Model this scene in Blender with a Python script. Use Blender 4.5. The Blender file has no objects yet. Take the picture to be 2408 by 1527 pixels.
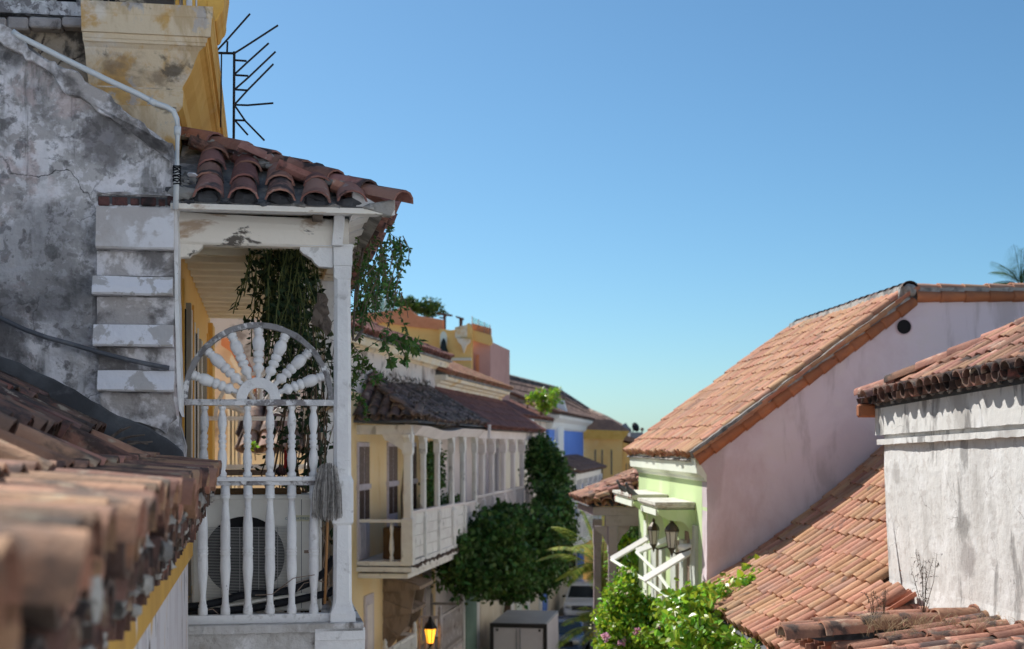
import bpy, bmesh, math, random
from mathutils import Vector, Matrix, noise
R = random.Random(7)
rad = math.radians
V = Vector
scene = bpy.context.scene
COL = scene.collection

# ------------------------------------------------------------------ camera, sky, sun, exposure
CU, CV, F = 1204.0, 1045.0, 3344.0          # principal point and focal length used to read the photo
cam_d = bpy.data.cameras.new('camera')
cam_d.lens = 50; cam_d.sensor_width = 36
cam_d.shift_y = (1045 - 763.5) / 2408
cam_d.clip_start = 0.1; cam_d.clip_end = 3000
cam_d.dof.use_dof = True
cam_d.dof.focus_distance = 9.9
cam_d.dof.aperture_fstop = 2.8
cam = bpy.data.objects.new('camera', cam_d)
cam.rotation_euler = (rad(90), 0, 0)
COL.objects.link(cam)
scene.camera = cam

SUN_D = V((1.0, -1.05, -1.32)).normalized()    # direction the light travels
sun_el = math.asin(-SUN_D.z)
world = bpy.data.worlds.new('World'); scene.world = world; world.use_nodes = True
nt = world.node_tree; nt.nodes.clear()
sky = nt.nodes.new('ShaderNodeTexSky'); sky.sky_type = 'NISHITA'; sky.sun_disc = False
sky.sun_elevation = sun_el
sky.sun_rotation = math.atan2(-SUN_D.x, -SUN_D.y)
sky.altitude = 0; sky.air_density = 0.8; sky.dust_density = 0.5; sky.ozone_density = 8.0
hs = nt.nodes.new('ShaderNodeHueSaturation'); hs.inputs['Saturation'].default_value = 1.0
bg = nt.nodes.new('ShaderNodeBackground'); bg.inputs['Strength'].default_value = 0.067
wo = nt.nodes.new('ShaderNodeOutputWorld')
tint = nt.nodes.new('ShaderNodeMix'); tint.data_type = 'RGBA'; tint.blend_type = 'MULTIPLY'; tint.inputs[0].default_value = 1; tint.inputs[7].default_value = (.925, 1.09, .97, 1)   # camera white balance
nt.links.new(sky.outputs[0], tint.inputs[6]); nt.links.new(tint.outputs[2], hs.inputs['Color']); nt.links.new(hs.outputs[0], bg.inputs['Color'])
nt.links.new(bg.outputs[0], wo.inputs['Surface'])
sun_l = bpy.data.lights.new('sun', 'SUN'); sun_l.energy = 3.3; sun_l.angle = rad(0.53); sun_l.color = (1, .965, .90)
sun = bpy.data.objects.new('sun', sun_l); COL.objects.link(sun)
sun.rotation_euler = SUN_D.to_track_quat('-Z', 'Y').to_euler()
sun.location = (-20, 25, 30)
scene.view_settings.view_transform = 'Standard'
scene.view_settings.look = 'None'
scene.view_settings.gamma = 1
scene.view_settings.use_curve_mapping = False
scene.view_settings.exposure = 0.92
scene.render.film_transparent = False

# ------------------------------------------------------------------ materials
MATS = {}
def nd(t, kind, **kw):
    n = t.nodes.new(kind)
    for k, v in kw.items():
        if k.startswith('i_'):
            n.inputs[k[2:]].default_value = v
        else: setattr(n, k, v)
    return n
def c4(c): return (c[0], c[1], c[2], 1)
def mixc(t, fac, a, b):
    m = nd(t, 'ShaderNodeMix', data_type='RGBA')
    for s, x in ((0, fac), (6, a), (7, b)):
        if hasattr(x, 'is_output') or isinstance(x, bpy.types.NodeSocket): t.links.new(x, m.inputs[s])
        elif s == 0: m.inputs[0].default_value = x
        else: m.inputs[s].default_value = c4(x)
    return m.outputs[2]
def ramp(t, src, lo, hi, a=0.0, b=1.0):
    m = nd(t, 'ShaderNodeMapRange'); m.interpolation_type = 'SMOOTHSTEP'
    t.links.new(src, m.inputs[0])
    for i, x in ((1, lo), (2, hi), (3, a), (4, b)): m.inputs[i].default_value = x
    return m.outputs[0]
def math_n(t, op, a, b=None):
    m = nd(t, 'ShaderNodeMath', operation=op)
    for i, x in enumerate((a, b)):
        if x is None: continue
        if isinstance(x, bpy.types.NodeSocket): t.links.new(x, m.inputs[i])
        else: m.inputs[i].default_value = x
    return m.outputs[0]
def mat(name, base, layers=(), rough=.85, bump=.3, bscale=30, rnd=0.0, hue=0.0, spec=.25, metal=0.0,
        cracks=None, spots=(), translucent=0.0, emit=None, bdist=.02, coat=0):
    """layers: (colour, noise scale, lo, hi, strength[, (sx,sy,sz)]) painted over the base one after another"""
    m = bpy.data.materials.new(name); m.use_nodes = True
    t = m.node_tree; t.nodes.clear()
    out = nd(t, 'ShaderNodeOutputMaterial'); p = nd(t, 'ShaderNodeBsdfPrincipled')
    tc = nd(t, 'ShaderNodeTexCoord'); oi = nd(t, 'ShaderNodeObjectInfo')
    off = nd(t, 'ShaderNodeVectorMath', operation='SCALE'); off.inputs[0].default_value = (37.1, 91.7, 53.3)
    t.links.new(oi.outputs['Random'], off.inputs['Scale'])
    co = nd(t, 'ShaderNodeVectorMath', operation='ADD')
    t.links.new(tc.outputs['Object'], co.inputs[0]); t.links.new(off.outputs[0], co.inputs[1])
    col = None
    cur = base
    rn = None
    if rnd or hue:
        geo = nd(t, 'ShaderNodeNewGeometry')
        rn = math_n(t, 'FRACT', math_n(t, 'ADD', geo.outputs['Random Per Island'], oi.outputs['Random']))
    for k, L in enumerate(layers):
        colr, sc, lo, hi, st = L[:5]
        src = co.outputs[0]
        if len(L) > 5:
            mp = nd(t, 'ShaderNodeMapping'); mp.inputs['Scale'].default_value = L[5]
            t.links.new(src, mp.inputs[0]); src = mp.outputs[0]
        n = nd(t, 'ShaderNodeTexNoise', noise_dimensions='4D')
        n.inputs['Scale'].default_value = sc; n.inputs['Detail'].default_value = 7
        n.inputs['Roughness'].default_value = .62; n.inputs['W'].default_value = k * 3.7 + 1.3
        if 'Distortion' in n.inputs: n.inputs['Distortion'].default_value = .4
        t.links.new(src, n.inputs['Vector'])
        f = ramp(t, n.outputs[0], lo, hi, 0, st)
        cur = mixc(t, f, cur, colr)
    if cracks:
        colr, sc, wid = cracks
        w = nd(t, 'ShaderNodeTexNoise'); w.inputs['Scale'].default_value = 3; w.inputs['Detail'].default_value = 5
        t.links.new(co.outputs[0], w.inputs['Vector'])
        mv = nd(t, 'ShaderNodeVectorMath', operation='SCALE'); mv.inputs['Scale'].default_value = .35
        t.links.new(w.outputs['Color'], mv.inputs[0])
        ad = nd(t, 'ShaderNodeVectorMath', operation='ADD'); t.links.new(co.outputs[0], ad.inputs[0]); t.links.new(mv.outputs[0], ad.inputs[1])
        vo = nd(t, 'ShaderNodeTexVoronoi', feature='DISTANCE_TO_EDGE'); vo.inputs['Scale'].default_value = sc
        t.links.new(ad.outputs[0], vo.inputs['Vector'])
        f = ramp(t, vo.outputs['Distance'], 0, wid, 1, 0)
        n2 = nd(t, 'ShaderNodeTexNoise'); n2.inputs['Scale'].default_value = 1.7
        t.links.new(co.outputs[0], n2.inputs['Vector'])
        f = math_n(t, 'MULTIPLY', f, ramp(t, n2.outputs[0], .42, .58, 0, 1))
        cur = mixc(t, f, cur, colr)
    for k, (colr, ctr, rr, st) in enumerate(spots):
        dn = nd(t, 'ShaderNodeVectorMath', operation='DISTANCE'); dn.inputs[1].default_value = ctr
        wn = nd(t, 'ShaderNodeTexNoise'); wn.inputs['Scale'].default_value = 2.6; wn.inputs['Detail'].default_value = 8; wn.inputs['Roughness'].default_value = .68
        t.links.new(tc.outputs['Object'], wn.inputs['Vector']); t.links.new(tc.outputs['Object'], dn.inputs[0])
        dd = math_n(t, 'ADD', dn.outputs['Value'], math_n(t, 'MULTIPLY', math_n(t, 'SUBTRACT', wn.outputs[0], .5), rr*3.2))
        cur = mixc(t, ramp(t, dd, rr*.45, rr*1.15, st, 0), cur, colr)
    if rn is not None:
        h = nd(t, 'ShaderNodeHueSaturation')
        if isinstance(cur, bpy.types.NodeSocket): t.links.new(cur, h.inputs['Color'])
        else: h.inputs['Color'].default_value = c4(cur)
        vv = nd(t, 'ShaderNodeMapRange'); t.links.new(rn, vv.inputs[0]); vv.inputs[3].default_value = 1 - rnd; vv.inputs[4].default_value = 1 + rnd
        t.links.new(vv.outputs[0], h.inputs['Value'])
        if hue:
            r2 = math_n(t, 'FRACT', math_n(t, 'MULTIPLY', rn, 7.31))
            hh = nd(t, 'ShaderNodeMapRange'); t.links.new(r2, hh.inputs[0]); hh.inputs[3].default_value = .5 - hue; hh.inputs[4].default_value = .5 + hue
            t.links.new(hh.outputs[0], h.inputs['Hue'])
        cur = h.outputs[0]
    if isinstance(cur, bpy.types.NodeSocket): t.links.new(cur, p.inputs['Base Color'])
    else: p.inputs['Base Color'].default_value = c4(cur)
    p.inputs['Roughness'].default_value = rough
    p.inputs['Specular IOR Level'].default_value = spec
    p.inputs['Metallic'].default_value = metal
    if coat: p.inputs['Coat Weight'].default_value = coat
    if emit:
        p.inputs['Emission Color'].default_value = c4(emit[0]); p.inputs['Emission Strength'].default_value = emit[1]
    if bump:
        n = nd(t, 'ShaderNodeTexNoise'); n.inputs['Scale'].default_value = bscale; n.inputs['Detail'].default_value = 6; n.inputs['Roughness'].default_value = .6
        t.links.new(co.outputs[0], n.inputs['Vector'])
        b = nd(t, 'ShaderNodeBump'); b.inputs['Strength'].default_value = bump; b.inputs['Distance'].default_value = bdist
        t.links.new(n.outputs[0], b.inputs['Height']); t.links.new(b.outputs[0], p.inputs['Normal'])
    sh = p.outputs[0]
    if translucent:
        tr = nd(t, 'ShaderNodeBsdfTranslucent')
        if isinstance(cur, bpy.types.NodeSocket): t.links.new(cur, tr.inputs['Color'])
        else: tr.inputs['Color'].default_value = c4(cur)
        ms = nd(t, 'ShaderNodeMixShader'); ms.inputs[0].default_value = translucent
        t.links.new(sh, ms.inputs[1]); t.links.new(tr.outputs[0], ms.inputs[2]); sh = ms.outputs[0]
    t.links.new(sh, out.inputs['Surface'])
    MATS[name] = m
    return m
def glass_mat(name, tint=(.8, .95, .93), alpha=.25):
    m = bpy.data.materials.new(name); m.use_nodes = True
    t = m.node_tree; t.nodes.clear()
    out = nd(t, 'ShaderNodeOutputMaterial'); tr = nd(t, 'ShaderNodeBsdfTransparent'); tr.inputs[0].default_value = c4(tint)
    gl = nd(t, 'ShaderNodeBsdfPrincipled'); gl.inputs['Base Color'].default_value = c4(tint); gl.inputs['Roughness'].default_value = .05
    mx = nd(t, 'ShaderNodeMixShader'); mx.inputs[0].default_value = alpha
    t.links.new(tr.outputs[0], mx.inputs[1]); t.links.new(gl.outputs[0], mx.inputs[2]); t.links.new(mx.outputs[0], out.inputs[0])
    MATS[name] = m
    return m

mat('tile_redbrown', (.36, .185, .145), [((.27, .125, .10), 5, .43, .58, .85), ((.055, .047, .048), 3.6, .50, .59, .9), ((.42, .37, .33), 9, .60, .67, .6)], rnd=.3, hue=.012, bscale=45, bump=.4)  # reddish-brown clay with grime for the wooden balcony roof
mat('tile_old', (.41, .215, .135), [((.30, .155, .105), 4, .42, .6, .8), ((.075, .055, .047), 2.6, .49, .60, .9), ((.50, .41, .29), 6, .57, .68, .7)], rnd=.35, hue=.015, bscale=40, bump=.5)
mat('tile_salmon', (.50, .262, .158), [((.39, .178, .10), 3, .42, .6, .8), ((.50, .33, .215), 5, .55, .66, .6), ((.15, .105, .085), 4, .58, .67, .75), ((.40, .27, .20), 1.1, .5, .62, .5)], rnd=.17, hue=.014, bscale=50, bump=.35)  # salmon clay with stains for the terracotta roofs
mat('tile_orange', (.43, .165, .075), [((.33, .13, .07), 3, .42, .6, .8), ((.05, .04, .04), 3, .63, .7, .8)], rnd=.2, bscale=50, bump=.25)
mat('tile_mossy', (.25, .17, .14), [((.09, .07, .062), 2.5, .43, .58, .85), ((.46, .36, .27), 4, .54, .64, .8), ((.20, .085, .065), 3, .60, .7, .7)], rnd=.4, hue=.015, bscale=30, bump=.5)
mat('tile_maroon', (.32, .145, .11), [((.22, .10, .082), 3, .42, .58, .8), ((.28, .16, .12), 4, .58, .7, .6)], rnd=.25, bscale=40, bump=.3)
mat('tile_brown', (.26, .165, .125), [((.19, .12, .10), 2, .42, .58, .8)], rnd=.2, bscale=40, bump=.3)
mat('mortar', (.36, .34, .31), [((.12, .115, .11), 4, .44, .6, .85), ((.50, .47, .43), 6, .56, .66, .7)], bump=.8, bscale=22)
mat('mortar_dark', (.10, .105, .115), [((.05, .05, .055), 2, .42, .6, .8), ((.19, .195, .21), 3, .56, .68, .6)], bump=.4, bscale=14)
mat('old_plaster', (.52, .495, .485), [((.40, .375, .37), 1.3, .40, .6, .9), ((.82, .79, .80), 2.3, .50, .56, .9), ((.80, .77, .79), 6.5, .52, .57, .75), ((.78, .76, .78), 15, .53, .57, .6), ((.26, .245, .24), 11, .55, .60, .7),
     ((.085, .08, .08), 1.3, .50, .61, .85), ((.06, .058, .06), 8, .56, .63, .6), ((.56, .44, .42), 2.6, .55, .63, .6), ((.11, .105, .10), 3.4, .55, .63, .65, (1.3, 1, .16)), ((.70, .68, .69), 5, .58, .64, .6, (1.2, 1, .22))], cracks=((.05, .045, .045), 1.1, .006), spots=(((.085,.083,.085), (-.32,0,1.35), .50, .50), ((.10,.095,.095), (-.05,0,.95), .32, .5), ((.12,.11,.11), (-.7,0,.85), .4, .6), ((.11,.10,.10), (.12,0,2.15), .22, .75), ((.09,.088,.09), (.30,0,.32), .22, .8)), bump=.75, bscale=16, bdist=.03)
mat('quoin_plaster', (.80, .78, .80), [((.48, .44, .41), 4.5, .50, .54, .85), ((.30, .27, .25), 1.5, .54, .66, .6), ((.16, .15, .15), 9, .62, .68, .6)], bump=.5, bscale=22)
mat('rim_wood', (.27, .26, .26), [((.80, .79, .79), 4, .53, .57, .9), ((.12, .11, .11), 9, .52, .60, .8)], bump=.6, bscale=40)
mat('quoin_stain_shade', (.44, .405, .39), [((.78, .75, .76), 3.5, .48, .55, .85), ((.11, .10, .095), 2.6, .48, .59, .85), ((.45, .37, .36), 4, .6, .68, .5)], bump=.8, bscale=20)
mat('quoin_cap', (.64, .61, .60), [((.50, .45, .42), 1.6, .42, .56, .9), ((.80, .78, .79), 3.4, .52, .58, .8), ((.14, .13, .12), 6, .64, .7, .5)], bump=.3, bscale=22)
mat('dark_brick', (.12, .055, .05), [((.03, .028, .03), 8, .45, .6, .9), ((.24, .15, .14), 14, .6, .7, .6)], bump=.8, bscale=40, rnd=.3)
mat('beige_stain', (.72, .58, .40), [((.78, .70, .60), 1.9, .47, .56, .85), ((.60, .35, .11), 2.6, .50, .60, .9), ((.26, .19, .13), 1.8, .53, .62, .75), ((.09, .075, .06), 4.5, .58, .66, .75), ((.46, .30, .14), 3, .5, .6, .6, (1, 1, .2)), ((.42, .42, .45), 5, .57, .62, .6)],
    bump=.35, bscale=20)
mat('beige_dark', (.48, .39, .29), [((.58, .48, .38), 2, .48, .6, .8), ((.05, .045, .042), 1.7, .53, .60, .9), ((.12, .09, .07), 5, .6, .7, .6)], cracks=((.08, .06, .05), 1.2, .01), bump=.5, bscale=18)
mat('ledge_stone', (.42, .375, .35), [((.56, .52, .50), 3, .47, .62, .7), ((.10, .09, .085), 4, .58, .68, .7)], bump=.5, bscale=20)
mat('ochre_trim', (.80, .46, .11), [((.70, .36, .07), 2, .45, .6, .7), ((.84, .56, .22), 4, .58, .7, .5), ((.35, .2, .07), 6, .66, .74, .4)], bump=.15, bscale=30)
mat('ochre_wall', (.90, .58, .21), [((.84, .50, .17), 1.2, .45, .62, .7), ((.90, .64, .30), 2.2, .56, .7, .5), ((.4, .22, .06), .9, .6, .75, .4, (1, 1, .25))], bump=.15, bscale=20)
mat('peeling_ochre', (.58, .33, .07), [((.48, .26, .06), 2, .45, .6, .8, (1, 1, .2)), ((.64, .60, .58), 4, .62, .66, .9, (1, 1, .35)), ((.08, .06, .04), 9, .63, .70, .8, (1, 1, .5))], bump=.4, bscale=20)
mat('peeling_white', (.62, .58, .58), [((.52, .46, .46), 3, .5, .62, .8, (1, 1, .3)), ((.08, .065, .06), 7, .60, .66, .9, (1, 1, .35)), ((.60, .36, .10), 2.5, .58, .64, .9, (1, 1, .4))], bump=.6, bscale=20)
mat('white_wood', (.82, .81, .80), [((.72, .70, .70), 4, .45, .6, .7), ((.42, .40, .38), 9, .58, .66, .55), ((.15, .13, .12), 14, .665, .72, .8)], bump=.3, bscale=40, rough=.7)
mat('grey_wood', (.60, .59, .59), [((.22, .20, .20), 6, .47, .54, .9), ((.80, .79, .79), 7, .52, .57, .9), ((.09, .08, .08), 12, .59, .66, .85)], bump=.5, bscale=40)
mat('cream_beam', (.84, .78, .69), [((.70, .62, .52), 2.5, .48, .62, .7, (.35, 1, 1)), ((.40, .25, .14), 5, .56, .63, .75, (.4, 1, 1)), ((.05, .038, .03), 6, .60, .645, .9, (.5, 1, 1))], bump=.4, bscale=20)
mat('cream_ceiling', (.84, .76, .60), [((.74, .65, .48), 3, .45, .6, .6)], bump=.1)
mat('white_pipe', (.66, .68, .68), [((.45, .45, .44), 5, .56, .7, .6)], rough=.45, bump=.05)
mat('dark_pipe', (.09, .095, .11), [((.16, .165, .18), 6, .5, .62, .7)], rough=.6, bump=.2)
mat('black_metal', (.022, .02, .02), [((.05, .035, .03), 8, .55, .65, .6)], rough=.6, bump=.1)
mat('black', (.012, .012, .013), rough=.8, bump=0)
mat('hose_black', (.018, .019, .023), rough=.7, bump=.2)
mat('ac_white', (.78, .75, .68), [((.66, .62, .55), 2, .46, .62, .7), ((.30, .24, .18), 7, .64, .7, .7)], rough=.5, bump=.05)
mat('ac_wire', (.42, .41, .39), rough=.6, bump=0)
mat('label_yellow', (.62, .58, .40), rough=.5, bump=0)
mat('label_blue', (.05, .16, .25), rough=.5, bump=0)
mat('straw', (.42, .395, .37), [((.24, .22, .20), 30, .45, .6, .8)], rnd=.35, bump=0)
mat('broom_stick', (.33, .16, .06), rough=.5, bump=.1)
mat('slab_plaster', (.58, .56, .54), [((.40, .37, .34), 2.5, .46, .58, .8), ((.80, .78, .78), 4, .52, .62, .8), ((.11, .09, .075), 3.5, .57, .66, .8)], bump=1.0, bscale=14, bdist=.03)
mat('leaf_dark', (.028, .052, .022), [], rnd=.5, hue=.03, rough=.5, translucent=.25, bump=0)
mat('leaf_mid', (.06, .125, .025), [], rnd=.5, hue=.035, rough=.45, translucent=.35, bump=0)
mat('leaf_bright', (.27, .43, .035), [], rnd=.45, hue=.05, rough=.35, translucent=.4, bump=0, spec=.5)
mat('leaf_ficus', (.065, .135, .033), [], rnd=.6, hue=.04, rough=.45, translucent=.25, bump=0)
mat('leaf_palm', (.34, .40, .08), [], rnd=.4, hue=.05, rough=.4, translucent=.35, bump=0)
mat('tile_worn', (.40, .205, .135), [((.28, .14, .10), 3, .42, .58, .85), ((.075, .06, .055), 3.2, .53, .62, .9), ((.52, .38, .28), 5, .56, .64, .7)], rnd=.32, hue=.014, bscale=45, bump=.4)
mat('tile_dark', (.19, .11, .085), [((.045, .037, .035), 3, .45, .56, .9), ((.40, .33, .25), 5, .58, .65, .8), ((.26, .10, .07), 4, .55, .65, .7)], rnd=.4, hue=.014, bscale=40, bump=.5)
mat('flower_pink', (.80, .42, .58), [], rnd=.3, hue=.04, translucent=.4, bump=0)
mat('flower_pale', (.62, .56, .42), [], rnd=.3, hue=.04, translucent=.4, bump=0)
mat('bark', (.16, .115, .08), [((.08, .06, .045), 8, .45, .6, .8)], bump=.6, bscale=30)
mat('stem_green', (.12, .14, .05), bump=.1)
mat('dry_stem', (.10, .075, .055), [], rnd=.4, bump=0)
mat('dry_grass', (.42, .32, .19), [], rnd=.4, bump=0)
mat('yellow_house', (.90, .66, .36), [((.90, .70, .44), 1.2, .45, .6, .7), ((.70, .41, .13), .8, .58, .7, .6, (1, 1, .4))], bump=.1)
mat('cornice_pale', (.86, .72, .52), [((.86, .77, .64), 1.2, .45, .58, .8), ((.74, .48, .19), 1.4, .54, .62, .7, (.6, .6, 1)), ((.28, .22, .18), 1.6, .57, .66, .7)], bump=.2)
mat('stained_white', (.80, .70, .63), [((.64, .52, .46), 1.2, .45, .6, .8), ((.26, .20, .17), 1.3, .53, .63, .8), ((.66, .6, .55), 3, .56, .66, .7)], bump=.3)
mat('old_white_paint', (.84, .80, .76), [((.72, .66, .63), 2, .45, .6, .7), ((.24, .21, .19), 4, .58, .66, .6, (1, 1, .5))], bump=.2)
mat('pink_white', (.82, .73, .70), [((.74, .65, .62), 1.4, .45, .6, .7)], bump=.1)
mat('shutter_lilac', (.62, .55, .60), [((.50, .43, .46), 4, .5, .62, .7)], bump=.1)
mat('shutter_dark', (.085, .055, .045), [((.16, .11, .09), 8, .5, .62, .6)], bump=.1)
mat('weathered_brown', (.32, .235, .18), [((.19, .135, .10), 3, .45, .6, .8, (1, 1, .4)), ((.30, .24, .19), 5, .56, .66, .6)], bump=.3)
mat('grey_balcony', (.42, .37, .355), [((.58, .53, .53), 4, .5, .6, .7), ((.12, .09, .08), 5, .58, .68, .7)], bump=.2)
mat('cardboard_brown', (.13, .075, .035), [((.09, .05, .03), 2, .5, .6, .6)], bump=.1)
mat('green_trim', (.21, .32, .265), [((.26, .37, .31), 2, .5, .6, .6)], bump=.1)
mat('cream_wall', (.80, .71, .57), [((.72, .62, .48), 1.2, .45, .6, .7), ((.84, .78, .68), 2, .55, .65, .6), ((.25, .19, .14), 1.4, .62, .7, .5, (1, 1, .4))], bump=.1)
mat('cool_white', (.70, .75, .82), [((.62, .66, .73), 1.2, .45, .6, .6)], bump=.1)  # walls of the two added bounce houses, cools the light they throw back
mat('blue_wall', (.13, .26, .72), [((.16, .30, .76), 1.4, .45, .6, .7)], bump=.1)
mat('white_trim', (.84, .83, .80), [((.76, .74, .71), 2, .48, .6, .6)], bump=.1)
mat('terracotta_wall', (.72, .30, .155), [((.64, .24, .12), 1.4, .45, .6, .7), ((.74, .42, .28), 2, .58, .68, .5)], bump=.15)
mat('pink_wall', (.66, .37, .31), [((.60, .32, .27), 1.2, .45, .6, .6)], bump=.1)
mat('gable_pink', (.73, .64, .68), [((.64, .54, .575), .6, .44, .58, .8), ((.72, .64, .65), 1.4, .52, .62, .7), ((.47, .40, .41), 2.0, .52, .63, .65, (1, 1, .22)), ((.54, .40, .42), .35, .5, .6, .6)], bump=.3, bscale=9)
mat('mint_wall', (.52, .66, .34), [((.60, .70, .44), 2, .5, .62, .7, (1, 1, .3)), ((.46, .60, .27), 3, .56, .66, .6, (1, 1, .2))], bump=.15)
mat('mint_pale', (.75, .79, .69), [((.66, .72, .58), 2, .5, .62, .6)], bump=.1)
mat('mint_shutter', (.54, .57, .52), [((.44, .47, .42), 3, .5, .62, .7)], bump=.1)
mat('parapet_white', (.70, .69, .67), [((.64, .625, .60), 1.8, .42, .58, .8, (1, 1, .25)), ((.76, .755, .75), 3, .54, .64, .8), ((.42, .40, .38), 1.5, .51, .62, .8, (1, 1, .35)),
     ((.19, .18, .175), 3.2, .555, .64, .8, (1, 1, .28)), ((.46, .43, .41), 9, .6, .66, .6)], cracks=((.3, .28, .27), 1.1, .004), bump=.28, bscale=9, bdist=.03)
mat('hood_top', (.66, .64, .58), [((.42, .39, .33), 5, .5, .6, .8), ((.6, .58, .53), 4, .55, .65, .6)], bump=.3)
mat('purple_post', (.33, .26, .29), [((.26, .2, .22), 4, .5, .62, .6)], bump=.1)
mat('iron_bronze', (.07, .055, .04), [((.13, .09, .06), 10, .5, .62, .6)], rough=.5, metal=.3, bump=.1)
mat('lamp_glass', (.62, .60, .54), rough=.3, bump=0)
mat('lamp_lit', (.9, .5, .1), rough=.4, bump=0, emit=((1, .36, .025), 1.5))
mat('asphalt', (.085, .083, .083), [((.115, .11, .105), .6, .45, .6, .7)], bump=.2)
mat('pavement', (.32, .30, .275), [((.24, .22, .20), 1.2, .45, .6, .7)], bump=.2)
mat('ground_far', (.16, .13, .10), [((.10, .09, .07), .2, .45, .6, .7)], bump=0)
mat('truck_grey', (.26, .275, .31), [((.32, .34, .37), 1.5, .45, .6, .6)], rough=.5, bump=.05)
mat('truck_door', (.82, .77, .80), [((.76, .70, .73), 1.2, .45, .6, .6)], rough=.5, bump=.05)
mat('truck_dark', (.05, .045, .045), rough=.6, bump=.05)
mat('car_white', (.82, .83, .84), rough=.25, bump=0, coat=.6, spec=.5)
mat('car_blue', (.05, .10, .22), rough=.25, bump=0, coat=.6, spec=.5)
mat('car_glass', (.02, .026, .03), rough=.06, bump=0, spec=.6)
mat('chrome', (.5, .5, .5), rough=.2, metal=1, bump=0)
mat('rubber', (.02, .02, .02), rough=.8, bump=0)
mat('red_paint', (.42, .02, .02), rough=.5, bump=0)
mat('tail_red', (.3, .015, .015), rough=.3, bump=0)
mat('plate_white', (.7, .68, .5), rough=.5, bump=0)
mat('pigeon_grey', (.12, .125, .14), [((.05, .05, .06), 20, .5, .6, .8)], bump=0)
mat('bronze_bell', (.03, .04, .035), rough=.5, bump=0, metal=.5)
mat('driftwood', (.20, .16, .13), [((.10, .08, .07), 9, .45, .6, .8)], bump=1, bscale=30)
mat('door_grey', (.36, .35, .31), [((.28, .27, .24), 2, .5, .6, .6, (1, 1, .2))], bump=.1)
mat('window_dark', (.06, .058, .05), rough=.2, bump=0, spec=.5)
mat('flower_magenta', (.30, .02, .10), [], rnd=.3, translucent=.3, bump=0)
glass_mat('glass_rail')

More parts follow.
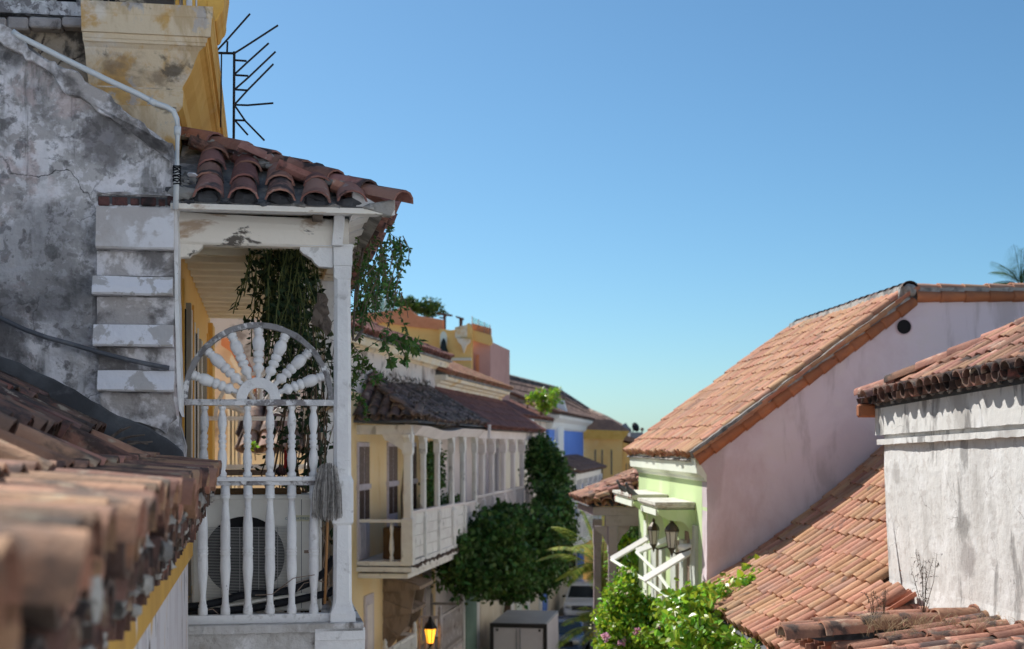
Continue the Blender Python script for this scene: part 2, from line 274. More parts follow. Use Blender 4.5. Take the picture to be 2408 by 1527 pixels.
# ------------------------------------------------------------------ geometry helpers
class MB:
    def __init__(s): s.v = []; s.f = []; s.smooth = False
    def add(s, vs, fs):
        o = len(s.v); s.v += [V(p) for p in vs]; s.f += [tuple(i + o for i in f) for f in fs]; return s
    def box(s, x0, x1, y0, y1, z0, z1):
        return s.add([(x0,y0,z0),(x1,y0,z0),(x1,y1,z0),(x0,y1,z0),(x0,y0,z1),(x1,y0,z1),(x1,y1,z1),(x0,y1,z1)],
                     [(0,3,2,1),(4,5,6,7),(0,1,5,4),(1,2,6,5),(2,3,7,6),(3,0,4,7)])
    def obox(s, a, b, w, h, up=V((0,0,1))):
        """bar from a to b, width w (sideways) and height h (along up)"""
        a = V(a); b = V(b); d = (b - a).normalized(); sd = d.cross(V(up)).normalized(); u = sd.cross(d)
        vs = []
        for p in (a, b):
            for i, j in ((-1,-1),(1,-1),(1,1),(-1,1)): vs.append(p + sd*(i*w/2) + u*(j*h/2))
        return s.add(vs, [(0,1,2,3),(4,7,6,5),(0,4,5,1),(1,5,6,2),(2,6,7,3),(3,7,4,0)])
    def prism(s, poly, ax, lo, hi):
        """poly: 2D points; ax 'y' -> (x,z), 'x' -> (y,z), 'z' -> (x,y)"""
        def p3(p, t):
            return {'y': (p[0], t, p[1]), 'x': (t, p[0], p[1]), 'z': (p[0], p[1], t)}[ax]
        n = len(poly)
        vs = [p3(p, lo) for p in poly] + [p3(p, hi) for p in poly]
        fs = [tuple(range(n)), tuple(range(2*n-1, n-1, -1))] + [(i, (i+1) % n, n+(i+1) % n, n+i) for i in range(n)]
        return s.add(vs, fs)
    def rings(s, rs, cap=True, closed=True):
        n = len(rs[0]); o = len(s.v); vs = [p for r in rs for p in r]; fs = []
        for k in range(len(rs)-1):
            for i in range(n if closed else n-1):
                j = (i+1) % n
                fs.append((k*n+i, k*n+j, (k+1)*n+j, (k+1)*n+i))
        if cap: fs += [tuple(range(n-1, -1, -1)), tuple(range((len(rs)-1)*n, len(rs)*n))]
        return s.add(vs, fs)
    def tube(s, pts, r, n=8, r1=None):
        pts = [V(p) for p in pts]; rs = []
        d0 = (pts[1]-pts[0]).normalized(); ref = V((0,0,1)) if abs(d0.z) < .9 else V((1,0,0))
        for k, p in enumerate(pts):
            d = (pts[min(k+1, len(pts)-1)] - pts[max(k-1, 0)]).normalized()
            a = d.cross(ref); a = a.normalized() if a.length > 1e-5 else V((1,0,0)); b = d.cross(a)
            rr = r if r1 is None else r + (r1-r)*k/(len(pts)-1)
            rs.append([p + a*(rr*math.cos(2*math.pi*i/n)) + b*(rr*math.sin(2*math.pi*i/n)) for i in range(n)])
        return s.rings(rs)
    def lathe(s, p0, p1, prof, n=10):
        """prof: (t 0..1, radius) from p0 to p1"""
        p0 = V(p0); p1 = V(p1); d = p1-p0; dn = d.normalized(); ref = V((0,1,0)) if abs(dn.y) < .9 else V((1,0,0))
        a = dn.cross(ref).normalized(); b = dn.cross(a)
        return s.rings([[p0 + d*t + a*(r*math.cos(2*math.pi*i/n)) + b*(r*math.sin(2*math.pi*i/n)) for i in range(n)] for t, r in prof])
    def sqloft(s, c, prof, cham=0):
        """square post: prof = (z, half width, chamfer)"""
        rs = []
        for z, h, ch in prof:
            k = max(ch, .0008); q = [(h-k,-h),(h,-h+k),(h,h-k),(h-k,h),(-h+k,h),(-h,h-k),(-h,-h+k),(-h+k,-h)]
            rs.append([V((c[0]+x, c[1]+y, z)) for x, y in q])
        return s.rings(rs)
    def blob(s, c, r, seed=0, amp=.2, n=8, m=6):
        c = V(c); rs = []
        rv = r if hasattr(r, '__len__') else (r, r, r)
        for k in range(1, m):
            th = math.pi*k/m; ring = []
            for i in range(n):
                ph = 2*math.pi*i/n; d = V((math.sin(th)*math.cos(ph), math.sin(th)*math.sin(ph), math.cos(th)))
                q = 1 + amp*noise.noise(d*1.7 + V((seed*3.1, seed*1.7, seed)))*2
                ring.append(c + V((d.x*rv[0], d.y*rv[1], d.z*rv[2]))*q)
            rs.append(ring)
        return s.rings(rs)
    def leaf(s, p, d, nrm, L, W):
        """folded leaf of two triangles pairs"""
        d = V(d).normalized(); sd = d.cross(V(nrm)); sd = sd.normalized() if sd.length > 1e-4 else V((1,0,0))
        up = sd.cross(d)
        o = len(s.v)
        s.v += [V(p), V(p)+d*(L*.45)+sd*(W/2)+up*(W*.12), V(p)+d*L, V(p)+d*(L*.45)-sd*(W/2)+up*(W*.12)]
        s.f += [(o, o+1, o+2, o+3)]
    def mesh(s, name, recalc=True, smooth=False, bev=0):
        me = bpy.data.meshes.new(name); me.from_pydata([tuple(p) for p in s.v], [], s.f)
        if recalc or bev:
            bm = bmesh.new(); bm.from_mesh(me)
            if recalc: bmesh.ops.recalc_face_normals(bm, faces=bm.faces)
            if bev:
                es = [e for e in bm.edges if len(e.link_faces) == 2 and e.calc_face_angle(0) > .5]
                bmesh.ops.bevel(bm, geom=es, offset=bev, segments=1, affect='EDGES', clamp_overlap=True)
            bm.to_mesh(me); bm.free()
        if smooth or s.smooth:
            me.polygons.foreach_set('use_smooth', [True]*len(me.polygons))
        me.update()
        return me
def rnddir(up=0.0):
    while 1:
        d = V((R.uniform(-1,1), R.uniform(-1,1), R.uniform(-1,1)))
        if .05 < d.length < 1: d = d.normalized(); break
    d.z += up
    return d.normalized()

class Fr:
    """a rotated place on the ground plan; at() finds where a line of sight meets one of its planes"""
    def __init__(s, o, deg): s.o = V(o); s.rz = rad(deg); s.m = Matrix.Translation(s.o) @ Matrix.Rotation(s.rz, 4, 'Z'); s.i = s.m.inverted()
    def w(s, p): return s.m @ V(p)
    def l(s, p): return s.i @ V(p)
    def at(s, u, v, x=None, y=None, z=None):
        a = s.i @ V((0,0,0)); d = (s.i.to_3x3() @ V(((u-CU)/F, 1, (CV-v)/F)))
        t = (x-a.x)/d.x if x is not None else (y-a.y)/d.y if y is not None else (z-a.z)/d.z
        return a + d*t
def D(u, v, Y): return V(((u-CU)/F*Y, Y, (CV-v)/F*Y))
W0 = Fr((0,0,0), 0)

OFF = {}
def tag(o, label=None, cat=None, group=None, kind=None):
    for k, x in (('label', label), ('category', cat), ('group', group), ('kind', kind)):
        if x: o[k] = x
    return o
def thing(name, label, cat, fr, base, group=None):
    """an Empty at the base point (frame coordinates) of a thing; its parts are authored in the same frame"""
    o = bpy.data.objects.new(name, None); o.empty_display_size = .2
    COL.objects.link(o); o.matrix_world = fr.m @ Matrix.Translation(V(base)); OFF[o.name] = (V(base), fr.m @ Matrix.Translation(V(base)))
    return tag(o, label, cat, group)
def part(name, mb, m, root, parent=None, smooth=False, bev=0, recalc=True, kind=None, label=None):
    off, mw = OFF[root.name]
    mb2 = MB(); mb2.v = [p - off for p in mb.v]; mb2.f = mb.f
    me = mb2.mesh(name, recalc, smooth, bev)
    me.materials.append(MATS[m])
    o = bpy.data.objects.new(name, me); COL.objects.link(o); o.parent = parent or root
    if kind: o['kind'] = kind
    if label: o['label'] = label
    return o
def solo(name, mb, m, label, cat, fr, group=None, kind=None, smooth=False, bev=0, recalc=True):
    lo = V([min(p[i] for p in mb.v) for i in range(3)]); hi = V([max(p[i] for p in mb.v) for i in range(3)])
    b = V(((lo.x+hi.x)/2, (lo.y+hi.y)/2, lo.z))
    mb2 = MB(); mb2.v = [p - b for p in mb.v]; mb2.f = mb.f
    me = mb2.mesh(name, recalc, smooth, bev); me.materials.append(MATS[m])
    o = bpy.data.objects.new(name, me); COL.objects.link(o); o.matrix_world = fr.m @ Matrix.Translation(b)
    return tag(o, label, cat, group, kind)
def inst(name, me, root, M, parent=None):
    """one more object on shared mesh data; M in frame coordinates"""
    off, mw = OFF[root.name]
    o = bpy.data.objects.new(name, me); COL.objects.link(o); o.parent = parent or root
    o.matrix_local = Matrix.Translation(-off) @ M
    return o
def jag(poly, step, amp, seed=0):
    out = []; n = len(poly)
    for i in range(n):
        a = V((poly[i][0], poly[i][1], 0)); b = V((poly[(i+1) % n][0], poly[(i+1) % n][1], 0)); L = (b-a).length; k = max(1, int(L/step))
        nn = V((-(b-a).y, (b-a).x, 0)).normalized() if L > 1e-6 else V((0,0,0))
        for j in range(k):
            p = a.lerp(b, j/k)
            if 0 < j: p = p + nn*(amp*noise.noise(V((p.x*6+seed, p.y*6, seed*2.3)))*1.6)
            out.append((p.x, p.y))
    return out

# ------------------------------------------------------------------ tiles
def tile_mb(L=.46, w0=.21, w1=.17, h=.085, t=.014, seg=6, seed=0):
    mb = MB(); am = rad(86); rs = []
    rr = random.Random(seed)
    bend = rr.uniform(-.004, .004)
    for y, w, hh in ((0, w0, h), (L*.5, (w0+w1)/2, h*.97+bend), (L, w1, h*.9)):
        ring = []
        for k in range(seg+1):
            a = -am + 2*am*k/seg; ring.append((w/2*math.sin(a), y + (rr.uniform(-.004,.004) if y == 0 else 0), hh*(math.cos(a)-math.cos(am))))
        for k in range(seg, -1, -1):
            a = -am + 2*am*k/seg; ring.append(((w/2-t)*math.sin(a), y, (hh-t)*(math.cos(a)-math.cos(am))))
        rs.append([V(p) for p in ring])
    mb.rings(rs)
    return mb
def tile_set(key, m, **kw):
    out = []
    for i in range(4):
        mb = tile_mb(seed=i, **kw); me = mb.mesh('roof_tile', True, True); me.materials.append(MATS[m])
        me.set_sharp_from_angle(angle=rad(50))
        out.append((me, mb))
    return out
def frame_m(pos, e, up, n, tilt=0):
    up2 = (up*math.cos(tilt) + n*math.sin(tilt)).normalized(); n2 = (n*math.cos(tilt) - up*math.sin(tilt)).normalized()
    return Matrix(((e.x, up2.x, n2.x, pos.x), (e.y, up2.y, n2.y, pos.y), (e.z, up2.z, n2.z, pos.z), (0,0,0,1)))
def tile_roof(root, surf, ncol, p, ncourse, ex, ts, m, cap=300, clip=None, jit=1.0, pan_sx=1.0, panh=.03, parent=None, name='roof_tile', i0=0, pans='stuff', lift=.02):
    """surf(s, r) -> position, e (along the eave), up (up the slope), n. Covers nearest the camera are parts; the rest and the pans one stuff part."""
    mw = OFF[root.name][1] @ Matrix.Translation(-OFF[root.name][0])
    items = []
    def loc(pos, pan, j):
        P = mw @ pos
        return P.length + (4.0 if pan else 0) + (j*.0)
    for i in range(i0, i0+ncol+1):
        for j in range(ncourse):
            r = j*ex
            for pan in (False, True):
                if pan and pans == 'none': continue
                if not pan and i == i0+ncol: continue
                s = i*p if pan else (i+.5)*p
                if clip and not clip(s, r): continue
                pos, e, up, n = surf(s + R.gauss(0, .008)*jit, r + R.gauss(0, .012)*jit + (.03 if pan else 0))
                yaw = R.gauss(0, .02)*jit
                e2 = (e*math.cos(yaw) + up*math.sin(yaw)); up2 = (up*math.cos(yaw) - e*math.sin(yaw))
                if pan:
                    M = frame_m(pos + n*panh, -e2, up2, -n, .05) @ Matrix.Diagonal((pan_sx, 1, 1, 1))
                else:
                    M = frame_m(pos + n*(lift + .018), e2, up2, n, -.045 + R.gauss(0, .01)*jit)
                items.append((loc(pos, pan, j), pan, M))
    items.sort(key=lambda t: t[0])
    k = 0; rest = MB(); nrest = 0
    for dd, pan, M in items:
        me, mb = R.choice(ts)
        if k < cap and not (pan and pans == 'stuff'):
            inst(name, me, root, M, parent); k += 1
        else:
            o = len(rest.v); rest.v += [M @ q for q in mb.v]; rest.f += [tuple(i+o for i in f) for f in mb.f]; nrest += 1
    if nrest:
        part('tile_bed', rest, m, root, parent, smooth=False, recalc=False, kind='stuff')
    return k
def plane_surf(base, e, up):
    base = V(base); e = V(e).normalized(); up = V(up).normalized(); n = e.cross(up)
    if n.z < 0: n = -n; 
    ee = up.cross(n).normalized()      # right handed e, up, n
    def f(s, r, base=base, e=e, up=up, n=n, ee=ee): return base + e*s + up*r, ee, up, n
    return f
def tile_row(root, a, b, ex, ts, name='ridge_tile', up=V((0,0,1)), parent=None, jit=1.0, scale=1.0, lift=0.0):
    """a row of cover tiles lapping each other from a (low) to b (high)"""
    a = V(a); b = V(b); d = (b-a).normalized(); e = d.cross(V(up)).normalized(); n = e.cross(d)
    k = max(1, round((b-a).length/ex)); L = (b-a).length/k
    for i in range(k):
        pos = a + d*(L*i) + n*lift + e*R.gauss(0, .008)*jit
        M = frame_m(pos, e, d, n, -.06 + R.gauss(0, .015)*jit)
        inst(name, R.choice(ts)[0], root, M @ Matrix.Diagonal((scale, L/ex*1.0, scale, 1)), parent)

def crown_leaves(mb, blobs, n, ls, lw, shell=.55, droop=-.1):
    tot = sum(b[1][0]*b[1][1]*b[1][2] for b in blobs)
    for c, r in blobs:
        k = int(n*r[0]*r[1]*r[2]/tot)
        clumps = [(rnddir(), R.uniform(.55,1.0)) for _ in range(max(6, k//55))]
        for _ in range(k):
            d, q = R.choice(clumps); d = (d + rnddir()*.42); rr = q*(shell + (1-shell)*R.random())/1.0
            p = V(c) + V((d.x*r[0], d.y*r[1], d.z*r[2]))*rr
            mb.leaf(p, rnddir(droop), rnddir(.6), ls*R.uniform(.6,1.3), lw*R.uniform(.6,1.3))

mat('louvre_brown', (.17, .125, .11), [((.25, .19, .17), 6, .48, .6, .7, (1, 1, 4))], bump=.3)
# ------------------------------------------------------------------ setting
def flat(name, pts, m, z, label, kind='structure'):
    mb = MB(); n = len(pts); mb.add([(x, y, z) for x, y in pts], [tuple(range(n))])
    me = mb.mesh(name, False); me.materials.append(MATS[m])
    if me.polygons[0].normal.z < 0: me.flip_normals()
    o = bpy.data.objects.new(name, me); COL.objects.link(o)
    return tag(o, label, None, None, kind)
ZS = -8.8
flat('ground', [(-900,-300),(900,-300),(900,1500),(-900,1500)], 'ground_far', ZS-.02, 'bare ground under the whole quarter')
SX = lambda y: .145*(y-33) - 3.55 if y > 20 else -3.55-1.9
st_l = [(-2.4+.145*(y-33) if y > 33 else -2.4-.0*(y), y) for y in (0, 20, 33, 60, 95)]
st_r = [(2.5, 0), (2.3, 20), (1.6+.6, 33), (5.2, 60), (9.2, 95)]
flat('street', st_l + st_r[::-1], 'asphalt', ZS, 'narrow asphalt street running down between the old houses')
for sgn, line, wd in ((-1, st_l, 1.25), (1, st_r, 1.0)):
    mb = MB()
    a = [(x, y) for x, y in line]; b = [(x+sgn*wd, y) for x, y in line]
    poly = a + b[::-1]
    mb.prism(poly, 'z', ZS-.01, ZS+.13)
    me = mb.mesh('pavement', True); me.materials.append(MATS['pavement'])
    o = bpy.data.objects.new('pavement', me); COL.objects.link(o)
    tag(o, 'narrow raised kerb pavement along the %s house fronts' % ('shaded yellow' if sgn < 0 else 'mint green'), None, None, 'structure')

# ------------------------------------------------------------------ LEFT BLOCK
FL = Fr((-1.17, 9.8, 0), 9.93)
def fl(u, v, y): p = FL.at(u, v, y=y); return (p.x, p.z)
def flp(u, v, y): return FL.at(u, v, y=y)

# ---- old gable wall
YW = -.30
wall = thing('gable_wall', 'weathered grey gable wall with flaking white limewash beside the wooden balcony', 'wall', FL, flp(200, 1100, YW))
top = [(-700,-420), (0,60), (60,103), (130,150), (200,198), (270,247), (340,297), (408,344)]
pl = [fl(u, v, YW) for u, v in top + [(409,400), (411,480), (413,600), (417,800), (424,930), (421,1000), (434,1050), (430,1095), (425,1400), (-700,1400)]]
mb = MB(); mb.prism(jag(pl, .07, .012, 3), 'y', YW, YW+.36)
part('wall_body', mb, 'old_plaster', wall)
# raised rough coping along the slope
mb = MB(); cp = []
for u, v in top: cp.append(fl(u, v-6, YW-.05))
for u, v in top[::-1]: cp.append(fl(u, v+38-(8 if u > 300 else 0), YW-.05))
mb.prism(jag(cp, .035, .035, 9), 'y', YW-.055, YW+.40)
part('coping', mb, 'quoin_stain_shade', wall, bev=.008)
# quoins: cap and three bands, with rough recessed plaster between
xr = 410
for nm, u0, u1, v0, v1, d0, d1, m in (('quoin_cap',229,411,487,592,.055,.105,'quoin_cap'), ('quoin',221,408,652,699,.07,.125,'quoin_plaster'),
                             ('quoin',223,409,765,818,.07,.125,'quoin_plaster'), ('quoin',233,411,872,923,.07,.125,'quoin_plaster')):
    a = fl(u0, v0, YW); b = fl(u1, v1, YW); mb = MB()
    n = 7; rs = []
    for z, d in ((a[1], d0), (a[1]-.012, d0+.006), ((a[1]*.4+b[1]*.6), d1*.9), (b[1]+.012, d1), (b[1], d1-.012)):
        ring = []
        for k in range(n+1):
            x = a[0] + (b[0]-a[0])*k/n; ring.append(V((x, YW - d + .004*noise.noise(V((x*9, z*9, 1))), z + .006*noise.noise(V((x*5, z*3, 4))))))
        ring += [V((b[0], YW+.02, z)), V((a[0], YW+.02, z))]
        rs.append(ring)
    mb.rings(rs); part(nm, mb, m, wall)
for v0, v1, u0, u1 in ((592,652,229,409), (699,765,229,410), (818,872,233,411)):
    a = fl(u0, v0, YW); b = fl(u1, v1, YW); mb = MB(); mb.box(a[0], b[0], YW-.022, YW+.02, b[1], a[1]); part('recess', mb, 'quoin_stain_shade', wall)  # stained plaster, darkened to carry the shade of the recesses too
a = fl(236, 925, YW); b = fl(420, 985, YW); mb = MB()
mb.prism(jag([(a[0], a[1]), (b[0]-.03, a[1]), (b[0]-.01, b[1]), (a[0]+.42, b[1]-.1), (a[0]+.2, b[1]-.02), (a[0]+.03, b[1]+.05)], .04, .015, 5), 'y', YW-.03, YW+.02)
part('broken_render', mb, 'quoin_stain_shade', wall)
# crumbling bricks between the plaster and the cap
uu = 231
for w in (30, 42, 26, 38, 22, 20):
    a = fl(uu, 462+R.uniform(-2,3), YW); b = fl(uu+w-3, 483, YW); mb = MB(); mb.box(a[0], b[0], YW-R.uniform(.005,.05), YW+.1, b[1]-R.uniform(0,.008), a[1]-R.uniform(0,.018)); part('brick', mb, 'dark_brick', wall, bev=.008); uu += w+R.uniform(0,3)
a = fl(231, 460, YW); b = fl(410, 484, YW); mb = MB(); mb.box(a[0], b[0], YW-.004, YW+.02, b[1], a[1]); part('brick_joint', mb, 'mortar_dark', wall)
a = fl(228, 452, YW); b = fl(410, 464, YW); mb = MB(); mb.prism(jag([(a[0],b[1]),(b[0],b[1]),(b[0],a[1]),(a[0],a[1])], .03, .012, 8), 'y', YW-.025, YW+.1); part('brick_bed', mb, 'quoin_stain_shade', wall)
# white painted corner strip
mb = MB(); pts = [fl(u, v, YW-.012) for u, v in ((409,485),(418,485),(419,700),(424,860),(428,980),(421,965),(415,850),(411,700))]
mb.prism(jag(pts, .04, .004, 2), 'y', YW-.012, YW+.3); part('corner_strip', mb, 'white_wood', wall)
# mortar flashing where the foreground roof meets the wall
fp = [(-60,800),(0,838),(70,868),(150,905),(235,952),(300,985),(370,1020),(430,1062),(434,1088),(380,1092),(300,1068),(215,1020),(120,960),(40,910),(-60,860)]
mb = MB(); mb.prism(jag([fl(u, v, YW-.06) for u, v in fp], .06, .012, 11), 'y', YW-.06, YW+.02); part('mortar_flashing', mb, 'mortar_dark', wall, bev=.01)
# loose debris caught on the flashing
for u, v, L, an, lb in ((262,1028,.14,.5,'short pale stick leaning up in the roof valley debris'), (275,1036,.18,.2,'long grey stick lying across the middle of the valley debris'), (300,1040,.13,-.1,'stick lying nearest the corner of the grey gable wall'),
                    (255,1040,.12,.8,'steepest stick poking out of the roof valley debris'), (285,1050,.2,.15,'longest stick, lowest of the debris on the roof tiles'), (240,1024,.1,-.4,'shortest stick pointing down at the upper end of the debris')):
    p = flp(u, v, YW-.12); q = p + V((math.cos(an)*L, -.02, math.sin(an)*L)); mb = MB(); mb.tube([p, p.lerp(q,.5)+V((0,0,.008)), q], .012, 6, .006)
    solo('stick', mb, 'driftwood', lb, 'stick', FL, 'dry sticks in the roof valley')

# ---- pipes on the wall
mb = MB(); yp = YW-.11
pp = [(30,74),(45,85),(150,138),(250,187),(330,224),(362,242),(392,252),(408,262),(416,280),(418,305),(416,400),(413,492)]
mb.tube([flp(u, v, yp) for u, v in pp], .0185, 10)
pipe = thing('drain_pipe', 'white plastic drain pipe sloping along the gable wall and bending down', 'pipe', FL, flp(413, 492, yp))
part('pipe', mb, 'white_pipe', pipe, smooth=True)
for u, v, u2, v2 in ((352,237,366,244), (418,298,417.5,318)):
    mb = MB(); mb.tube([flp(u, v, yp), flp(u2, v2, yp)], .0225, 10); part('coupling', mb, 'white_pipe', pipe, smooth=True)
mb = MB()
for k in range(9):
    c = flp(416+R.uniform(-1,1), 392+k*5, yp); mb.tube([c+V((.024*math.cos(a), .024*math.sin(a), R.uniform(-.006,.006))) for a in [j*.7 for j in range(10)]], .005, 5)
part('wire_wrap', mb, 'black', pipe)
mb = MB(); cp = [(-40,728),(0,748),(60,776),(110,794),(170,810),(230,828),(300,846),(350,857),(398,866)]
mb.tube([flp(u, v, YW-.10-.0004*max(0,u-200)*0) for u, v in cp], .0155, 8)
solo('conduit_pipe', mb, 'dark_pipe', 'dark grey conduit sagging across the weathered gable wall', 'pipe', FL, smooth=True)

# ---- tall ochre house behind the gable wall
house = thing('tall_house', 'tall ochre house with stained stone cornice rising behind the grey gable wall', 'house', FL, (-3, 3, ZS))
YC = .55
xw = fl(417, 270, YC)[0]
XL = fl(212, 60, YC)[0]
mb = MB(); mb.box(XL+.06, xw, YC, 7.0, ZS, 3.05); part('wall', mb, 'ochre_wall', house)
mb = MB(); mb.box(-9, XL+.055, YC+.8, 7.0, ZS, 3.05); part('wall', mb, 'ochre_wall', house)
mb = MB(); mb.box(XL+.05, xw-.004, YC-.03, YC+.01, -.2, 3.0); part('end_wall', mb, 'beige_stain', house)
# cornice: stacked mouldings returned round the corner
lev = [(252,417),(246,424),(243,428),(205,430),(203,427),(196,428),(165,449),(140,459),(120,468),(112,478),(110,484),(104,484),(102,487),(92,489),(91,496),(50,499),(47,501),(22,502)]
cz = [(fl(u, v, YC-.15)[1], max(.0, fl(u, v, YC-.12)[0]-xw)) for v, u in lev]
def cornice(front):
    mb = MB(); rs = []
    for z, p in cz:
        if front: rs.append([V((XL-p*.15, YC-p*.8, z)), V((xw+p, YC-p*.8, z)), V((xw+p-.02, YC+.05, z)), V((XL-p*.15, YC+.05, z))])
        else: rs.append([V((xw-.05, YC-p*.8+.006, z)), V((xw+p-.003 if 0 else xw+p+.001, YC-p*.8+.006, z)), V((xw+p+.001, 7.0, z)), V((xw-.05, 7.0, z))])
    mb.rings(rs); return mb
part('cornice_end', cornice(True), 'beige_stain', house)
part('cornice', cornice(False), 'ochre_trim', house)
zt = cz[-1][0]
# wall left of the cornice end: dark stained panel, ledge stones, rail, balusters
yb = YC+.25
mb = MB(); a = fl(-500, 40, yb); b = fl(216, 420, yb); mb.box(-8, b[0]+.1, yb, yb+.1, b[1]-.6, a[1]); part('side_wall', mb, 'beige_dark', house)
uu = -330
while uu < 205:
    w = R.uniform(48, 78); a = fl(uu, 38, yb-.12); b = fl(min(uu+w-1.5, 212), 68+R.uniform(-4,4), yb-.12); mb = MB(); mb.box(a[0], b[0], yb-.12, yb+.02, b[1], a[1]); part('ledge_stone', mb, 'ledge_stone', house, bev=.012); uu += w
a = fl(-330, 27, yb-.02); b = fl(214, 27, yb-.02)
mb = MB(); mb.tube([V((a[0], yb-.05, a[1])), V((b[0], yb-.05, b[1]))], .028, 8); part('rail_pipe', mb, 'dark_pipe', house, smooth=True)
a = fl(-330, 19, yb-.02); b = fl(213, 14, yb-.02); mb = MB(); mb.box(a[0], b[0], yb-.09, yb+.05, a[1], b[1]); part('balustrade_base', mb, 'grey_wood', house)
for u in (-300,-236,-172,-108,-30, 39, 118, 194):
    a = fl(u, 15, yb); mb = MB(); mb.lathe((a[0], yb, a[1]), (a[0], yb, a[1]+.9), [(0,.045),(.05,.045),(.055,.05),(.3,.05),(.5,.032),(.8,.04),(.9,.03),(.95,.045),(.9,.045)], 10); part('baluster', mb, 'grey_wood', house, smooth=True)
mb = MB(); mb.box(-8, XL, yb+.5, yb+.52, zt-.3, zt+2.4); part('dark_opening', mb, 'black', house)
mb = MB(); mb.box(-8, XL, yb+.3, yb+.5, zt+1.0, zt+2.6); part('lintel', mb, 'beige_dark', house)
# upper storey: stained wall block and striped ochre pilasters with a bracketed eave
p0 = fl(232, 20, YC+.3); p1 = fl(412, 20, YC+.3)
mb = MB(); mb.box(XL+.0, p1[0], YC+.12, 6.8, zt+.002, zt+2.6); part('upper_wall', mb, 'beige_dark', house)
mb = MB(); a = fl(258,10,YC+.1)[0]; mb.box(a, a+.035, YC+.08, YC+.13, zt, zt+1.5); part('conduit', mb, 'black', house)
mb = MB(); a0 = fl(245,-2,YC-.03); a1 = fl(259,22,YC-.03); mb.tube([V((a0[0],YC-.02,a0[1])), V((a1[0],YC-.02,a1[1]+.03))], .012, 6); part('iron_strut', mb, 'black_metal', house)
ux = p1[0]
mb = MB(); mb.box(ux-.02, xw+.02, YC+.16, 6.8, zt+.004, zt+2.6); part('upper_corner', mb, 'white_trim', house)
for u0, u1 in ((412,421),(430,437),(452,459),(464,486)):
    a = fl(u0,20,YC+.1); b = fl(u1,20,YC+.1); mb = MB(); mb.box(a[0], b[0], YC+.10, YC+.17, zt+.006, zt+2.55); part('pilaster', mb, 'ochre_trim', house)
br = [fl(u, v, YC+.1) for u, v in ((482,-60),(535,-60),(527,0),(527,14),(524,27),(516,34),(514,44),(505,52),(500,47),(486,46))]
mb = MB(); mb.prism(br, 'y', YC+.1, YC+.75); part('eave_bracket', mb, 'ochre_trim', house, bev=.01)
mb = MB(); mb.box(-8, xw+.5, YC+.05, 6.9, zt+2.6, zt+2.9); part('roof_slab', mb, 'ochre_trim', house)

# facade seen inside the balcony: door frames, pilasters
XF = xw
def fac(u, y0=None): return FL.at(u, 900, x=XF)
for u0, u1, m, z1, nm in ((428,433,'ochre_trim',1.25,'pilaster'),(433,437,'black',1.05,'door_gap'),(437,449,'door_grey',1.12,'door_leaf'),(449,452,'white_trim',1.14,'door_frame'),(452,456,'ochre_trim',1.2,'pilaster'),
                     (456,459,'white_trim',1.08,'door_frame'),(459,464,'window_dark',1.0,'door_pane'),(464,467,'white_trim',1.08,'door_frame'),(467,473,'door_grey',1.0,'door_leaf'),(473,476,'white_trim',1.02,'door_frame'),(476,486,'door_grey',.95,'door_leaf'),(486,490,'ochre_trim',1.2,'pilaster')):
    y0 = fac(u0).y; xr = FL.at(u1, 900, y=y0).x
    mb = MB(); mb.box(XF-.05, xr, y0, y0+.09, -1.2, z1); part(nm, mb, m, house)
mb = MB(); mb.box(XF-.05, XF+.05, 6.3, 7.05, -1.2, 1.35); part('pilaster', mb, 'ochre_trim', house)

# ---- TV antenna above the balcony roof
ya = 2.2
ant = thing('tv_antenna', 'dark skeletal rooftop aerial with fanned rods behind the tiled balcony roof', 'antenna', FL, flp(550, 318, ya))
def rod(nm, pts, r=.010):
    mb = MB(); mb.tube([flp(u, v, ya) for u, v in pts], r, 6); part(nm, mb, 'black_metal', ant)
rod('mast', [(551,122),(549,420)], .0125); rod('mast', [(521,125),(519,300)], .007); rod('boom', [(511,125),(551,126)], .011); rod('boom', [(535,98),(534,126)], .009)
for pts in ([(512,118),(535,93),(588,33)], [(551,126),(572,113),(654,60)], [(553,174),(582,147),(632,102)], [(553,210),(585,182),(648,122)], [(553,245),(582,213),(643,151)], [(553,247),(582,248),(643,243)],
            [(553,250),(577,285),(622,331)], [(553,284),(583,318)]): rod('element', pts, .0085)
for pts in ([(552,142),(580,144)], [(552,177),(584,179)], [(552,211),(583,213)], [(552,283),(578,284)]): rod('spacer', pts, .009)

# ------------------------------------------------------------------ wooden balcony
bal = thing('wooden_balcony', 'peeling white wooden balcony with sunburst side panel and tiled hip roof', 'balcony', FL, (0, 0, -1.3))
YF = 6.3
zf = fl(800, 1470, 0)[1]
x_in = xw + .01
T_sh = tile_set('sh', 'tile_redbrown', L=.46, w0=.205, w1=.165, h=.085)
# floor: plaster-faced slab with a boarded outer corner
mb = MB(); pts = [(x_in, zf-.02), (.05, zf-.02), (.05, zf-.6), (x_in, zf-.6)]
mb.prism(jag([pts[0], pts[1], pts[2], pts[3]], .04, .006, 6), 'y', -.09, YF+.1); part('floor_slab', mb, 'slab_plaster', bal)
for v0, v1, dx in ((1478,1504,.03), (1505,1545,.0)):
    a = fl(740, v0, -.11); b = fl(858+dx*10, v1, -.11); mb = MB(); mb.box(a[0], b[0], -.115-dx*.5, -.088, b[1], a[1]); part('edge_board', mb, 'white_wood', bal, bev=.003)
    mb = MB(); mb.box(.052, .075+dx, -.112-dx*.5+.003, YF+.1, b[1]+.002, a[1]-.002); part('edge_board', mb, 'white_wood', bal, bev=.003)
a = fl(430, 1472, -.1); b = fl(855, 1484, -.1); mb = MB(); mb.box(a[0], b[0], -.13, YF, b[1], a[1]); part('floor_nosing', mb, 'slab_plaster', bal, bev=.006)
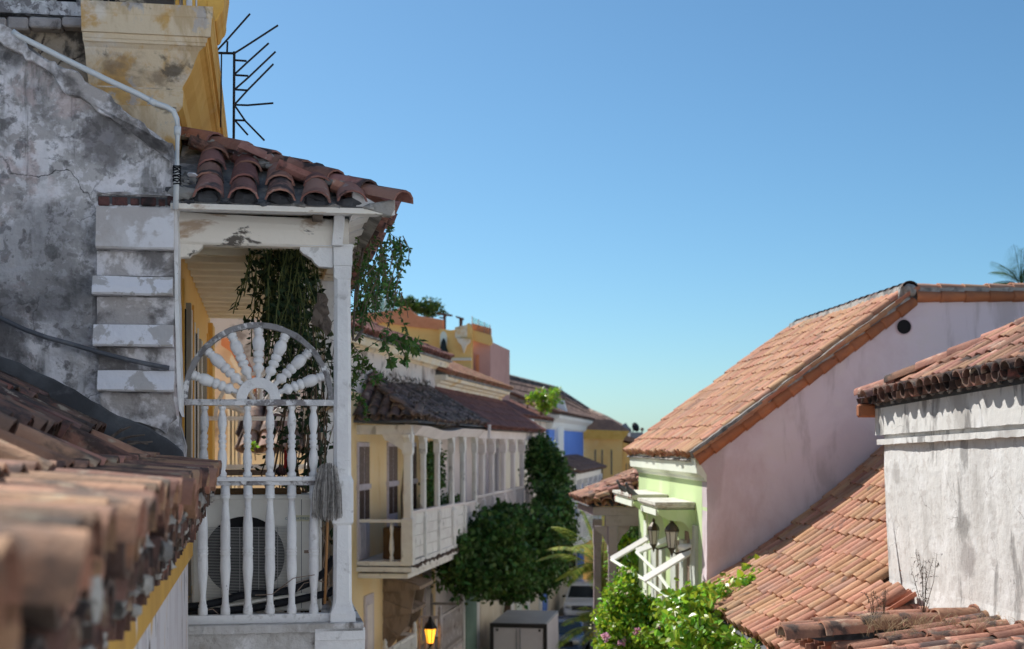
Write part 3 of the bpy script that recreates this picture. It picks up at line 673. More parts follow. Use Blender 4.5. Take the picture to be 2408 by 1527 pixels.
# posts
def post(y, m='white_wood', nm='post'):
    zc = 1.23; h = .060; mb = MB()
    z = lambda v: fl(800, v, 0)[1]
    mb.sqloft((0, y), [(zf-.005, .088,.004), (z(1440), .086,.004), (z(1425), .070,.012), (z(1410), h+.003,.02), (z(1235), h+.001,.024), (z(1228), h+.013,.004), (z(1130), h+.013,.004), (z(1118), h,.022),
                       (z(660), h-.004,.022), (z(655), h-.001,.004), (z(630), h+.001,.003), (zc, h+.001,.003)]); 
    part(nm, mb, m, bal)
    mb = MB(); a = z(628); mb.box(-h-.004, h+.006, y-.067, y+.067, a, z(583)); part('capital', mb, 'white_wood', bal, bev=.004)
    mb = MB(); mb.box(-h-.3, h+.016, y-.06, y+.072, z(583), z(577)); part('cap_board', mb, 'white_wood', bal, bev=.002)
    pr = [(-h-.006, z(583)), (-.29, z(585)), (-.29, z(592)), (-.27, z(600)), (-.24, z(606)), (-.21, z(612)), (-.19, z(622)), (-.17, z(628)), (-.16, z(630)), (-h-.006, z(632))]
    mb = MB(); mb.prism(pr, 'y', y-.045, y+.05); part('bracket', mb, 'white_wood', bal, bev=.003)
for y in (0, 2.1, 4.2, 6.25): post(y)
# wall-side bracket
pr = [fl(u, v, 0) for u, v in ((420,568),(478,570),(479,577),(476,584),(466,594),(452,600),(446,607),(421,608))]
mb = MB(); mb.prism(pr, 'y', -.05, .05); part('bracket', mb, 'cream_beam', bal, bev=.004)
# head beams: a rough log across the end, straight beam along the front
zb0 = fl(600, 579, -.04)[1]; zb1 = fl(600, 503, -.04)[1]; zb2 = fl(600, 486, -.04)[1]
mb = MB(); n = 16; rs = []
for k in range(n+1):
    x = x_in + (fl(783,540,-.04)[0]-x_in)*k/n; w = .008*noise.noise(V((x*4, 0, 2))); dz = -.03*(k/n)
    rs.append([V((x, -.065+w, zb0+.015+w)), V((x, -.05+w, zb0)), V((x, .06, zb0)), V((x, .06, zb1)), V((x, -.035, zb1+dz+w)), V((x, -.07+w*.5, zb1-.05+dz)), V((x, -.078+w, (zb0+zb1)/2))])
mb.rings(rs); part('log_beam', mb, 'cream_beam', bal)
mb = MB(); mb.box(x_in, fl(735,495,-.1)[0], -.045, .05, zb1+.004, zb2+.01); part('wall_plate', mb, 'cream_beam', bal, bev=.004)
mb = MB(); a = fl(780, 577, -.1); b = fl(810, 504, -.1)
mb.prism([fl(u, v, -.1) for u, v in ((779,578),(805,578),(808,545),(811,506),(786,505),(783,545))], 'y', -.12, .06); part('rafter_end', mb, 'white_wood', bal, bev=.004)
mb = MB(); mb.box(-.05, .05, .06, YF, zb0+.01, zb1); part('front_beam', mb, 'cream_beam', bal, bev=.004)
mb = MB(); p = fl(742, 500, -.15); mb.box(p[0]-.02, p[0]+.05, -.16, 0, p[1]-.05, p[1]+.04); part('rafter_end', mb, 'driftwood', bal, bev=.006)
# ceiling boards and joists
mb = MB(); mb.box(x_in, -.05, .06, YF, zb1-.02, zb1); part('ceiling', mb, 'cream_ceiling', bal)
for k in range(14):
    y = .42+k*.44; mb = MB(); mb.box(x_in, -.052, y, y+.10, zb0+.05, zb1-.021); part('joist', mb, 'cream_ceiling', bal, bev=.005)
# soffit boards: lapped, oversailing the front beam to the eave
xe, ye = .36, -.40
ze = fl(600, 479, ye)[1]
sl = math.tan(rad(25))
k = 0; y = ye+.07
while y < YF:
    w = .32; mb = MB(); zo = .012*(k % 2)
    mb.prism([(.05, zb1-.03-zo*.3), (xe-.16, ze+.02-zo), (xe-.16, ze+.04-zo), (.05, zb1+.13)], 'y', y, y+w-.012); part('soffit_board', mb, 'white_wood', bal); y += w; k += 1
mb = MB(); mb.prism([(ye+.03, ze-.045), (ye+.03, ze-.015), (-.05, zb2+.05), (-.04, zb1)], 'x', x_in, xe-.03); part('eave_soffit', mb, 'white_wood', bal)
a = fl(421, 487, ye+.02); mb = MB(); mb.box(x_in, xe-.10, ye+.015, ye+.035, ze-.045, ze-.008); part('fascia', mb, 'cream_beam', bal, bev=.003)
mb = MB(); mb.prism([(xe-.06, ze-.06),(xe-.03,ze-.005),(xe-.03,ze+.06),(xe-.22,ze+.02),(xe-.22,ze-.02)], 'y', ye+.01, ye+.10); part('corner_mortar', mb, 'mortar', bal, bev=.01)
# roof: end slope facing the lens, front slope, hip
run = xe - x_in; zr = ze + run*sl; cy = math.cos(rad(25)); sy = math.sin(rad(25))
mb = MB()
A = V((x_in, ye+.02, ze-.012)); B = V((xe-.10, ye+.02, ze-.012)); Cc = V((x_in, ye+run, zr-.02)); Dd = V((x_in, YF+.2, zr-.02)); E = V((xe-.10, YF+.2, ze+.025))
off = V((0, 0, -.02))
mb.add([A, B, Cc, Dd, E, A+off, B+off, Cc+off, Dd+off, E+off], [(0,1,2), (1,4,3,2), (7,6,5), (7,8,9,6), (0,5,6,1), (1,6,9,4), (4,9,8,3), (3,8,7,2), (2,7,5,0)])
part('roof_deck', mb, 'mortar', bal)
s_end = plane_surf((x_in, ye, ze), (1,0,0), (0, cy, sy))
pt = .235
xs0 = fl(487, 470, ye)[0]-x_in-pt*.5
def s_end2(s, r): return s_end(s + xs0, r)
tile_roof(bal, s_end2, 5, pt, 4, .36, T_sh, 'tile_redbrown', cap=60, clip=lambda s, r: s+xs0 < run-.05 - r*cy*1.0 - .10, lift=.012, pans='none', jit=1.2)
for i in range(5):
    mb = MB(); xx = x_in + xs0 + (i+.5)*pt; mb.blob((xx, ye+.10, ze+.035), (.085,.05,.055), i, .25); part('arch_filling', mb, 'mortar_dark', bal)
for i in range(6):
    mb = MB(); xx = x_in + xs0 + i*pt; mb.blob((xx, ye+.06, ze+.0), (.05,.06,.022), i+9, .4); part('mortar_lump', mb, R.choice(('mortar','mortar_dark')), bal)
s_fr = plane_surf((xe, ye, ze), (0,1,0), (-cy, 0, sy))
tile_roof(bal, s_fr, 28, .235, 5, .36, T_sh, 'tile_redbrown', cap=170, clip=lambda s, r: s > r*cy + .12, lift=.012)
tile_row(bal, V((xe+.02, ye-.02, ze+.035)), V((x_in+.05, ye+run-.05, zr+.045)), .335, T_sh, 'hip_tile', scale=1.02, jit=1.0)
# mortar lumps packed under the hip tiles and between courses
for k in range(26):
    t = R.random(); q = R.random(); x = xe - t*run*.95; y = ye + t*run*.95
    s = R.uniform(.02, .11); mbk = MB(); c = V((x - s*.9, y - s*.9*0 - .03, ze + t*run*sl*.96 + .045 - s*.18 + .01))
    mbk.blob(c, (R.uniform(.04,.085), R.uniform(.03,.06), R.uniform(.018,.04)), k, .35); part('mortar_lump', mbk, 'mortar', bal, smooth=False)
for k in range(14):
    mbk = MB(); c = V((x_in + R.uniform(.02,.16), ye + R.uniform(.03,.5), 0)); c.z = ze + (c.y-ye)*sl + .03
    mbk.blob(c, (R.uniform(.03,.09), R.uniform(.03,.06), R.uniform(.02,.05)), k+40, .4); part('mortar_lump', mbk, R.choice(('mortar','mortar_dark')), bal)
mbk = MB(); a = fl(452,402,ye+.12); mbk.blob((a[0], ye+.1, a[1]-.03), (.035,.05,.012), 3, .2); part('mortar_lump', mbk, 'quoin_plaster', bal)

# sunburst panel and balusters of the end railing
def rail(v0, v1, u0, u1, nm, d=.03, m='grey_wood'):
    a = fl(u0, v0, 0); b = fl(u1, v1, 0); mb = MB(); mb.box(a[0], b[0], -d, d, b[1], a[1]); return part(nm, mb, m, bal, bev=.003)
rail(939, 955, 430, 787, 'rail', .034)
rail(1122, 1131, 430, 742, 'rail', .045, 'white_wood'); rail(1131.5, 1141, 430, 742, 'rail', .032)
rail(1448, 1466, 430, 798, 'rail', .036, 'white_wood')
c0 = V((fl(608, 940, 0)[0], 0, fl(608, 940, 0)[1]))
def arch(r0, r1, d, nm, m, n=40, a0=0, a1=180, ez=1.0):
    mb = MB(); rs = []
    for k in range(n+1):
        a = rad(a0 + (a1-a0)*k/n); c, s = math.cos(a), math.sin(a)*ez; j = .004*noise.noise(V((k*.5, 1, 2)))
        rs.append([V((c0.x+c*r0, -d, c0.z+s*r0)), V((c0.x+c*(r1+j), -d, c0.z+s*(r1+j))), V((c0.x+c*(r1+j), d, c0.z+s*(r1+j))), V((c0.x+c*r0, d, c0.z+s*r0))])
    mb.rings(rs); return part(nm, mb, m, bal, bev=.003)
arch(.470, .508, .035, 'arch_rim', 'rim_wood', ez=1.035)
arch(.078, .150, .03, 'arch_hub', 'white_wood', 24)
sp = [(0,.012),(.04,.02),(.10,.018),(.15,.036),(.22,.042),(.27,.026),(.30,.026),(.31,.036),(.35,.040),(.40,.034),(.41,.024),(.43,.036),(.48,.040),(.53,.036),(.545,.026),(.56,.038),(.63,.040),(.70,.046),(.78,.040),(.85,.026),(.86,.034),(.89,.034),(.90,.028),(.93,.036),(1.0,.036)]
for an in (20, 43, 67, 90, 113, 137, 160):
    c, s = math.cos(rad(an)), math.sin(rad(an)); mb = MB(); mb.lathe(c0+V((c*.145, 0, s*.145)), c0+V((c*.475, 0, s*.475*1.03)), [(t, r*.94) for t, r in sp], 12); part('spoke', mb, 'white_wood', bal, smooth=True)
up = [(0,.030),(.06,.030),(.065,.024),(.09,.020),(.16,.028),(.26,.032),(.36,.026),(.40,.018),(.42,.026),(.45,.026),(.46,.02),(.48,.028),(.52,.028),(.53,.02),(.56,.027),(.59,.027),(.61,.018),(.66,.024),(.74,.031),(.84,.028),(.92,.018),(.95,.022),(.96,.026),(1,.026)]
for u in (478, 523, 582, 635, 686, 737):
    a = fl(u, 1122, 0); b = fl(u, 955, 0); mb = MB(); mb.lathe((a[0],0,a[1]), (a[0]+(.01 if u==478 else 0),0,b[1]), up, 10); part('baluster', mb, R.choice(('white_wood','grey_wood','white_wood')), bal, smooth=True)
lo = [(0,.036),(.06,.036),(.062,.030),(.075,.034),(.09,.026),(.16,.024),(.27,.033),(.36,.040),(.44,.037),(.462,.036),(.466,.040),(.478,.040),(.482,.034),(.488,.040),(.50,.040),(.504,.034),(.51,.040),(.522,.040),(.53,.036),(.60,.038),(.70,.036),(.80,.028),(.86,.024),(.895,.026),(.90,.036),(.912,.037),(.918,.032),(.924,.037),(.935,.036),(.938,.034),(1,.034)]
for u in (477, 530, 583, 635, 686, 738):
    a = fl(u, 1448, 0); b = fl(u, 1141, 0); mb = MB(); mb.lathe((a[0],0,a[1]), (a[0],0,b[1]), [(t, r*.9) for t, r in lo], 12); part('baluster', mb, 'white_wood', bal, smooth=True)
# front railing of the balcony, seen almost end on
for v0, v1 in ((939,955), (1122,1140), (1448,1466)):
    a = fl(800, v0, 0); b = fl(800, v1, 0); mb = MB(); mb.box(-.035, .035, .06, YF, b[1], a[1]); part('rail', mb, 'white_wood', bal, bev=.003)
for k in range(40):
    y = .2+k*.15
    if min(abs(y-q) for q in (2.1,4.2,6.25)) < .1: continue
    mb = MB(); mb.lathe((0,y,fl(800,1448,0)[1]), (0,y,fl(800,1141,0)[1]), [(t, r*.9) for t, r in lo[::2]], 6); part('baluster', mb, 'white_wood', bal, smooth=True)
# far end railing with its own sunburst
y = YF
for v0, v1 in ((939,955), (1122,1140), (1448,1466)):
    a = fl(800, v0, 0); b = fl(800, v1, 0); mb = MB(); mb.box(x_in, 0, y-.03, y+.03, b[1], a[1]); part('rail', mb, 'white_wood', bal)
mbf = MB(); rs = []
for k in range(25):
    a = rad(180*k/24); c, s = math.cos(a), math.sin(a); rs.append([V((c0.x+c*.47, y-.03, c0.z+s*.47)), V((c0.x+c*.51, y-.03, c0.z+s*.51)), V((c0.x+c*.51, y+.03, c0.z+s*.51)), V((c0.x+c*.47, y+.03, c0.z+s*.47))])
mbf.rings(rs); part('arch_rim', mbf, 'white_wood', bal)
for an in (20, 43, 67, 90, 113, 137, 160):
    c, s = math.cos(rad(an)), math.sin(rad(an)); mb = MB(); mb.lathe(c0+V((c*.145, y, s*.145)), c0+V((c*.475, y, s*.475)), [(t, r*.94) for t, r in sp[::2]], 8); part('spoke', mb, 'white_wood', bal, smooth=True)

# ---- air-conditioning unit on the balcony floor
ya = .17
a = fl(452, 1166, ya); b = fl(757, 1436, ya)
ac = thing('air_conditioner', 'dirty white outdoor air conditioning unit behind the lower balusters', 'air conditioner', FL, ((a[0]+b[0])/2, ya+.17, b[1]))
mb = MB(); mb.box(a[0], b[0], ya, ya+.33, b[1], a[1]); part('casing', mb, 'ac_white', ac, bev=.012)
mb = MB(); mb.box(a[0]-.004, b[0]+.004, ya-.008, ya+.34, a[1]-.03, a[1]+.004); part('lid', mb, 'ac_white', ac, bev=.004)
xc, zc = fl(575, 1308, ya); rc = .275
mb = MB(); mb.tube([V((xc, ya-.006, zc)), V((xc, ya-.002, zc))], rc, 40); part('fan_opening', mb, 'black', ac)
mb = MB(); mb.lathe((xc, ya-.012, zc), (xc, ya-.004, zc), [(0,.07),(1,.09)], 16)
for k in range(3):
    a2 = k*2.09+.4; mb.prism([(xc+.05*math.cos(a2), zc+.05*math.sin(a2)), (xc+.24*math.cos(a2-.3), zc+.24*math.sin(a2-.3)), (xc+.25*math.cos(a2+.3), zc+.25*math.sin(a2+.3)), (xc+.07*math.cos(a2+.7), zc+.07*math.sin(a2+.7))], 'y', ya-.010, ya-.007)
part('fan', mb, 'hose_black', ac)
mb = MB(); gx0, gx1 = xc-.29, fl(697, 1300, ya)[0]; gz0, gz1 = zc-.28, fl(600, 1240, ya)[1]
nz = 46
for k in range(nz+1):
    z = gz0+(gz1-gz0)*k/nz; mb.box(gx0, gx1, ya-.027, ya-.022, z-.0016, z+.0016)
for k in range(6):
    x = gx0+(gx1-gx0)*k/5; mb.box(x-.0022, x+.0022, ya-.0215, ya-.018, gz0, gz1)
part('fan_grille', mb, 'ac_wire', ac)
x0 = fl(709, 1300, ya)[0]; mb = MB(); mb.box(x0-.002, x0+.002, ya-.003, ya+.01, b[1]+.02, a[1]-.03); part('panel_seam', mb, 'dark_pipe', ac)
h = fl(668, 1362-85, ya); a2 = fl(711, 1243-15, ya)
p0 = fl(697+3, 1405-15, ya)
q0 = fl(713, 1292, ya); q1 = fl(735, 1303, ya); mb = MB(); mb.box(q0[0], q1[0], ya-.004, ya+.01, q1[1], q0[1]); part('handle_frame', mb, 'ac_white', ac)
mb = MB(); mb.box(q0[0]+.006, q1[0]-.006, ya-.006, ya+.01, q1[1]+.006, q0[1]-.006); part('handle_recess', mb, 'weathered_brown', ac)
l0 = fl(689, 1212, ya); l1 = fl(736, 1226, ya); mb = MB(); mb.box(l0[0], l1[0], ya-.003, ya+.01, l1[1], l0[1]); part('brand_label', mb, 'label_yellow', ac)
def text(s, size, M, m, root, name='lettering', ext=.001, al='LEFT'):
    cu = bpy.data.curves.new(name, 'FONT'); cu.body = s; cu.size = size; cu.extrude = ext; cu.align_x = al; cu.resolution_u = 2
    tmp = bpy.data.objects.new(name, cu); COL.objects.link(tmp)
    dg = bpy.context.evaluated_depsgraph_get(); dg.update(); me = bpy.data.meshes.new_from_object(tmp.evaluated_get(dg)); bpy.data.objects.remove(tmp)
    me.materials.clear(); me.materials.append(MATS[m])
    o = bpy.data.objects.new(name, me); COL.objects.link(o); o.parent = root; o.matrix_local = Matrix.Translation(-OFF[root.name][0]) @ M; return o
text('COMFORTFRESH', .0235, Matrix.Translation((l0[0]-.055, ya-.0045, l1[1]+.012)) @ Matrix.Rotation(rad(90), 4, 'X'), 'label_blue', ac)
# things lying on the unit
a = fl(500, 1150, .3); b = fl(708, 1165, .3); mb = MB(); mb.box(a[0], b[0], .2, .45, b[1]-.02, a[1]); solo('folded_tray', mb, 'cardboard_brown', 'brown tray lying on top of the air conditioning unit', 'tray', FL, bev=.01)
# hoses and cables
hs1 = [(430,1428),(470,1425),(520,1415),(560,1402),(600,1396),(640,1395),(690,1386),(730,1370),(765,1345),(785,1310)]
hs2 = [(430,1445),(480,1440),(540,1436),(600,1430),(650,1420),(700,1411),(740,1402),(775,1395),(785,1385)]
for pts, r, m, lb in ((hs1, .026, 'hose_black', 'upper black insulated hose sagging in front of the air conditioning unit'), (hs2, .026, 'hose_black', 'lower black insulated hose lying behind the bottom rail of the balcony')):
    mb = MB(); mb.tube([flp(u, v, .10) for u, v in pts], r, 8); solo('insulated_hose', mb, m, lb, 'hose', FL, 'hoses of the air conditioning unit', smooth=True)
mb = MB(); mb.tube([flp(u, v, .13) for u, v in ((440,1440),(520,1428),(600,1414),(680,1403),(720,1400))], .016, 8); solo('drain_hose', mb, 'ac_white', 'beige drain hose between the two black hoses', 'hose', FL, smooth=True)
for k, (pts, lb) in enumerate((([(655,1385),(690,1372),(730,1362),(775,1370)], 'thin wire running level across the right end of the air conditioning unit'), ([(700,1390),(715,1372),(745,1365),(780,1376)], 'thin wire arching over the upper black hose'), ([(470,1440),(500,1432),(520,1450),(560,1470)], 'thin wire looping over the bottom rail of the balcony'),
        ([(755,1240),(768,1290),(760,1330),(775,1360),(765,1410)], 'thin wire hanging down beside the broom handle'), ([(452,1452),(446,1490),(428,1520)], 'thin wire trailing down over the balcony slab'), ([(600,1400),(640,1398),(690,1360),(740,1352)], 'long thin wire rising to the right over the hoses'))):
    mb = MB(); mb.tube([flp(u, v, .05-.02*k) for u, v in pts], .003, 5); solo('cable', mb, 'weathered_brown', lb, 'cable', FL, 'loose wires on the balcony')
# broom hung upside down against the post
a = flp(771, 1088, -.06)
brm = thing('straw_broom', 'grey straw broom hanging upside down against the white post', 'broom', FL, flp(765, 1420, -.03))
mb = MB()
for k in range(330):
    t = R.uniform(-1, 1); dd = R.uniform(-1, 1); w = math.sqrt(max(0, 1-t*t))
    st = flp(771 + t*22, 1088 + 14*(1-w) + R.uniform(0, 16), -.07 + dd*.03*w - .01)
    md = flp(770 + t*33, 1150 + R.uniform(-5,5), -.08 + dd*.05)
    en = flp(770 + t*35 + R.uniform(-4,4), 1222 - 18*abs(t)**3*0 + R.uniform(-16, 8) - 10*abs(t), -.07 + dd*.055)
    mb.tube([st, md, md.lerp(en, .6)+V((R.uniform(-.006,.006),0,0)), en], .0026, 3)
part('bristle', mb, 'straw', brm, recalc=False, kind='stuff')
mb = MB(); mb.blob(flp(770, 1140, -.07), (.075,.04,.14), 4, .1); part('bristle_core', mb, 'straw', brm)
mb = MB(); mb.tube([flp(771,1200,-.06), flp(768,1300,-.045), flp(764,1420,-.03)], .0095, 8); part('handle', mb, 'broom_stick', brm, smooth=True)
# objects on the balcony
mb = MB(); a = fl(560,1100,.8); b = fl(572,1100,.8)
mb = MB(); mb.box(*(fl(500,1115,1.2)[0], fl(700,1115,1.2)[0]), 1.2, 1.5, fl(600,1118,1.2)[1], fl(600,1106,1.2)[1]); solo('wooden_shelf', mb, 'weathered_brown', 'low wooden bench behind the mid rail of the balcony', 'bench', FL, bev=.005)
mb = MB(); mb.blob(flp(662, 1108, .5), (.04,.04,.03), 2, .2); solo('clay_pot', mb, 'dark_brick', 'small brown clay pot behind the mid rail', 'pot', FL)
mb = MB(); mb.blob(flp(672, 1085, .7), (.018,.02,.085), 5, .3); solo('red_bottle', mb, 'red_paint', 'slim red bottle standing among the stems', 'bottle', FL)

# ---- plants on the balcony
def strand(mb, lf, p, L, drift, n, lw, ll, stem=.004):
    pts = [V(p)]; d = V((0,0,-1))
    for k in range(n):
        d = (d + V((R.gauss(0,.12)+drift.x, R.gauss(0,.12)+drift.y, -.15))).normalized(); pts.append(pts[-1]+d*(L/n))
    mb.tube(pts, stem, 4)
    for k in range(1, len(pts)):
        for q in range(2):
            if R.random() < .85: lf.leaf(pts[k-1].lerp(pts[k], R.random()), rnddir(-.5), rnddir(), ll*R.uniform(.7,1.3), lw*R.uniform(.7,1.3))
hp = thing('hanging_plant', 'dark leafy plant hanging in long strands from the balcony ceiling', 'plant', FL, flp(670, 580, .6))
st, lf = MB(), MB()
for k in range(105):
    u = R.gauss(672, 36); u = min(max(u, 588), 748)
    lim = 990 - abs(u-672)*1.9 if u > 610 else 760
    Ln = max(.25, (R.uniform(.55,1.0)*(lim-585))/341)
    strand(st, lf, flp(u, 584, R.uniform(.35,1.2)), Ln, V((R.gauss(0,.02),0,0)), max(4, int(Ln*17)), .030, .062)
part('stem', st, 'stem_green', hp, kind='stuff'); part('foliage', lf, 'leaf_dark', hp, recalc=False, kind='stuff')
pt_ = thing('potted_shrub', 'bare brown stems of a tall shrub with sparse leaves behind the railing', 'plant', FL, flp(700, 1440, .7))
st, lf = MB(), MB()
for k in range(30):
    u0 = R.uniform(655, 775); y = R.uniform(.4, 1.3); p = flp(u0, 1445, y); q = flp(u0 + R.uniform(-35, 35), R.uniform(640, 1000), y + R.uniform(-.2,.2))
    m1 = p.lerp(q, .4)+V((R.gauss(0,.05), 0, 0)); m2 = p.lerp(q, .7)+V((R.gauss(0,.06), 0, 0))
    sm = MB(); sm.tube([p, m1, m2, q], R.uniform(.006,.014), 5, .003); part('stem', sm, 'bark', pt_)
    for j in range(26):
        t = R.uniform(.25, 1); c = (m2.lerp(q, (t-.6)/.4) if t > .6 else m1.lerp(m2, max(0,(t-.4)/.3))) + rnddir()*.07
        lf.leaf(c, rnddir(-.4), rnddir(), R.uniform(.05,.10), R.uniform(.025,.05))
part('foliage', lf, 'leaf_dark', pt_, recalc=False, kind='stuff')
mb = MB(); mb.blob(flp(756, 738, .25), (.055,.05,.11), 9, .5, 10, 8); solo('driftwood', mb, 'driftwood', 'chunk of grey driftwood hung beside the white post', 'driftwood', FL)
# creeper over the front eave
cr = thing('creeper', 'feathery green creeper trailing from the eave outside the white post', 'plant', FL, FL.at(870, 600, x=.3))
st, lf = MB(), MB()
def spray(p, q, n=7, l=.05, w=.028, sp=.10, r=.004):
    p = V(p); q = V(q); md = p.lerp(q, .5)+rnddir()*(q-p).length*.12; st.tube([p, p.lerp(md,.6), md, q], r, 4, r*.5)
    for k in range(n*3):
        t = R.random(); c = p.lerp(md, t*2) if t < .5 else md.lerp(q, t*2-1)
        for s in (-1, 1):
            lf.leaf(c, (rnddir(-.3)+ (q-p).normalized()*.4), rnddir(.8), l*R.uniform(.6,1.3), w*R.uniform(.6,1.3))
for k in range(84):
    t = R.random(); v = 555+t*140; u = R.uniform(838, 930 - t*52) if R.random() < .78 else R.uniform(895, 950)
    p = FL.at(u, v, x=R.uniform(.12,.36)); spray(p, p + V((R.uniform(-.12,.07), R.uniform(-.12,.12), -R.uniform(.08,.28))), 4, .036, .019)
for u, v in ((950,552),(958,600),(942,640),(928,672),(918,692),(905,650)):
    p = FL.at(u-26, v-25, x=.40); q = FL.at(u-2, v+25, x=.42); spray(p, q, 6, .04, .02)
st.tube([FL.at(838,720,x=.1), FL.at(845,640,x=.15), FL.at(858,560,x=.3)], .01, 5); st.tube([FL.at(830,800,x=.08), FL.at(835,690,x=.12), FL.at(850,600,x=.3)], .008, 5)
part('stem', st, 'bark', cr, kind='stuff'); part('foliage', lf, 'leaf_mid', cr, recalc=False, kind='stuff')
vn = thing('wall_vine', 'thin drooping vine branches with fern-like leaves reaching out past the white post', 'plant', FL, FL.at(832, 880, x=.08))
st, lf = MB(), MB()
for a, b, n in (((830,810),(905,792),4), ((905,792),(958,812),12), ((930,800),(978,826),8), ((958,790),(985,800),6), ((905,800),(915,845),10), ((938,805),(945,850),6), ((830,810),(845,850),8), ((830,840),(846,885),7), ((832,870),(880,872),9), ((880,872),(905,890),6), ((840,880),(862,910),7), ((832,900),(840,960),7), ((835,930),(862,985),9), ((828,780),(850,770),5),((832,740),(845,800),8)):
    spray(FL.at(a[0], a[1], x=.2), FL.at(b[0], b[1], x=.32), n, .05, .026, r=.0045)
part('stem', st, 'bark', vn, kind='stuff'); part('foliage', lf, 'leaf_mid', vn, recalc=False, kind='stuff')
br = thing('spiky_plant', 'spiky rosette plant with strap leaves growing beside the white post', 'plant', FL, FL.at(846, 760, x=.2))
c = FL.at(852, 742, x=.25)
for k in range(34):
    a = R.uniform(0, 6.28); e = R.uniform(-.3, 1.2); d = V((math.cos(a)*math.cos(e), math.sin(a)*math.cos(e), math.sin(e))); L = R.uniform(.16,.3)
    mb = MB(); sd = d.cross(V((0,0,1))).normalized()*.011; p1 = c+d*L*.5+V((0,0,.01)); p2 = c+d*L+V((0,0,-.09))
    mb.add([c-sd*.6, c+sd*.6, p1+sd, p2, p1-sd], [(0,1,2,4),(2,3,4)]); part('leaf', mb, 'leaf_mid', br, recalc=False)
mb = MB(); mb.tube([c, c+V((0,0.0,-.12)), FL.at(836,800,x=.1)], .012, 6); part('stem', mb, 'bark', br)

# ------------------------------------------------------------------ foreground tiled roof
nr = thing('near_house', 'blurred low tiled roof with ochre plaster wall close to the lens', 'house', FL, (-2.5, -4, ZS))
EX, EZ = -.815, -.235
T_old = tile_set('old', 'tile_old', L=.50, w0=.225, w1=.18, h=.095)
def near_surf(s, r):
    y = -8.5 + s
    b0 = .42
    sag = .015*noise.noise(V((s*.6, 0, 5)))
    if r < b0: a = rad(8); pos = V((EX - r*math.cos(a), y, EZ + r*math.sin(a) + sag))
    else:
        a0 = rad(8); a = rad(29); q = r-b0; pos = V((EX - b0*math.cos(a0) - q*math.cos(a), y, EZ + b0*math.sin(a0) + q*math.sin(a) + sag))
    e = V((0,1,0)); up = V((-math.cos(a), 0, math.sin(a))); n = up.cross(e)*-1
    n = e.cross(up)
    if n.z < 0: n = -n
    return pos, up.cross(n), up, n
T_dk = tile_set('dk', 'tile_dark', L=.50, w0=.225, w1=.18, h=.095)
tile_roof(nr, near_surf, 36, .225, 2, .40, T_old, 'tile_old', cap=145, lift=.02, pans='part', jit=1.7)
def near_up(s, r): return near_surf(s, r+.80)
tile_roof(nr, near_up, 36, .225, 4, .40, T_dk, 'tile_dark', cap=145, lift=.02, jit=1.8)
# deck, wall and corbelled courses of tile ends under the eave
prof = [(EX-.10, EZ-.05), (EX-.42, EZ+.01), (EX-2.6, EZ+1.22), (EX-2.6, EZ+1.1), (EX-.45, EZ-.09), (EX-.10, EZ-.10)]
mb = MB(); mb.prism(prof, 'y', -8.5, -.42); part('roof_deck', mb, 'mortar', nr)
tm = tile_mb(L=.30, w0=.215, w1=.19, h=.09, seed=3)
for dz, dx in ((-.105, .035), (-.205, .085), (-.30, .13)):
    for i in range(36):
        y = -8.5 + (i+.5)*.225 + R.gauss(0,.008) + (.1 if dx > .1 else 0)
        e = V((0,1,0)); upv = V((-1,0,.05)).normalized(); n = e.cross(upv); n = n if n.z > 0 else -n
        M = frame_m(V((EX - dx + R.gauss(0,.008), y, EZ+dz-.02)), upv.cross(n), upv, n)
        if i < 0: continue
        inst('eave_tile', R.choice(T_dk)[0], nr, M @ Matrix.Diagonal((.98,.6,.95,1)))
    mb = MB(); mb.box(EX-2.0, EX-dx-.10, -8.5, -.40, EZ+dz-.045, EZ+dz-.02); part('mortar_course', mb, 'mortar_dark', nr)
    for k in range(22):
        mb = MB(); y = -8.3+k*.36+R.uniform(-.1,.1); mb.blob((EX-dx-.01+R.uniform(-.03,.02), y, EZ+dz+R.uniform(.0,.07)), (.03,.05,R.uniform(.02,.045)), k, .4, 6, 5); part('mortar_lump', mb, 'mortar', nr)
mb = MB(); mb.box(EX-2.4, EX-.17, -8.5, -.42, -.72, EZ-.33); part('wall', mb, 'peeling_ochre', nr)
mb = MB(); mb.box(EX-2.38, EX-.20, -8.5, -.44, ZS, -.72); part('lower_wall', mb, 'peeling_white', nr)

# ---- unseen houses added behind and beside the lens to bounce light on shaded fronts
bk = thing('bounce_house_back', 'unseen tall whitewashed house added behind the viewpoint to bounce light', 'house', W0, (2, -12, ZS))
mb = MB(); mb.box(-16, 18, -20, -7, ZS, 9); part('wall', mb, 'cool_white', bk)
mb = MB(); mb.box(-16.3, 18.3, -20.3, -6.6, 9, 9.4); part('roof', mb, 'tile_brown', bk)
for x in range(-14, 18, 4):
    for z0 in (-7.5, -3.0, 2.5):
        mb = MB(); mb.box(x-.6, x+.6, -7.02, -6.93, z0, z0+2.2); w = part('window', mb, 'white_wood', bk); mb = MB(); mb.box(x-.45, x+.45, -6.94, -6.9, z0+.1, z0+2.1); part('pane', mb, 'window_dark', bk, w)

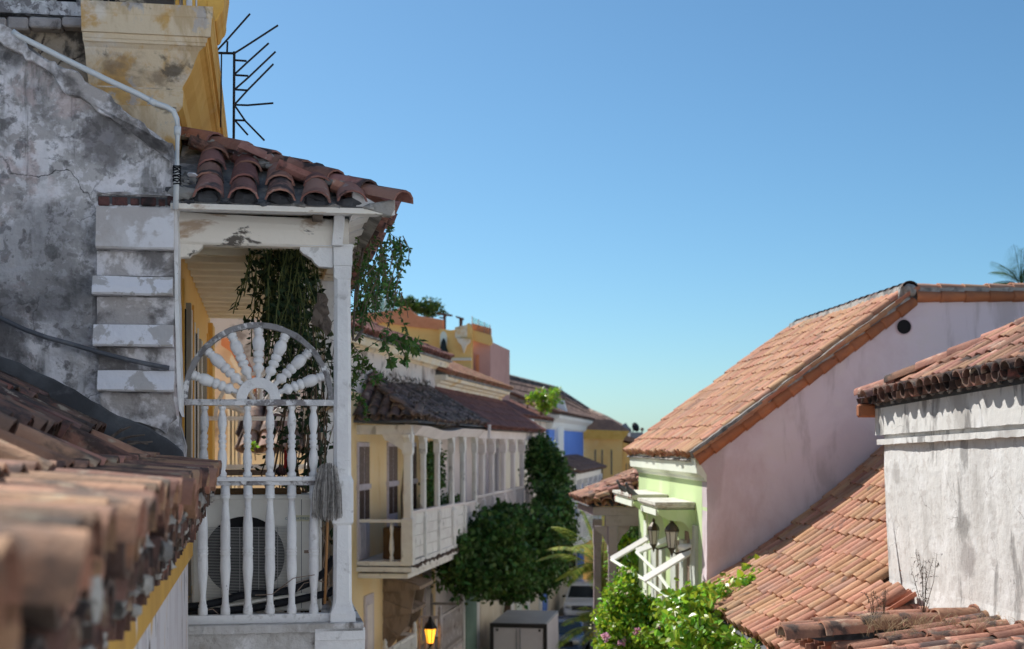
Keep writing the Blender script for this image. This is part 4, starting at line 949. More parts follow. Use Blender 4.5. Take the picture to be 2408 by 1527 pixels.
rk = thing('bounce_house_side', 'unseen tall whitewashed house added right of the viewpoint to bounce light', 'house', W0, (8, 1, ZS))  # second added house, out of view, bounces sun onto the left fronts
mb = MB(); mb.box(5.4, 14, -6.4, 8.6, ZS, 7.5); part('wall', mb, 'cool_white', rk)
mb = MB(); mb.box(5.1, 14.2, -6.6, 8.8, 7.5, 7.8); part('roof', mb, 'tile_brown', rk)
for y in range(-5, 8, 4):
    for z0 in (-7.5, -3.0, 2.0):
        mb = MB(); mb.box(5.33, 5.42, y-.6, y+.6, z0, z0+2.2); w = part('window', mb, 'white_wood', rk); mb = MB(); mb.box(5.30, 5.34, y-.45, y+.45, z0+.1, z0+2.1); part('pane', mb, 'window_dark', rk, w)
# ------------------------------------------------------------------ MIDDLE LEFT: houses along the bending street
FY = Fr((-2.41, 33, 0), -8.25)
XFa = -1.2                     # facade plane
def fy(u, v, x=0.0): return FY.at(u, v, x=x)
def fye(u, v, y=0.0): return FY.at(u, v, y=y)
yh = thing('yellow_house', 'yellow house with sagging mossy balcony roof and boarded white balcony', 'house', FY, (-3, 4, ZS))
T_mo = tile_set('mo', 'tile_mossy', L=.50, w0=.25, w1=.20, h=.10)
T_ma = tile_set('ma', 'tile_maroon', L=.50, w0=.25, w1=.20, h=.09)
T_br = tile_set('br', 'tile_brown', L=.55, w0=.27, w1=.22, h=.09)
Y1 = 9.2; Y2 = 21.8
mb = MB(); mb.box(XFa-6, XFa, -6, Y1, ZS, 1.75); part('wall', mb, 'yellow_house', yh)
zfl = fye(900, 1318)[2]; zrl = fye(900, 1226)[2]
# shutters on the upper floor
for u in (853, 921, 967):
    c = fy(u, 1045, XFa+.01); y = c.y; z1 = fy(853, 1046, XFa)[2]; hw = .52; z0 = zfl; zm = z0 + (z1-z0)*.33
    fr = MB(); fr.box(XFa-.02, XFa+.05, y-hw, y+hw, z0, z1+.06); dr = part('shutter_door', fr, 'shutter_lilac', yh, bev=.01)
    for s in (-1, 1):
        yc = y + s*hw*.49
        mb = MB(); mb.box(XFa+.04, XFa+.062, yc-.215, yc+.215, z0+(z1-z0)*.655, z1-.05); part('louvre_panel', mb, 'louvre_brown', yh, dr)
        for k in range(3):
            q = yc-.15+k*.15; mb = MB(); mb.box(XFa+.04, XFa+.065, q-.052, q+.052, zm+.04, z0+(z1-z0)*.60); part('slot', mb, 'shutter_dark', yh, dr)
        mb = MB(); mb.box(XFa+.05, XFa+.07, yc-.19, yc+.19, z0+.12, zm-.05); part('lower_panel', mb, 'shutter_lilac', yh, dr)
    mb = MB(); mb.box(XFa+.0, XFa+.08, y-hw-.05, y+hw+.05, z0+(z1-z0)*.61, z0+(z1-z0)*.65); part('shutter_bar', mb, 'shutter_lilac', yh, dr)
# balcony
mb = MB(); mb.box(XFa, .08, -.1, Y1-.3, zfl-.12, zfl-.02); part('balcony_floor', mb, 'old_white_paint', yh)
for z, d in ((zfl-.26, .03), (zfl-.42, -.08)):
    mb = MB(); mb.box(XFa-.3, .08+d, -.1-d, Y1-.3, z, z+.11); part('balcony_moulding', mb, 'old_white_paint', yh)
mb = MB()
for k in range(60):
    y = .1+k*.14; mb.blob((.10, y, zfl-.15+R.uniform(-.03,.03)), (.05,.09,R.uniform(.02,.06)), k, .3, 6, 4)
part('edge_moss', mb, 'shutter_dark', yh)
cols = [950, 995, 1028, 1062, 1088, 1116]
cy_ = [fy(u, 1045).y for u in cols]; cy_[0] = 0.0
zbm = fye(900, 1022)[2]
for i, y in enumerate(cy_):
    w = .12 if i == 0 else .085; mb = MB()
    mb.sqloft((0, y), [(zfl-.1, w+.02,.005), (zfl+.95, w+.015,.005), (zfl+1.0, w*.85,.03), (zbm-.5, w*.8,.03), (zbm-.42, w,.005), (zbm, w,.005)]); part('column', mb, 'old_white_paint', yh)
    mb = MB(); mb.prism([(y-.27, zbm), (y-.25, zbm-.08), (y-.18, zbm-.13), (y-.11, zbm-.2), (y+.11, zbm-.2), (y+.18, zbm-.13), (y+.25, zbm-.08), (y+.27, zbm)], 'x', -.07, .07); part('capital', mb, 'old_white_paint', yh)
    if i == 0:
        mb = MB(); mb.prism([(-.6, zbm), (-.55, zbm-.12), (-.35, zbm-.22), (-.14, zbm-.36), (.1, zbm-.36), (.1, zbm)], 'y', -.06, .06); part('capital', mb, 'old_white_paint', yh)
# boarded parapet, sagging a little
for i in range(5):
    y0, y1 = cy_[i]+.06, cy_[i+1]-.06; s0, s1 = -.02*i, -.02*(i+1)
    for k in range(4):
        za = zfl + .02 + k*.265; mb = MB(); mb.add([(-.03,y0,za+s0),(.03,y0,za+s0),(.03,y1,za+s1),(-.03,y1,za+s1),(-.03,y0,za+.255+s0),(.03,y0,za+.255+s0),(.03,y1,za+.255+s1),(-.03,y1,za+.255+s1)], [(0,3,2,1),(4,5,6,7),(0,1,5,4),(1,2,6,5),(2,3,7,6),(3,0,4,7)])
        part('parapet_board', mb, 'old_white_paint' if i < 4 else 'pink_white', yh)
    mb = MB(); mb.box(-.07, .07, y0, y1, zfl+1.07+s0, zfl+1.14+s0); part('hand_rail', mb, 'pink_white', yh)
q = fy(1062, 1200, .05); mb = MB(); mb.box(.04, .09, q.y+.1, q.y+.75, q.z-.72, q.z-.02); part('loose_panel', mb, 'old_white_paint', yh)
# open end rail
mb = MB(); mb.box(XFa, -.1, -.05, .05, zrl-.03, zrl+.04); part('hand_rail', mb, 'old_white_paint', yh)
p = fye(921, 1300); mb = MB(); mb.lathe((p.x,0,zfl-.02), (p.x,0,zrl-.03), [(0,.05),(.12,.05),(.14,.03),(.3,.06),(.5,.05),(.7,.03),(.85,.05),(1,.04)], 8); part('baluster', mb, 'old_white_paint', yh, smooth=True)
p = fye(838, 1300); mb = MB(); mb.lathe((p.x+.02,0,zfl-.02), (p.x+.02,0,zrl-.03), [(0,.05),(.12,.05),(.14,.03),(.3,.06),(.5,.05),(.7,.03),(.85,.05),(1,.04)], 8); part('baluster', mb, 'old_white_paint', yh, smooth=True)
a = fye(900, 1241, .5); b = fye(955, 1311, .5); mb = MB(); mb.box(a.x, b.x, .5, 1.2, zfl-.02, a.z); crt = solo('brown_cabinet', mb, 'cardboard_brown', 'brown cabinet standing on the yellow house balcony', 'cabinet', FY, bev=.02)
# beam and mossy balcony roof, hipped towards the lens
mb = MB(); mb.box(XFa, .1, -.1, .1, zbm, zbm+.22); part('beam', mb, 'old_white_paint', yh)
mb = MB(); rs = []
for k in range(19):
    y = .1 + (Y1-.2)*k/18; d = -.09*math.sin(min(1,max(0,(y-1)/4.5))*math.pi)
    rs.append([V((-.1,y,zbm+d)), V((.12,y,zbm+d-.02)), V((.32,y,zbm+.2+d)), V((-.1,y,zbm+.25+d))])
mb.rings(rs); part('beam', mb, 'pink_white', yh)
ezy = fye(900, 985, -.4)[2]; EXy = .34; ry = EXy - XFa; ty = math.tan(rad(33)); cyy, syy = math.cos(rad(33)), math.sin(rad(33))
s_e = plane_surf((XFa-.3, -.42, ezy), (1,0,0), (0,cyy,syy))
tile_roof(yh, s_e, 7, .275, 5, .38, T_mo, 'tile_mossy', cap=60, clip=lambda s, r: s-.3 < ry - r*cyy - .05 and s > .1, jit=1.5, pans='part')
def s_fy(s, r):
    y = -.42 + s; d = -.10*math.sin(min(1, max(0, (y-.8)/5))*math.pi) + .05*noise.noise(V((s*.5, r*.7, 3)))
    up = V((-cyy, 0, syy)); e = V((0,1,0)); n = e.cross(up); n = n if n.z > 0 else -n
    return V((EXy - r*cyy, y, ezy + r*syy + d)), up.cross(n), up, n
tile_roof(yh, s_fy, 40, .245, 5, .40, T_mo, 'tile_mossy', cap=190, clip=lambda s, r: s > r*cyy and s < Y1+.7 - r*cyy, jit=2.2)
tile_row(yh, (EXy, -.42, ezy+.06), (XFa, -.42+ry, ezy+ry*ty+.06), .42, T_mo, 'hip_tile')
tile_row(yh, (EXy, Y1+.25, ezy+.04), (XFa, Y1+.25-ry, ezy+ry*ty+.04), .42, T_mo, 'hip_tile')
mb = MB(); A,B,Cc,Dd,E = V((XFa-.3,-.4,ezy-.05)), V((EXy-.02,-.4,ezy-.05)), V((XFa-.3,-.42+ry+.3,ezy+ry*ty+.1)), V((XFa-.3,Y1+.2-ry,ezy+ry*ty+.1)), V((EXy-.02,Y1+.3,ezy-.05))
mb.add([A,B,Cc,Dd,E, A-V((0,0,.04)), B-V((0,0,.04)), E-V((0,0,.04)), V((XFa-.3,Y1+.3,ezy-.09))], [(0,1,2),(1,4,3,2),(5,6,1,0),(6,7,4,1),(5,8,7,6)]); part('roof_deck', mb, 'mortar_dark', yh, recalc=False)
# mossy weeds on the roof
mb = MB()
for k in range(380):
    t = R.random(); y = R.uniform(.3, 8.6); p, e, up, n = s_fy(y+.42, t*1.6); mb.leaf(p+n*.08, (rnddir(1.2)), rnddir(), R.uniform(.05,.16), R.uniform(.02,.05))
part('roof_weeds', mb, 'dry_stem', yh, recalc=False, kind='stuff')
# upper wall with stained cornice, and the upper roof
zc0 = fy(1021, 918, XFa)[2]; zc1 = fy(1021, 862, XFa+.3)[2] + .24
mb = MB(); mb.box(XFa-6, XFa+.02, -6.1, Y1, 1.2, zc1); part('upper_wall', mb, 'stained_white', yh)
mb = MB(); rs = []
for z, p in ((zc0+.62,.03), (zc0+.68,.10), (zc0+.74,.10), (zc0+.78,.06), (zc0+.95,.10), (zc0+1.0,.20), (zc0+1.02,.20), (zc0+1.08,.22), (zc1-.2,.32), (zc1-.12,.36), (zc1,.38)):
    rs.append([V((XFa-.1, -6.2, z)), V((XFa+p, -6.2, z)), V((XFa+p, Y1+p*.6, z)), V((XFa-.1, Y1+p*.6, z))])
mb.rings(rs); part('cornice', mb, 'cornice_pale', yh)
def upper_roof(root, ex, y0, y1, ez, depth, deg, T, m, cap, jit=1.0, ezf=None, nm='roof_deck'):
    c, s = math.cos(rad(deg)), math.sin(rad(deg))
    sf = plane_surf((ex, y0, ez), (0,1,0), (-c, 0, s))
    tile_roof(root, sf, int((y1-y0)/.26), .26, int(depth/.42), .42, T, m, cap=cap, jit=jit)
    mb = MB(); mb.prism([(ex-.02, ez-.09), (ex-.02, ez-.05), (ex-depth*c, ez+depth*s-.05), (ex-depth*c, ez+depth*s-.3), (ex-.3, ez-.09)], 'y', y0+.02, y1-.02); part(nm, mb, 'mortar', root)
    return ez+depth*s
upper_roof(yh, XFa+.50, -6.2, Y1+.2, zc1+.06, 3.4, 22, T_ma, 'tile_maroon', 40, 1.2)
tile_row(yh, (XFa+.5, Y1+.2, zc1+.14), (XFa+.5-3.1, Y1+.2, zc1+.14+1.27), .42, T_ma, 'rake_tile')
mb = MB()
for k in range(260):
    y = R.uniform(-1, 8); mb.leaf((XFa+.05+R.random()*.1, y, zc0+.05+R.uniform(-.15,.1)), rnddir(1.4), rnddir(), R.uniform(.06,.2), .03)
part('ledge_weeds', mb, 'dry_stem', yh, recalc=False, kind='stuff')

# lower floors: canopy, windows, small balconies
z = lambda u, v, x: FY.at(u, v, x=x)
aw = thing('timber_hood', 'weathered brown timber hood projecting from the lower yellow wall', 'awning', FY, z(930, 1470, XFa))
y0 = z(900,1400,XFa).y; y1 = y0+1.7
for k, (za, zb, xa) in enumerate(((-3.55,-3.42,.95), (-4.15,-4.05,.75), (-4.75,-4.65,.35))):
    mb = MB(); mb.prism([(XFa, za+.25), (XFa+xa, za-.0), (XFa+xa, za-.09), (XFa, za-.15)], 'y', y0, y1); part('hood_board', mb, 'weathered_brown', aw)
mb = MB(); mb.prism([(XFa, -3.3), (XFa+.85, -3.5), (XFa+.65, -4.5), (XFa+.1, -5.2), (XFa, -5.3)], 'y', y0+.05, y0+.12); part('hood_side', mb, 'weathered_brown', aw)
mb = MB(); mb.prism([(XFa, -3.3), (XFa+.8, -3.5), (XFa+.6, -4.5), (XFa+.1, -5.2), (XFa, -5.3)], 'y', y1-.12, y1-.05); part('hood_side', mb, 'weathered_brown', aw)
for u, w in ((865, .42), (1002, .5)):
    y = z(u, 1420, XFa).y; mb = MB(); mb.box(XFa-.02, XFa+.05, y-w, y+w, -5.6, -3.6); f = part('window_frame', mb, 'shutter_lilac', yh); mb = MB(); mb.box(XFa+.03, XFa+.06, y-w*.6, y+w*.6, -5.3, -3.85); part('window_pane', mb, 'pink_white', yh, f)
def small_balcony(lbl, ya, yb, zt, zb, xo, m):
    b = thing('small_balcony', lbl, 'balcony', FY, (XFa+xo/2, (ya+yb)/2, zb), 'small balconies on the lower yellow front')
    xa = XFa+.01; xb = XFa+xo
    mb = MB(); mb.prism([(xa, zb-.25), (xb-.3, zb-.12), (xb+.06, zb-.04), (xb+.06, zb+.02), (xa, zb+.02)], 'y', ya-.06, yb+.06); part('floor', mb, m, b)
    for (x, y) in ((xb, ya), (xb, yb), (xa+.05, ya), (xa+.05, yb)):
        mb = MB(); mb.lathe((x, y, zb), (x, y, zt+.28), [(0,.06),(.78,.06),(.79,.04),(.82,.06),(.86,.065),(.9,.04),(.94,.055),(1,.01)], 8); part('post', mb, m, b, smooth=True)
    for z0, z1 in ((zb+.04, zb+.1), (zt-.07, zt)):
        for bx in ((xa, xb, ya-.03, ya+.03), (xa, xb, yb-.03, yb+.03), (xb-.03, xb+.03, ya, yb)):
            mb = MB(); mb.box(*bx, z0, z1); part('rail', mb, m, b)
    n = int((xb-xa)/.16)
    for k in range(1, n):
        x = xa + (xb-xa)*k/n; mb = MB(); mb.lathe((x, ya, zb+.1), (x, ya, zt-.07), [(0,.045),(.2,.05),(.5,.025),(.8,.045),(1,.04)], 6); part('baluster', mb, m, b, smooth=True)
    n = int((yb-ya)/.22)
    for k in range(1, n):
        y = ya + (yb-ya)*k/n; mb = MB(); mb.lathe((xb, y, zb+.1), (xb, y, zt-.07), [(0,.045),(.2,.05),(.5,.025),(.8,.045),(1,.04)], 6); part('baluster', mb, m, b, smooth=True)
yB = FY.at(975, 1500, x=XFa+.75).y
small_balcony('pale small balcony low on the yellow front under the timber hood', yB-3.2, yB, -4.75, -5.8, .75, 'old_white_paint')
yA = FY.at(1045, 1480, x=XFa+.95).y
small_balcony('dark weathered small balcony beside the lit street lantern', yA-.6, yA+2.6, -4.6, -5.7, .95, 'grey_balcony')
mb = MB(); mb.box(XFa+.0, XFa+.5, yA-.6, yA+2.4, -6.7, -5.98); solo('balcony_corbel', mb, 'weathered_brown', 'solid brown corbel under the dark weathered balcony', 'corbel', FY, bev=.04)
# lit lantern
lp = FY.at(1012, 1493, x=XFa+.75)
ln = thing('street_lantern', 'lit orange street lantern hanging on the yellow house wall', 'lantern', FY, lp+V((0,0,-.45)))
mb = MB(); mb.rings([[lp+V((r*math.cos(k*1.0472), r*math.sin(k*1.0472), zz)) for k in range(6)] for zz, r in ((-.22,.085),(.16,.155))]); part('lamp_glass', mb, 'lamp_lit', ln)
mb = MB(); mb.rings([[lp+V((r*math.cos(k*1.0472), r*math.sin(k*1.0472), zz)) for k in range(6)] for zz, r in ((.162,.19),(.22,.17),(.36,.07),(.44,.05),(.5,.015))]); part('lamp_cap', mb, 'black_metal', ln)
for k in range(6):
    a = k*1.0472; mb = MB(); mb.tube([lp+V((.088*math.cos(a),.088*math.sin(a),-.22)), lp+V((.158*math.cos(a),.158*math.sin(a),.16))], .010, 4); part('lamp_bar', mb, 'black_metal', ln)
mb = MB(); mb.rings([[lp+V((r*math.cos(k*1.0472), r*math.sin(k*1.0472), zz)) for k in range(6)] for zz, r in ((-.30,.03),(-.222,.10))]); part('lamp_base', mb, 'black_metal', ln)
mb = MB(); mb.tube([lp+V((0,0,-.3)), lp+V((-.1,0,-.45)), lp+V((-.4,0,-.42)), V((XFa, lp.y, lp.z-.2))], .022, 6); part('lamp_arm', mb, 'black_metal', ln)
lpw = FY.w(lp)

# ---- second house: pinkish white with the long colonnade
wh = thing('white_house', 'pinkish white house with long colonnaded balcony and maroon tiled roof', 'house', FY, (-3, 15, ZS))
mb = MB(); mb.box(XFa-6, XFa, Y1+.01, Y2, ZS, 1.6); part('wall', mb, 'pink_white', wh)
zh0 = 1.55; zh1 = fy(1120, 901, XFa+.3)[2]
mb = MB(); mb.box(XFa-6, XFa+.01, Y1+.01, Y2, 1.6, zh1); part('upper_wall', mb, 'cornice_pale', wh)
mb = MB(); rs = []
for zz, p in ((zh0+.0,.04), (zh0+.06,.10), (zh0+.1,.07), (zh0+.25,.08), (zh0+.28,.18), (zh0+.32,.18), (zh0+.34,.22), (zh1-.14,.34), (zh1-.1,.36), (zh1,.38)):
    rs.append([V((XFa-.1, Y1-.1-p*.3, zz)), V((XFa+p, Y1-.1-p*.3, zz)), V((XFa+p, Y2+p*.6, zz)), V((XFa-.1, Y2+p*.6, zz))])
mb.rings(rs); part('cornice', mb, 'cornice_pale', wh)
T_wh = tile_set('wh', 'tile_salmon', L=.5, w0=.25, w1=.2, h=.09)
upper_roof(wh, XFa+.48, Y1+.0, Y2+.3, zh1+.05, 3.2, 23, T_wh, 'tile_salmon', 60)
zfw = zfl + .1; zbw = zbm - .05
mb = MB(); mb.box(XFa, .1, Y1-.2, Y2-1, zfw-.2, zfw); part('balcony_floor', mb, 'pink_white', wh)
cw = [1133, 1156, 1183, 1206, 1227, 1249]
yy = [fy(u, 1100).y for u in cw]
for i, y in enumerate(yy):
    mb = MB(); w = .11; mb.sqloft((0, y), [(zfw, w,.01), (zfw+.9, w,.01), (zfw+.95, w*.75,.03), (zbw-.5, w*.7,.03), (zbw-.42, w*1.1,.005), (zbw, w*1.1,.005)]); part('column', mb, 'pink_white', wh)
    mb = MB(); mb.prism([(y-.28, zbw), (y-.25, zbw-.08), (y-.13, zbw-.18), (y+.13, zbw-.18), (y+.25, zbw-.08), (y+.28, zbw)], 'x', -.08, .08); part('capital', mb, 'pink_white', wh)
for k in range(5):
    y = yy[0] + (yy[-1]-yy[0])*(k+.5)/5; mb = MB(); mb.box(XFa-.02, XFa+.04, y-.45, y+.45, zfw, 0.0); f = part('door_frame', mb, 'white_trim', wh); mb = MB(); mb.box(XFa+.02, XFa+.06, y-.3, y+.3, zfw+.1, -.15); part('door_leaf', mb, 'shutter_lilac', wh, f)
mb = MB(); mb.box(-.05, .05, Y1, yy[-1], zfw+1.0, zfw+1.07); part('hand_rail', mb, 'pink_white', wh)
for k in range(60):
    y = Y1+.1+(yy[-1]-Y1-.1)*k/60; mb = MB(); mb.box(-.02,.02,y-.025,y+.025,zfw,zfw+1.0); part('baluster', mb, 'pink_white', wh)
mb = MB(); mb.box(-.12, .14, Y1-.1, yy[-1]+.15, zbw, zbw+.24); part('beam', mb, 'pink_white', wh)
mb = MB(); mb.box(XFa, .14, yy[-1]-.1, yy[-1]+.16, zbw+.004, zbw+.236); part('beam', mb, 'pink_white', wh)
ezw = zbw+.30
mb = MB(); mb.box(XFa, .40, Y1-.1, yy[-1]+.45, zbw+.245, ezw-.02); part('eave_soffit', mb, 'weathered_brown', wh)
sw = plane_surf((.46, Y1-.2, ezw), (0,1,0), (-math.cos(rad(35)), 0, math.sin(rad(35))))
LW = yy[-1]+.6-(Y1-.2); cw35 = math.cos(rad(35))
tile_roof(wh, sw, int(LW/.25), .25, 5, .42, T_ma, 'tile_maroon', cap=200, clip=lambda s, r: s < LW - r*cw35)
mb = MB(); t35 = math.tan(rad(35)); A,B,Cc,Dd = V((.44,Y1-.2,ezw-.05)), V((.44,Y1-.2+LW,ezw-.05)), V((XFa,Y1-.2+LW-1.66,ezw+1.66*t35-.05)), V((XFa,Y1-.2,ezw+1.66*t35-.05))
mb.add([A,B,Cc,Dd, V((XFa,Y1-.2+LW,ezw-.05))], [(0,1,2,3),(1,4,2)]); part('roof_deck', mb, 'mortar_dark', wh, recalc=False)
mb = MB(); mb.box(.42,.5,Y1-.3,Y1-.18,ezw-.3,ezw+.1); part('rafter_end', mb, 'pink_white', wh)
# leaves growing through the yellow house balcony
bp = thing('balcony_plant', 'dark climbing plant filling the boarded balcony between the columns', 'plant', FY, (-.6, 2.5, zfl))
lf = MB()
for k in range(2600):
    t = R.random(); u = R.gauss(1013, 8) if t < .6 else R.uniform(1000, 1085); v = R.uniform(1040, 1215) if t < .6 else R.uniform(1165, 1215)
    if t > .9: u = R.uniform(1024, 1045); v = R.uniform(1060, 1150)
    lf.leaf(fy(u, v, R.uniform(-1.0, -.35)), rnddir(-.2), rnddir(.5), R.uniform(.08,.16), R.uniform(.06,.11))
part('foliage', lf, 'leaf_ficus', bp, recalc=False, kind='stuff')
st = MB(); st.tube([(-.6,2.2,zfl),(-.7,2.4,zfl+1.4),(-.55,2.3,zfl+2.6)], .03, 5); part('stem', st, 'bark', bp)

# ---- cream row with green trim, then white and blue doors, lower street
cr_ = thing('cream_house', 'cream street front with green corner pilaster and blue door surrounds', 'house', FY, (-3, 30, ZS))
mb = MB(); mb.box(XFa-6, XFa-.02, Y2+.01, 38, ZS, .2); part('wall', mb, 'cream_wall', cr_)
pil = thing('green_pilaster', 'green painted pilaster with cream edges on the shaded street front', 'pilaster', FY, (XFa, 10, ZS))
u0, u1 = 1098, 1127
for ua, ub, m, d in ((1090,1096,'white_trim',.05),(1097,1121,'green_trim',.08),(1122,1128,'white_trim',.05)):
    y0 = FY.at(ua,1450,x=XFa+d).y; y1 = FY.at(ub,1450,x=XFa+d).y; mb = MB(); mb.box(XFa-.01, XFa+d, y0, y1, ZS, -3.4); part('strip', mb, m, pil)
y0 = FY.at(1129,1450,x=XFa).y; mb = MB(); mb.box(XFa, XFa+.03, y0, Y2, ZS, -3.2); part('lower_wall', mb, 'cream_wall', wh)
mb = MB(); a = FY.at(1135,1420,x=XFa); b = FY.at(1172,1440,x=XFa); mb.prism([(a.y,-4.6),(b.y,-4.6),(b.y,-4.5),(a.y,-3.9)], 'x', XFa+.03, XFa+.4); part('gallery', mb, 'weathered_brown', wh)
# pilasters, doors and windows on the receding cream front
for ua, ub, v0, v1, m, nm, d in ((1186,1196,1405,1500,'mint_pale','pilaster',.06),(1203,1209,1405,1500,'white_trim','pilaster',.06),(1216,1228,1400,1480,'mint_pale','pilaster',.06),
                           (1240,1246,1380,1480,'white_trim','pilaster',.06),(1270,1276,1300,1480,'white_trim','pilaster',.05),(1277,1287,1340,1480,'blue_wall','door_leaf',.08),(1288,1293,1340,1480,'white_trim','pilaster',.05),
                           (1303,1308,1325,1450,'white_trim','pilaster',.06),(1315,1320,1325,1440,'white_trim','pilaster',.06),(1326,1331,1325,1420,'white_trim','pilaster',.06),(1337,1343,1325,1420,'white_trim','pilaster',.06),(1350,1354,1330,1410,'white_trim','pilaster',.06)):
    y0 = FY.at(ua,v0,x=XFa+d).y; y1 = FY.at(ub,v0,x=XFa+d).y
    za = FY.at(ua,v0,x=XFa+d).z
    mb = MB(); mb.box(XFa-.03, XFa+d, y0, y1, ZS, za); part(nm, mb, m, cr_)

# ---- blue house
bh = thing('blue_house', 'bright blue upper house front with white pilaster and cornice', 'house', FY, (-3, 46, ZS))
yb0 = FY.at(1291, 1000, x=XFa+.1).y; yb1 = FY.at(1372, 1000, x=XFa+.1).y
zb1 = FY.at(1340, 1004, x=XFa).z; zb2 = FY.at(1340, 981, x=XFa+.6).z
mb = MB(); mb.box(XFa-6, XFa+.1, yb0, yb1, -4.5, zb1); part('wall', mb, 'blue_wall', bh)
mb = MB(); mb.box(XFa-6, XFa+.08, yb0+.1, yb1-.05, ZS, -4.5); part('lower_wall', mb, 'cream_wall', bh)
mb = MB(); rs = [[V((XFa-.5, yb0-p, zz)), V((XFa+.1+p, yb0-p, zz)), V((XFa+.1+p, yb1+p, zz)), V((XFa-.5, yb1+p, zz))] for zz, p in ((zb1-.25,.05),(zb1-.15,.18),(zb1+.1,.25),(zb2-.15,.55),(zb2,.6))]
mb.rings(rs); part('cornice', mb, 'white_trim', bh)
ya_, yc_ = FY.at(1313,1000,x=XFa+.3).y, FY.at(1326,1000,x=XFa+.3).y
zt_ = FY.at(1318, 955, x=XFa+.3).z
mb = MB(); mb.box(XFa, XFa+.3, ya_, yc_, -4.5, zb2+.1); part('pilaster', mb, 'white_trim', bh)
mb = MB(); ym = (ya_+yc_)/2; mb.rings([[V((XFa+.2-k, ym-k*1.3, zz)), V((XFa+.2+k, ym-k*1.3, zz)), V((XFa+.2+k, ym+k*1.3, zz)), V((XFa+.2-k, ym+k*1.3, zz))] for zz, k in ((zb2+.1,.42),(zb2+.35,.36),(zb2+.9,.22),(zt_-.1,.16),(zt_,.06))]); part('pinnacle', mb, 'white_trim', bh)
upper_roof(bh, XFa+.75, yb0-.6, yb1+.6, zb2+.08, 3.4, 22, T_br, 'tile_brown', 20)
# its balcony
xo = .1
ybz = FY.at(1347, 1100, x=xo).y; yc2 = FY.at(1404, 1100, x=xo).y
zt3 = -1.75; zf3 = -4.9
mb = MB(); mb.box(XFa, xo+.2, ybz-.3, yc2+.3, zt3, zt3+.35); part('beam', mb, 'white_trim', bh)
for u in (1347, 1362, 1376, 1388, 1399, 1409):
    y = FY.at(u, 1100, x=xo).y; mb = MB(); mb.sqloft((xo, y), [(zf3,.13,.01),(zt3-.3,.13,.03),(zt3-.25,.17,.01),(zt3,.17,.01)]); part('column', mb, 'white_trim', bh)
mb = MB(); mb.box(XFa, xo+.15, ybz-.3, yc2+.3, zf3-.3, zf3); part('balcony_floor', mb, 'white_trim', bh)
mb = MB(); mb.box(xo-.05, xo+.05, ybz, yc2, zf3+.9, zf3+1.0); part('hand_rail', mb, 'white_trim', bh)
for k in range(44):
    y = ybz+(yc2-ybz)*k/44; mb = MB(); mb.box(xo-.03, xo+.03, y-.04, y+.04, zf3, zf3+.9); part('baluster', mb, 'white_trim', bh)
tf = plane_surf((xo+.5, ybz-.7, zt3+.38), (0,1,0), (-.93,0,.37))
tile_roof(bh, tf, int((yc2-ybz+1.4)/.3), .3, 4, .5, T_br, 'tile_brown', cap=30)
mb = MB(); mb.prism([(XFa+.1, zt3+.35), (xo+.45, zt3+.33), (XFa+.1, zt3+.95)], 'y', ybz-.65, yc2+.65); part('roof_deck', mb, 'mortar_dark', bh)
for ua, ub in ((1362,1369),):
    y0 = FY.at(ua,1300,x=XFa+.2).y; y1 = FY.at(1374,1300,x=XFa+.2).y; mb = MB(); mb.box(XFa, XFa+.2, y0, y1, FY.at(1368,1335,x=XFa+.2).z, FY.at(1368,1245,x=XFa+.2).z); part('door_leaf', mb, 'blue_wall', bh)
sg = FY.at(1340, 1322, x=XFa+.9); mb = MB(); mb.box(XFa, XFa+1.2, sg.y-.04, sg.y+.04, sg.z-.32, sg.z+.36); solo('hanging_sign', mb, 'black', 'small black sign board hanging over the street by the cream front', 'sign', FY, bev=.01)
# roofs between white house and blue house
mr = thing('middle_house', 'low tiled roofs with a white gutter between the white and blue houses', 'house', FY, (-3, 26, -4))
mb = MB(); mb.box(XFa-6, XFa-.05, Y2+.3, yb0-.1, -4, 1.25); part('wall', mb, 'stained_white', mr)
zz = fy(1240, 985, XFa+.4).z
upper_roof(mr, XFa+.4, Y2+.4, yb0-.3, 1.15, 4.2, 24, T_ma, 'tile_maroon', 30, 1.5)
for k, (u, v) in enumerate(((1170,965),(1205,978),(1240,985))):
    a = fy(u, v+8, XFa+.45); mb = MB(); mb.box(XFa+.35, XFa+.5, a.y-1.8, a.y+1.8, 1.0-.04*k, 1.14-.04*k); part('gutter', mb, 'white_trim', mr)
T_sm = tile_set('sm', 'tile_salmon', L=.9, w0=.5, w1=.42, h=.2)
for k, u in enumerate((1281, 1288, 1295, 1302)):
    p = fy(u, 965, XFa+.2); M = Matrix.Translation(V((XFa+.1, p.y, 1.55))) @ Matrix.Rotation(rad(90), 4, 'Z') @ Matrix.Rotation(rad(25), 4, 'X'); inst('chimney_tile', T_sm[0][0], mr, M)

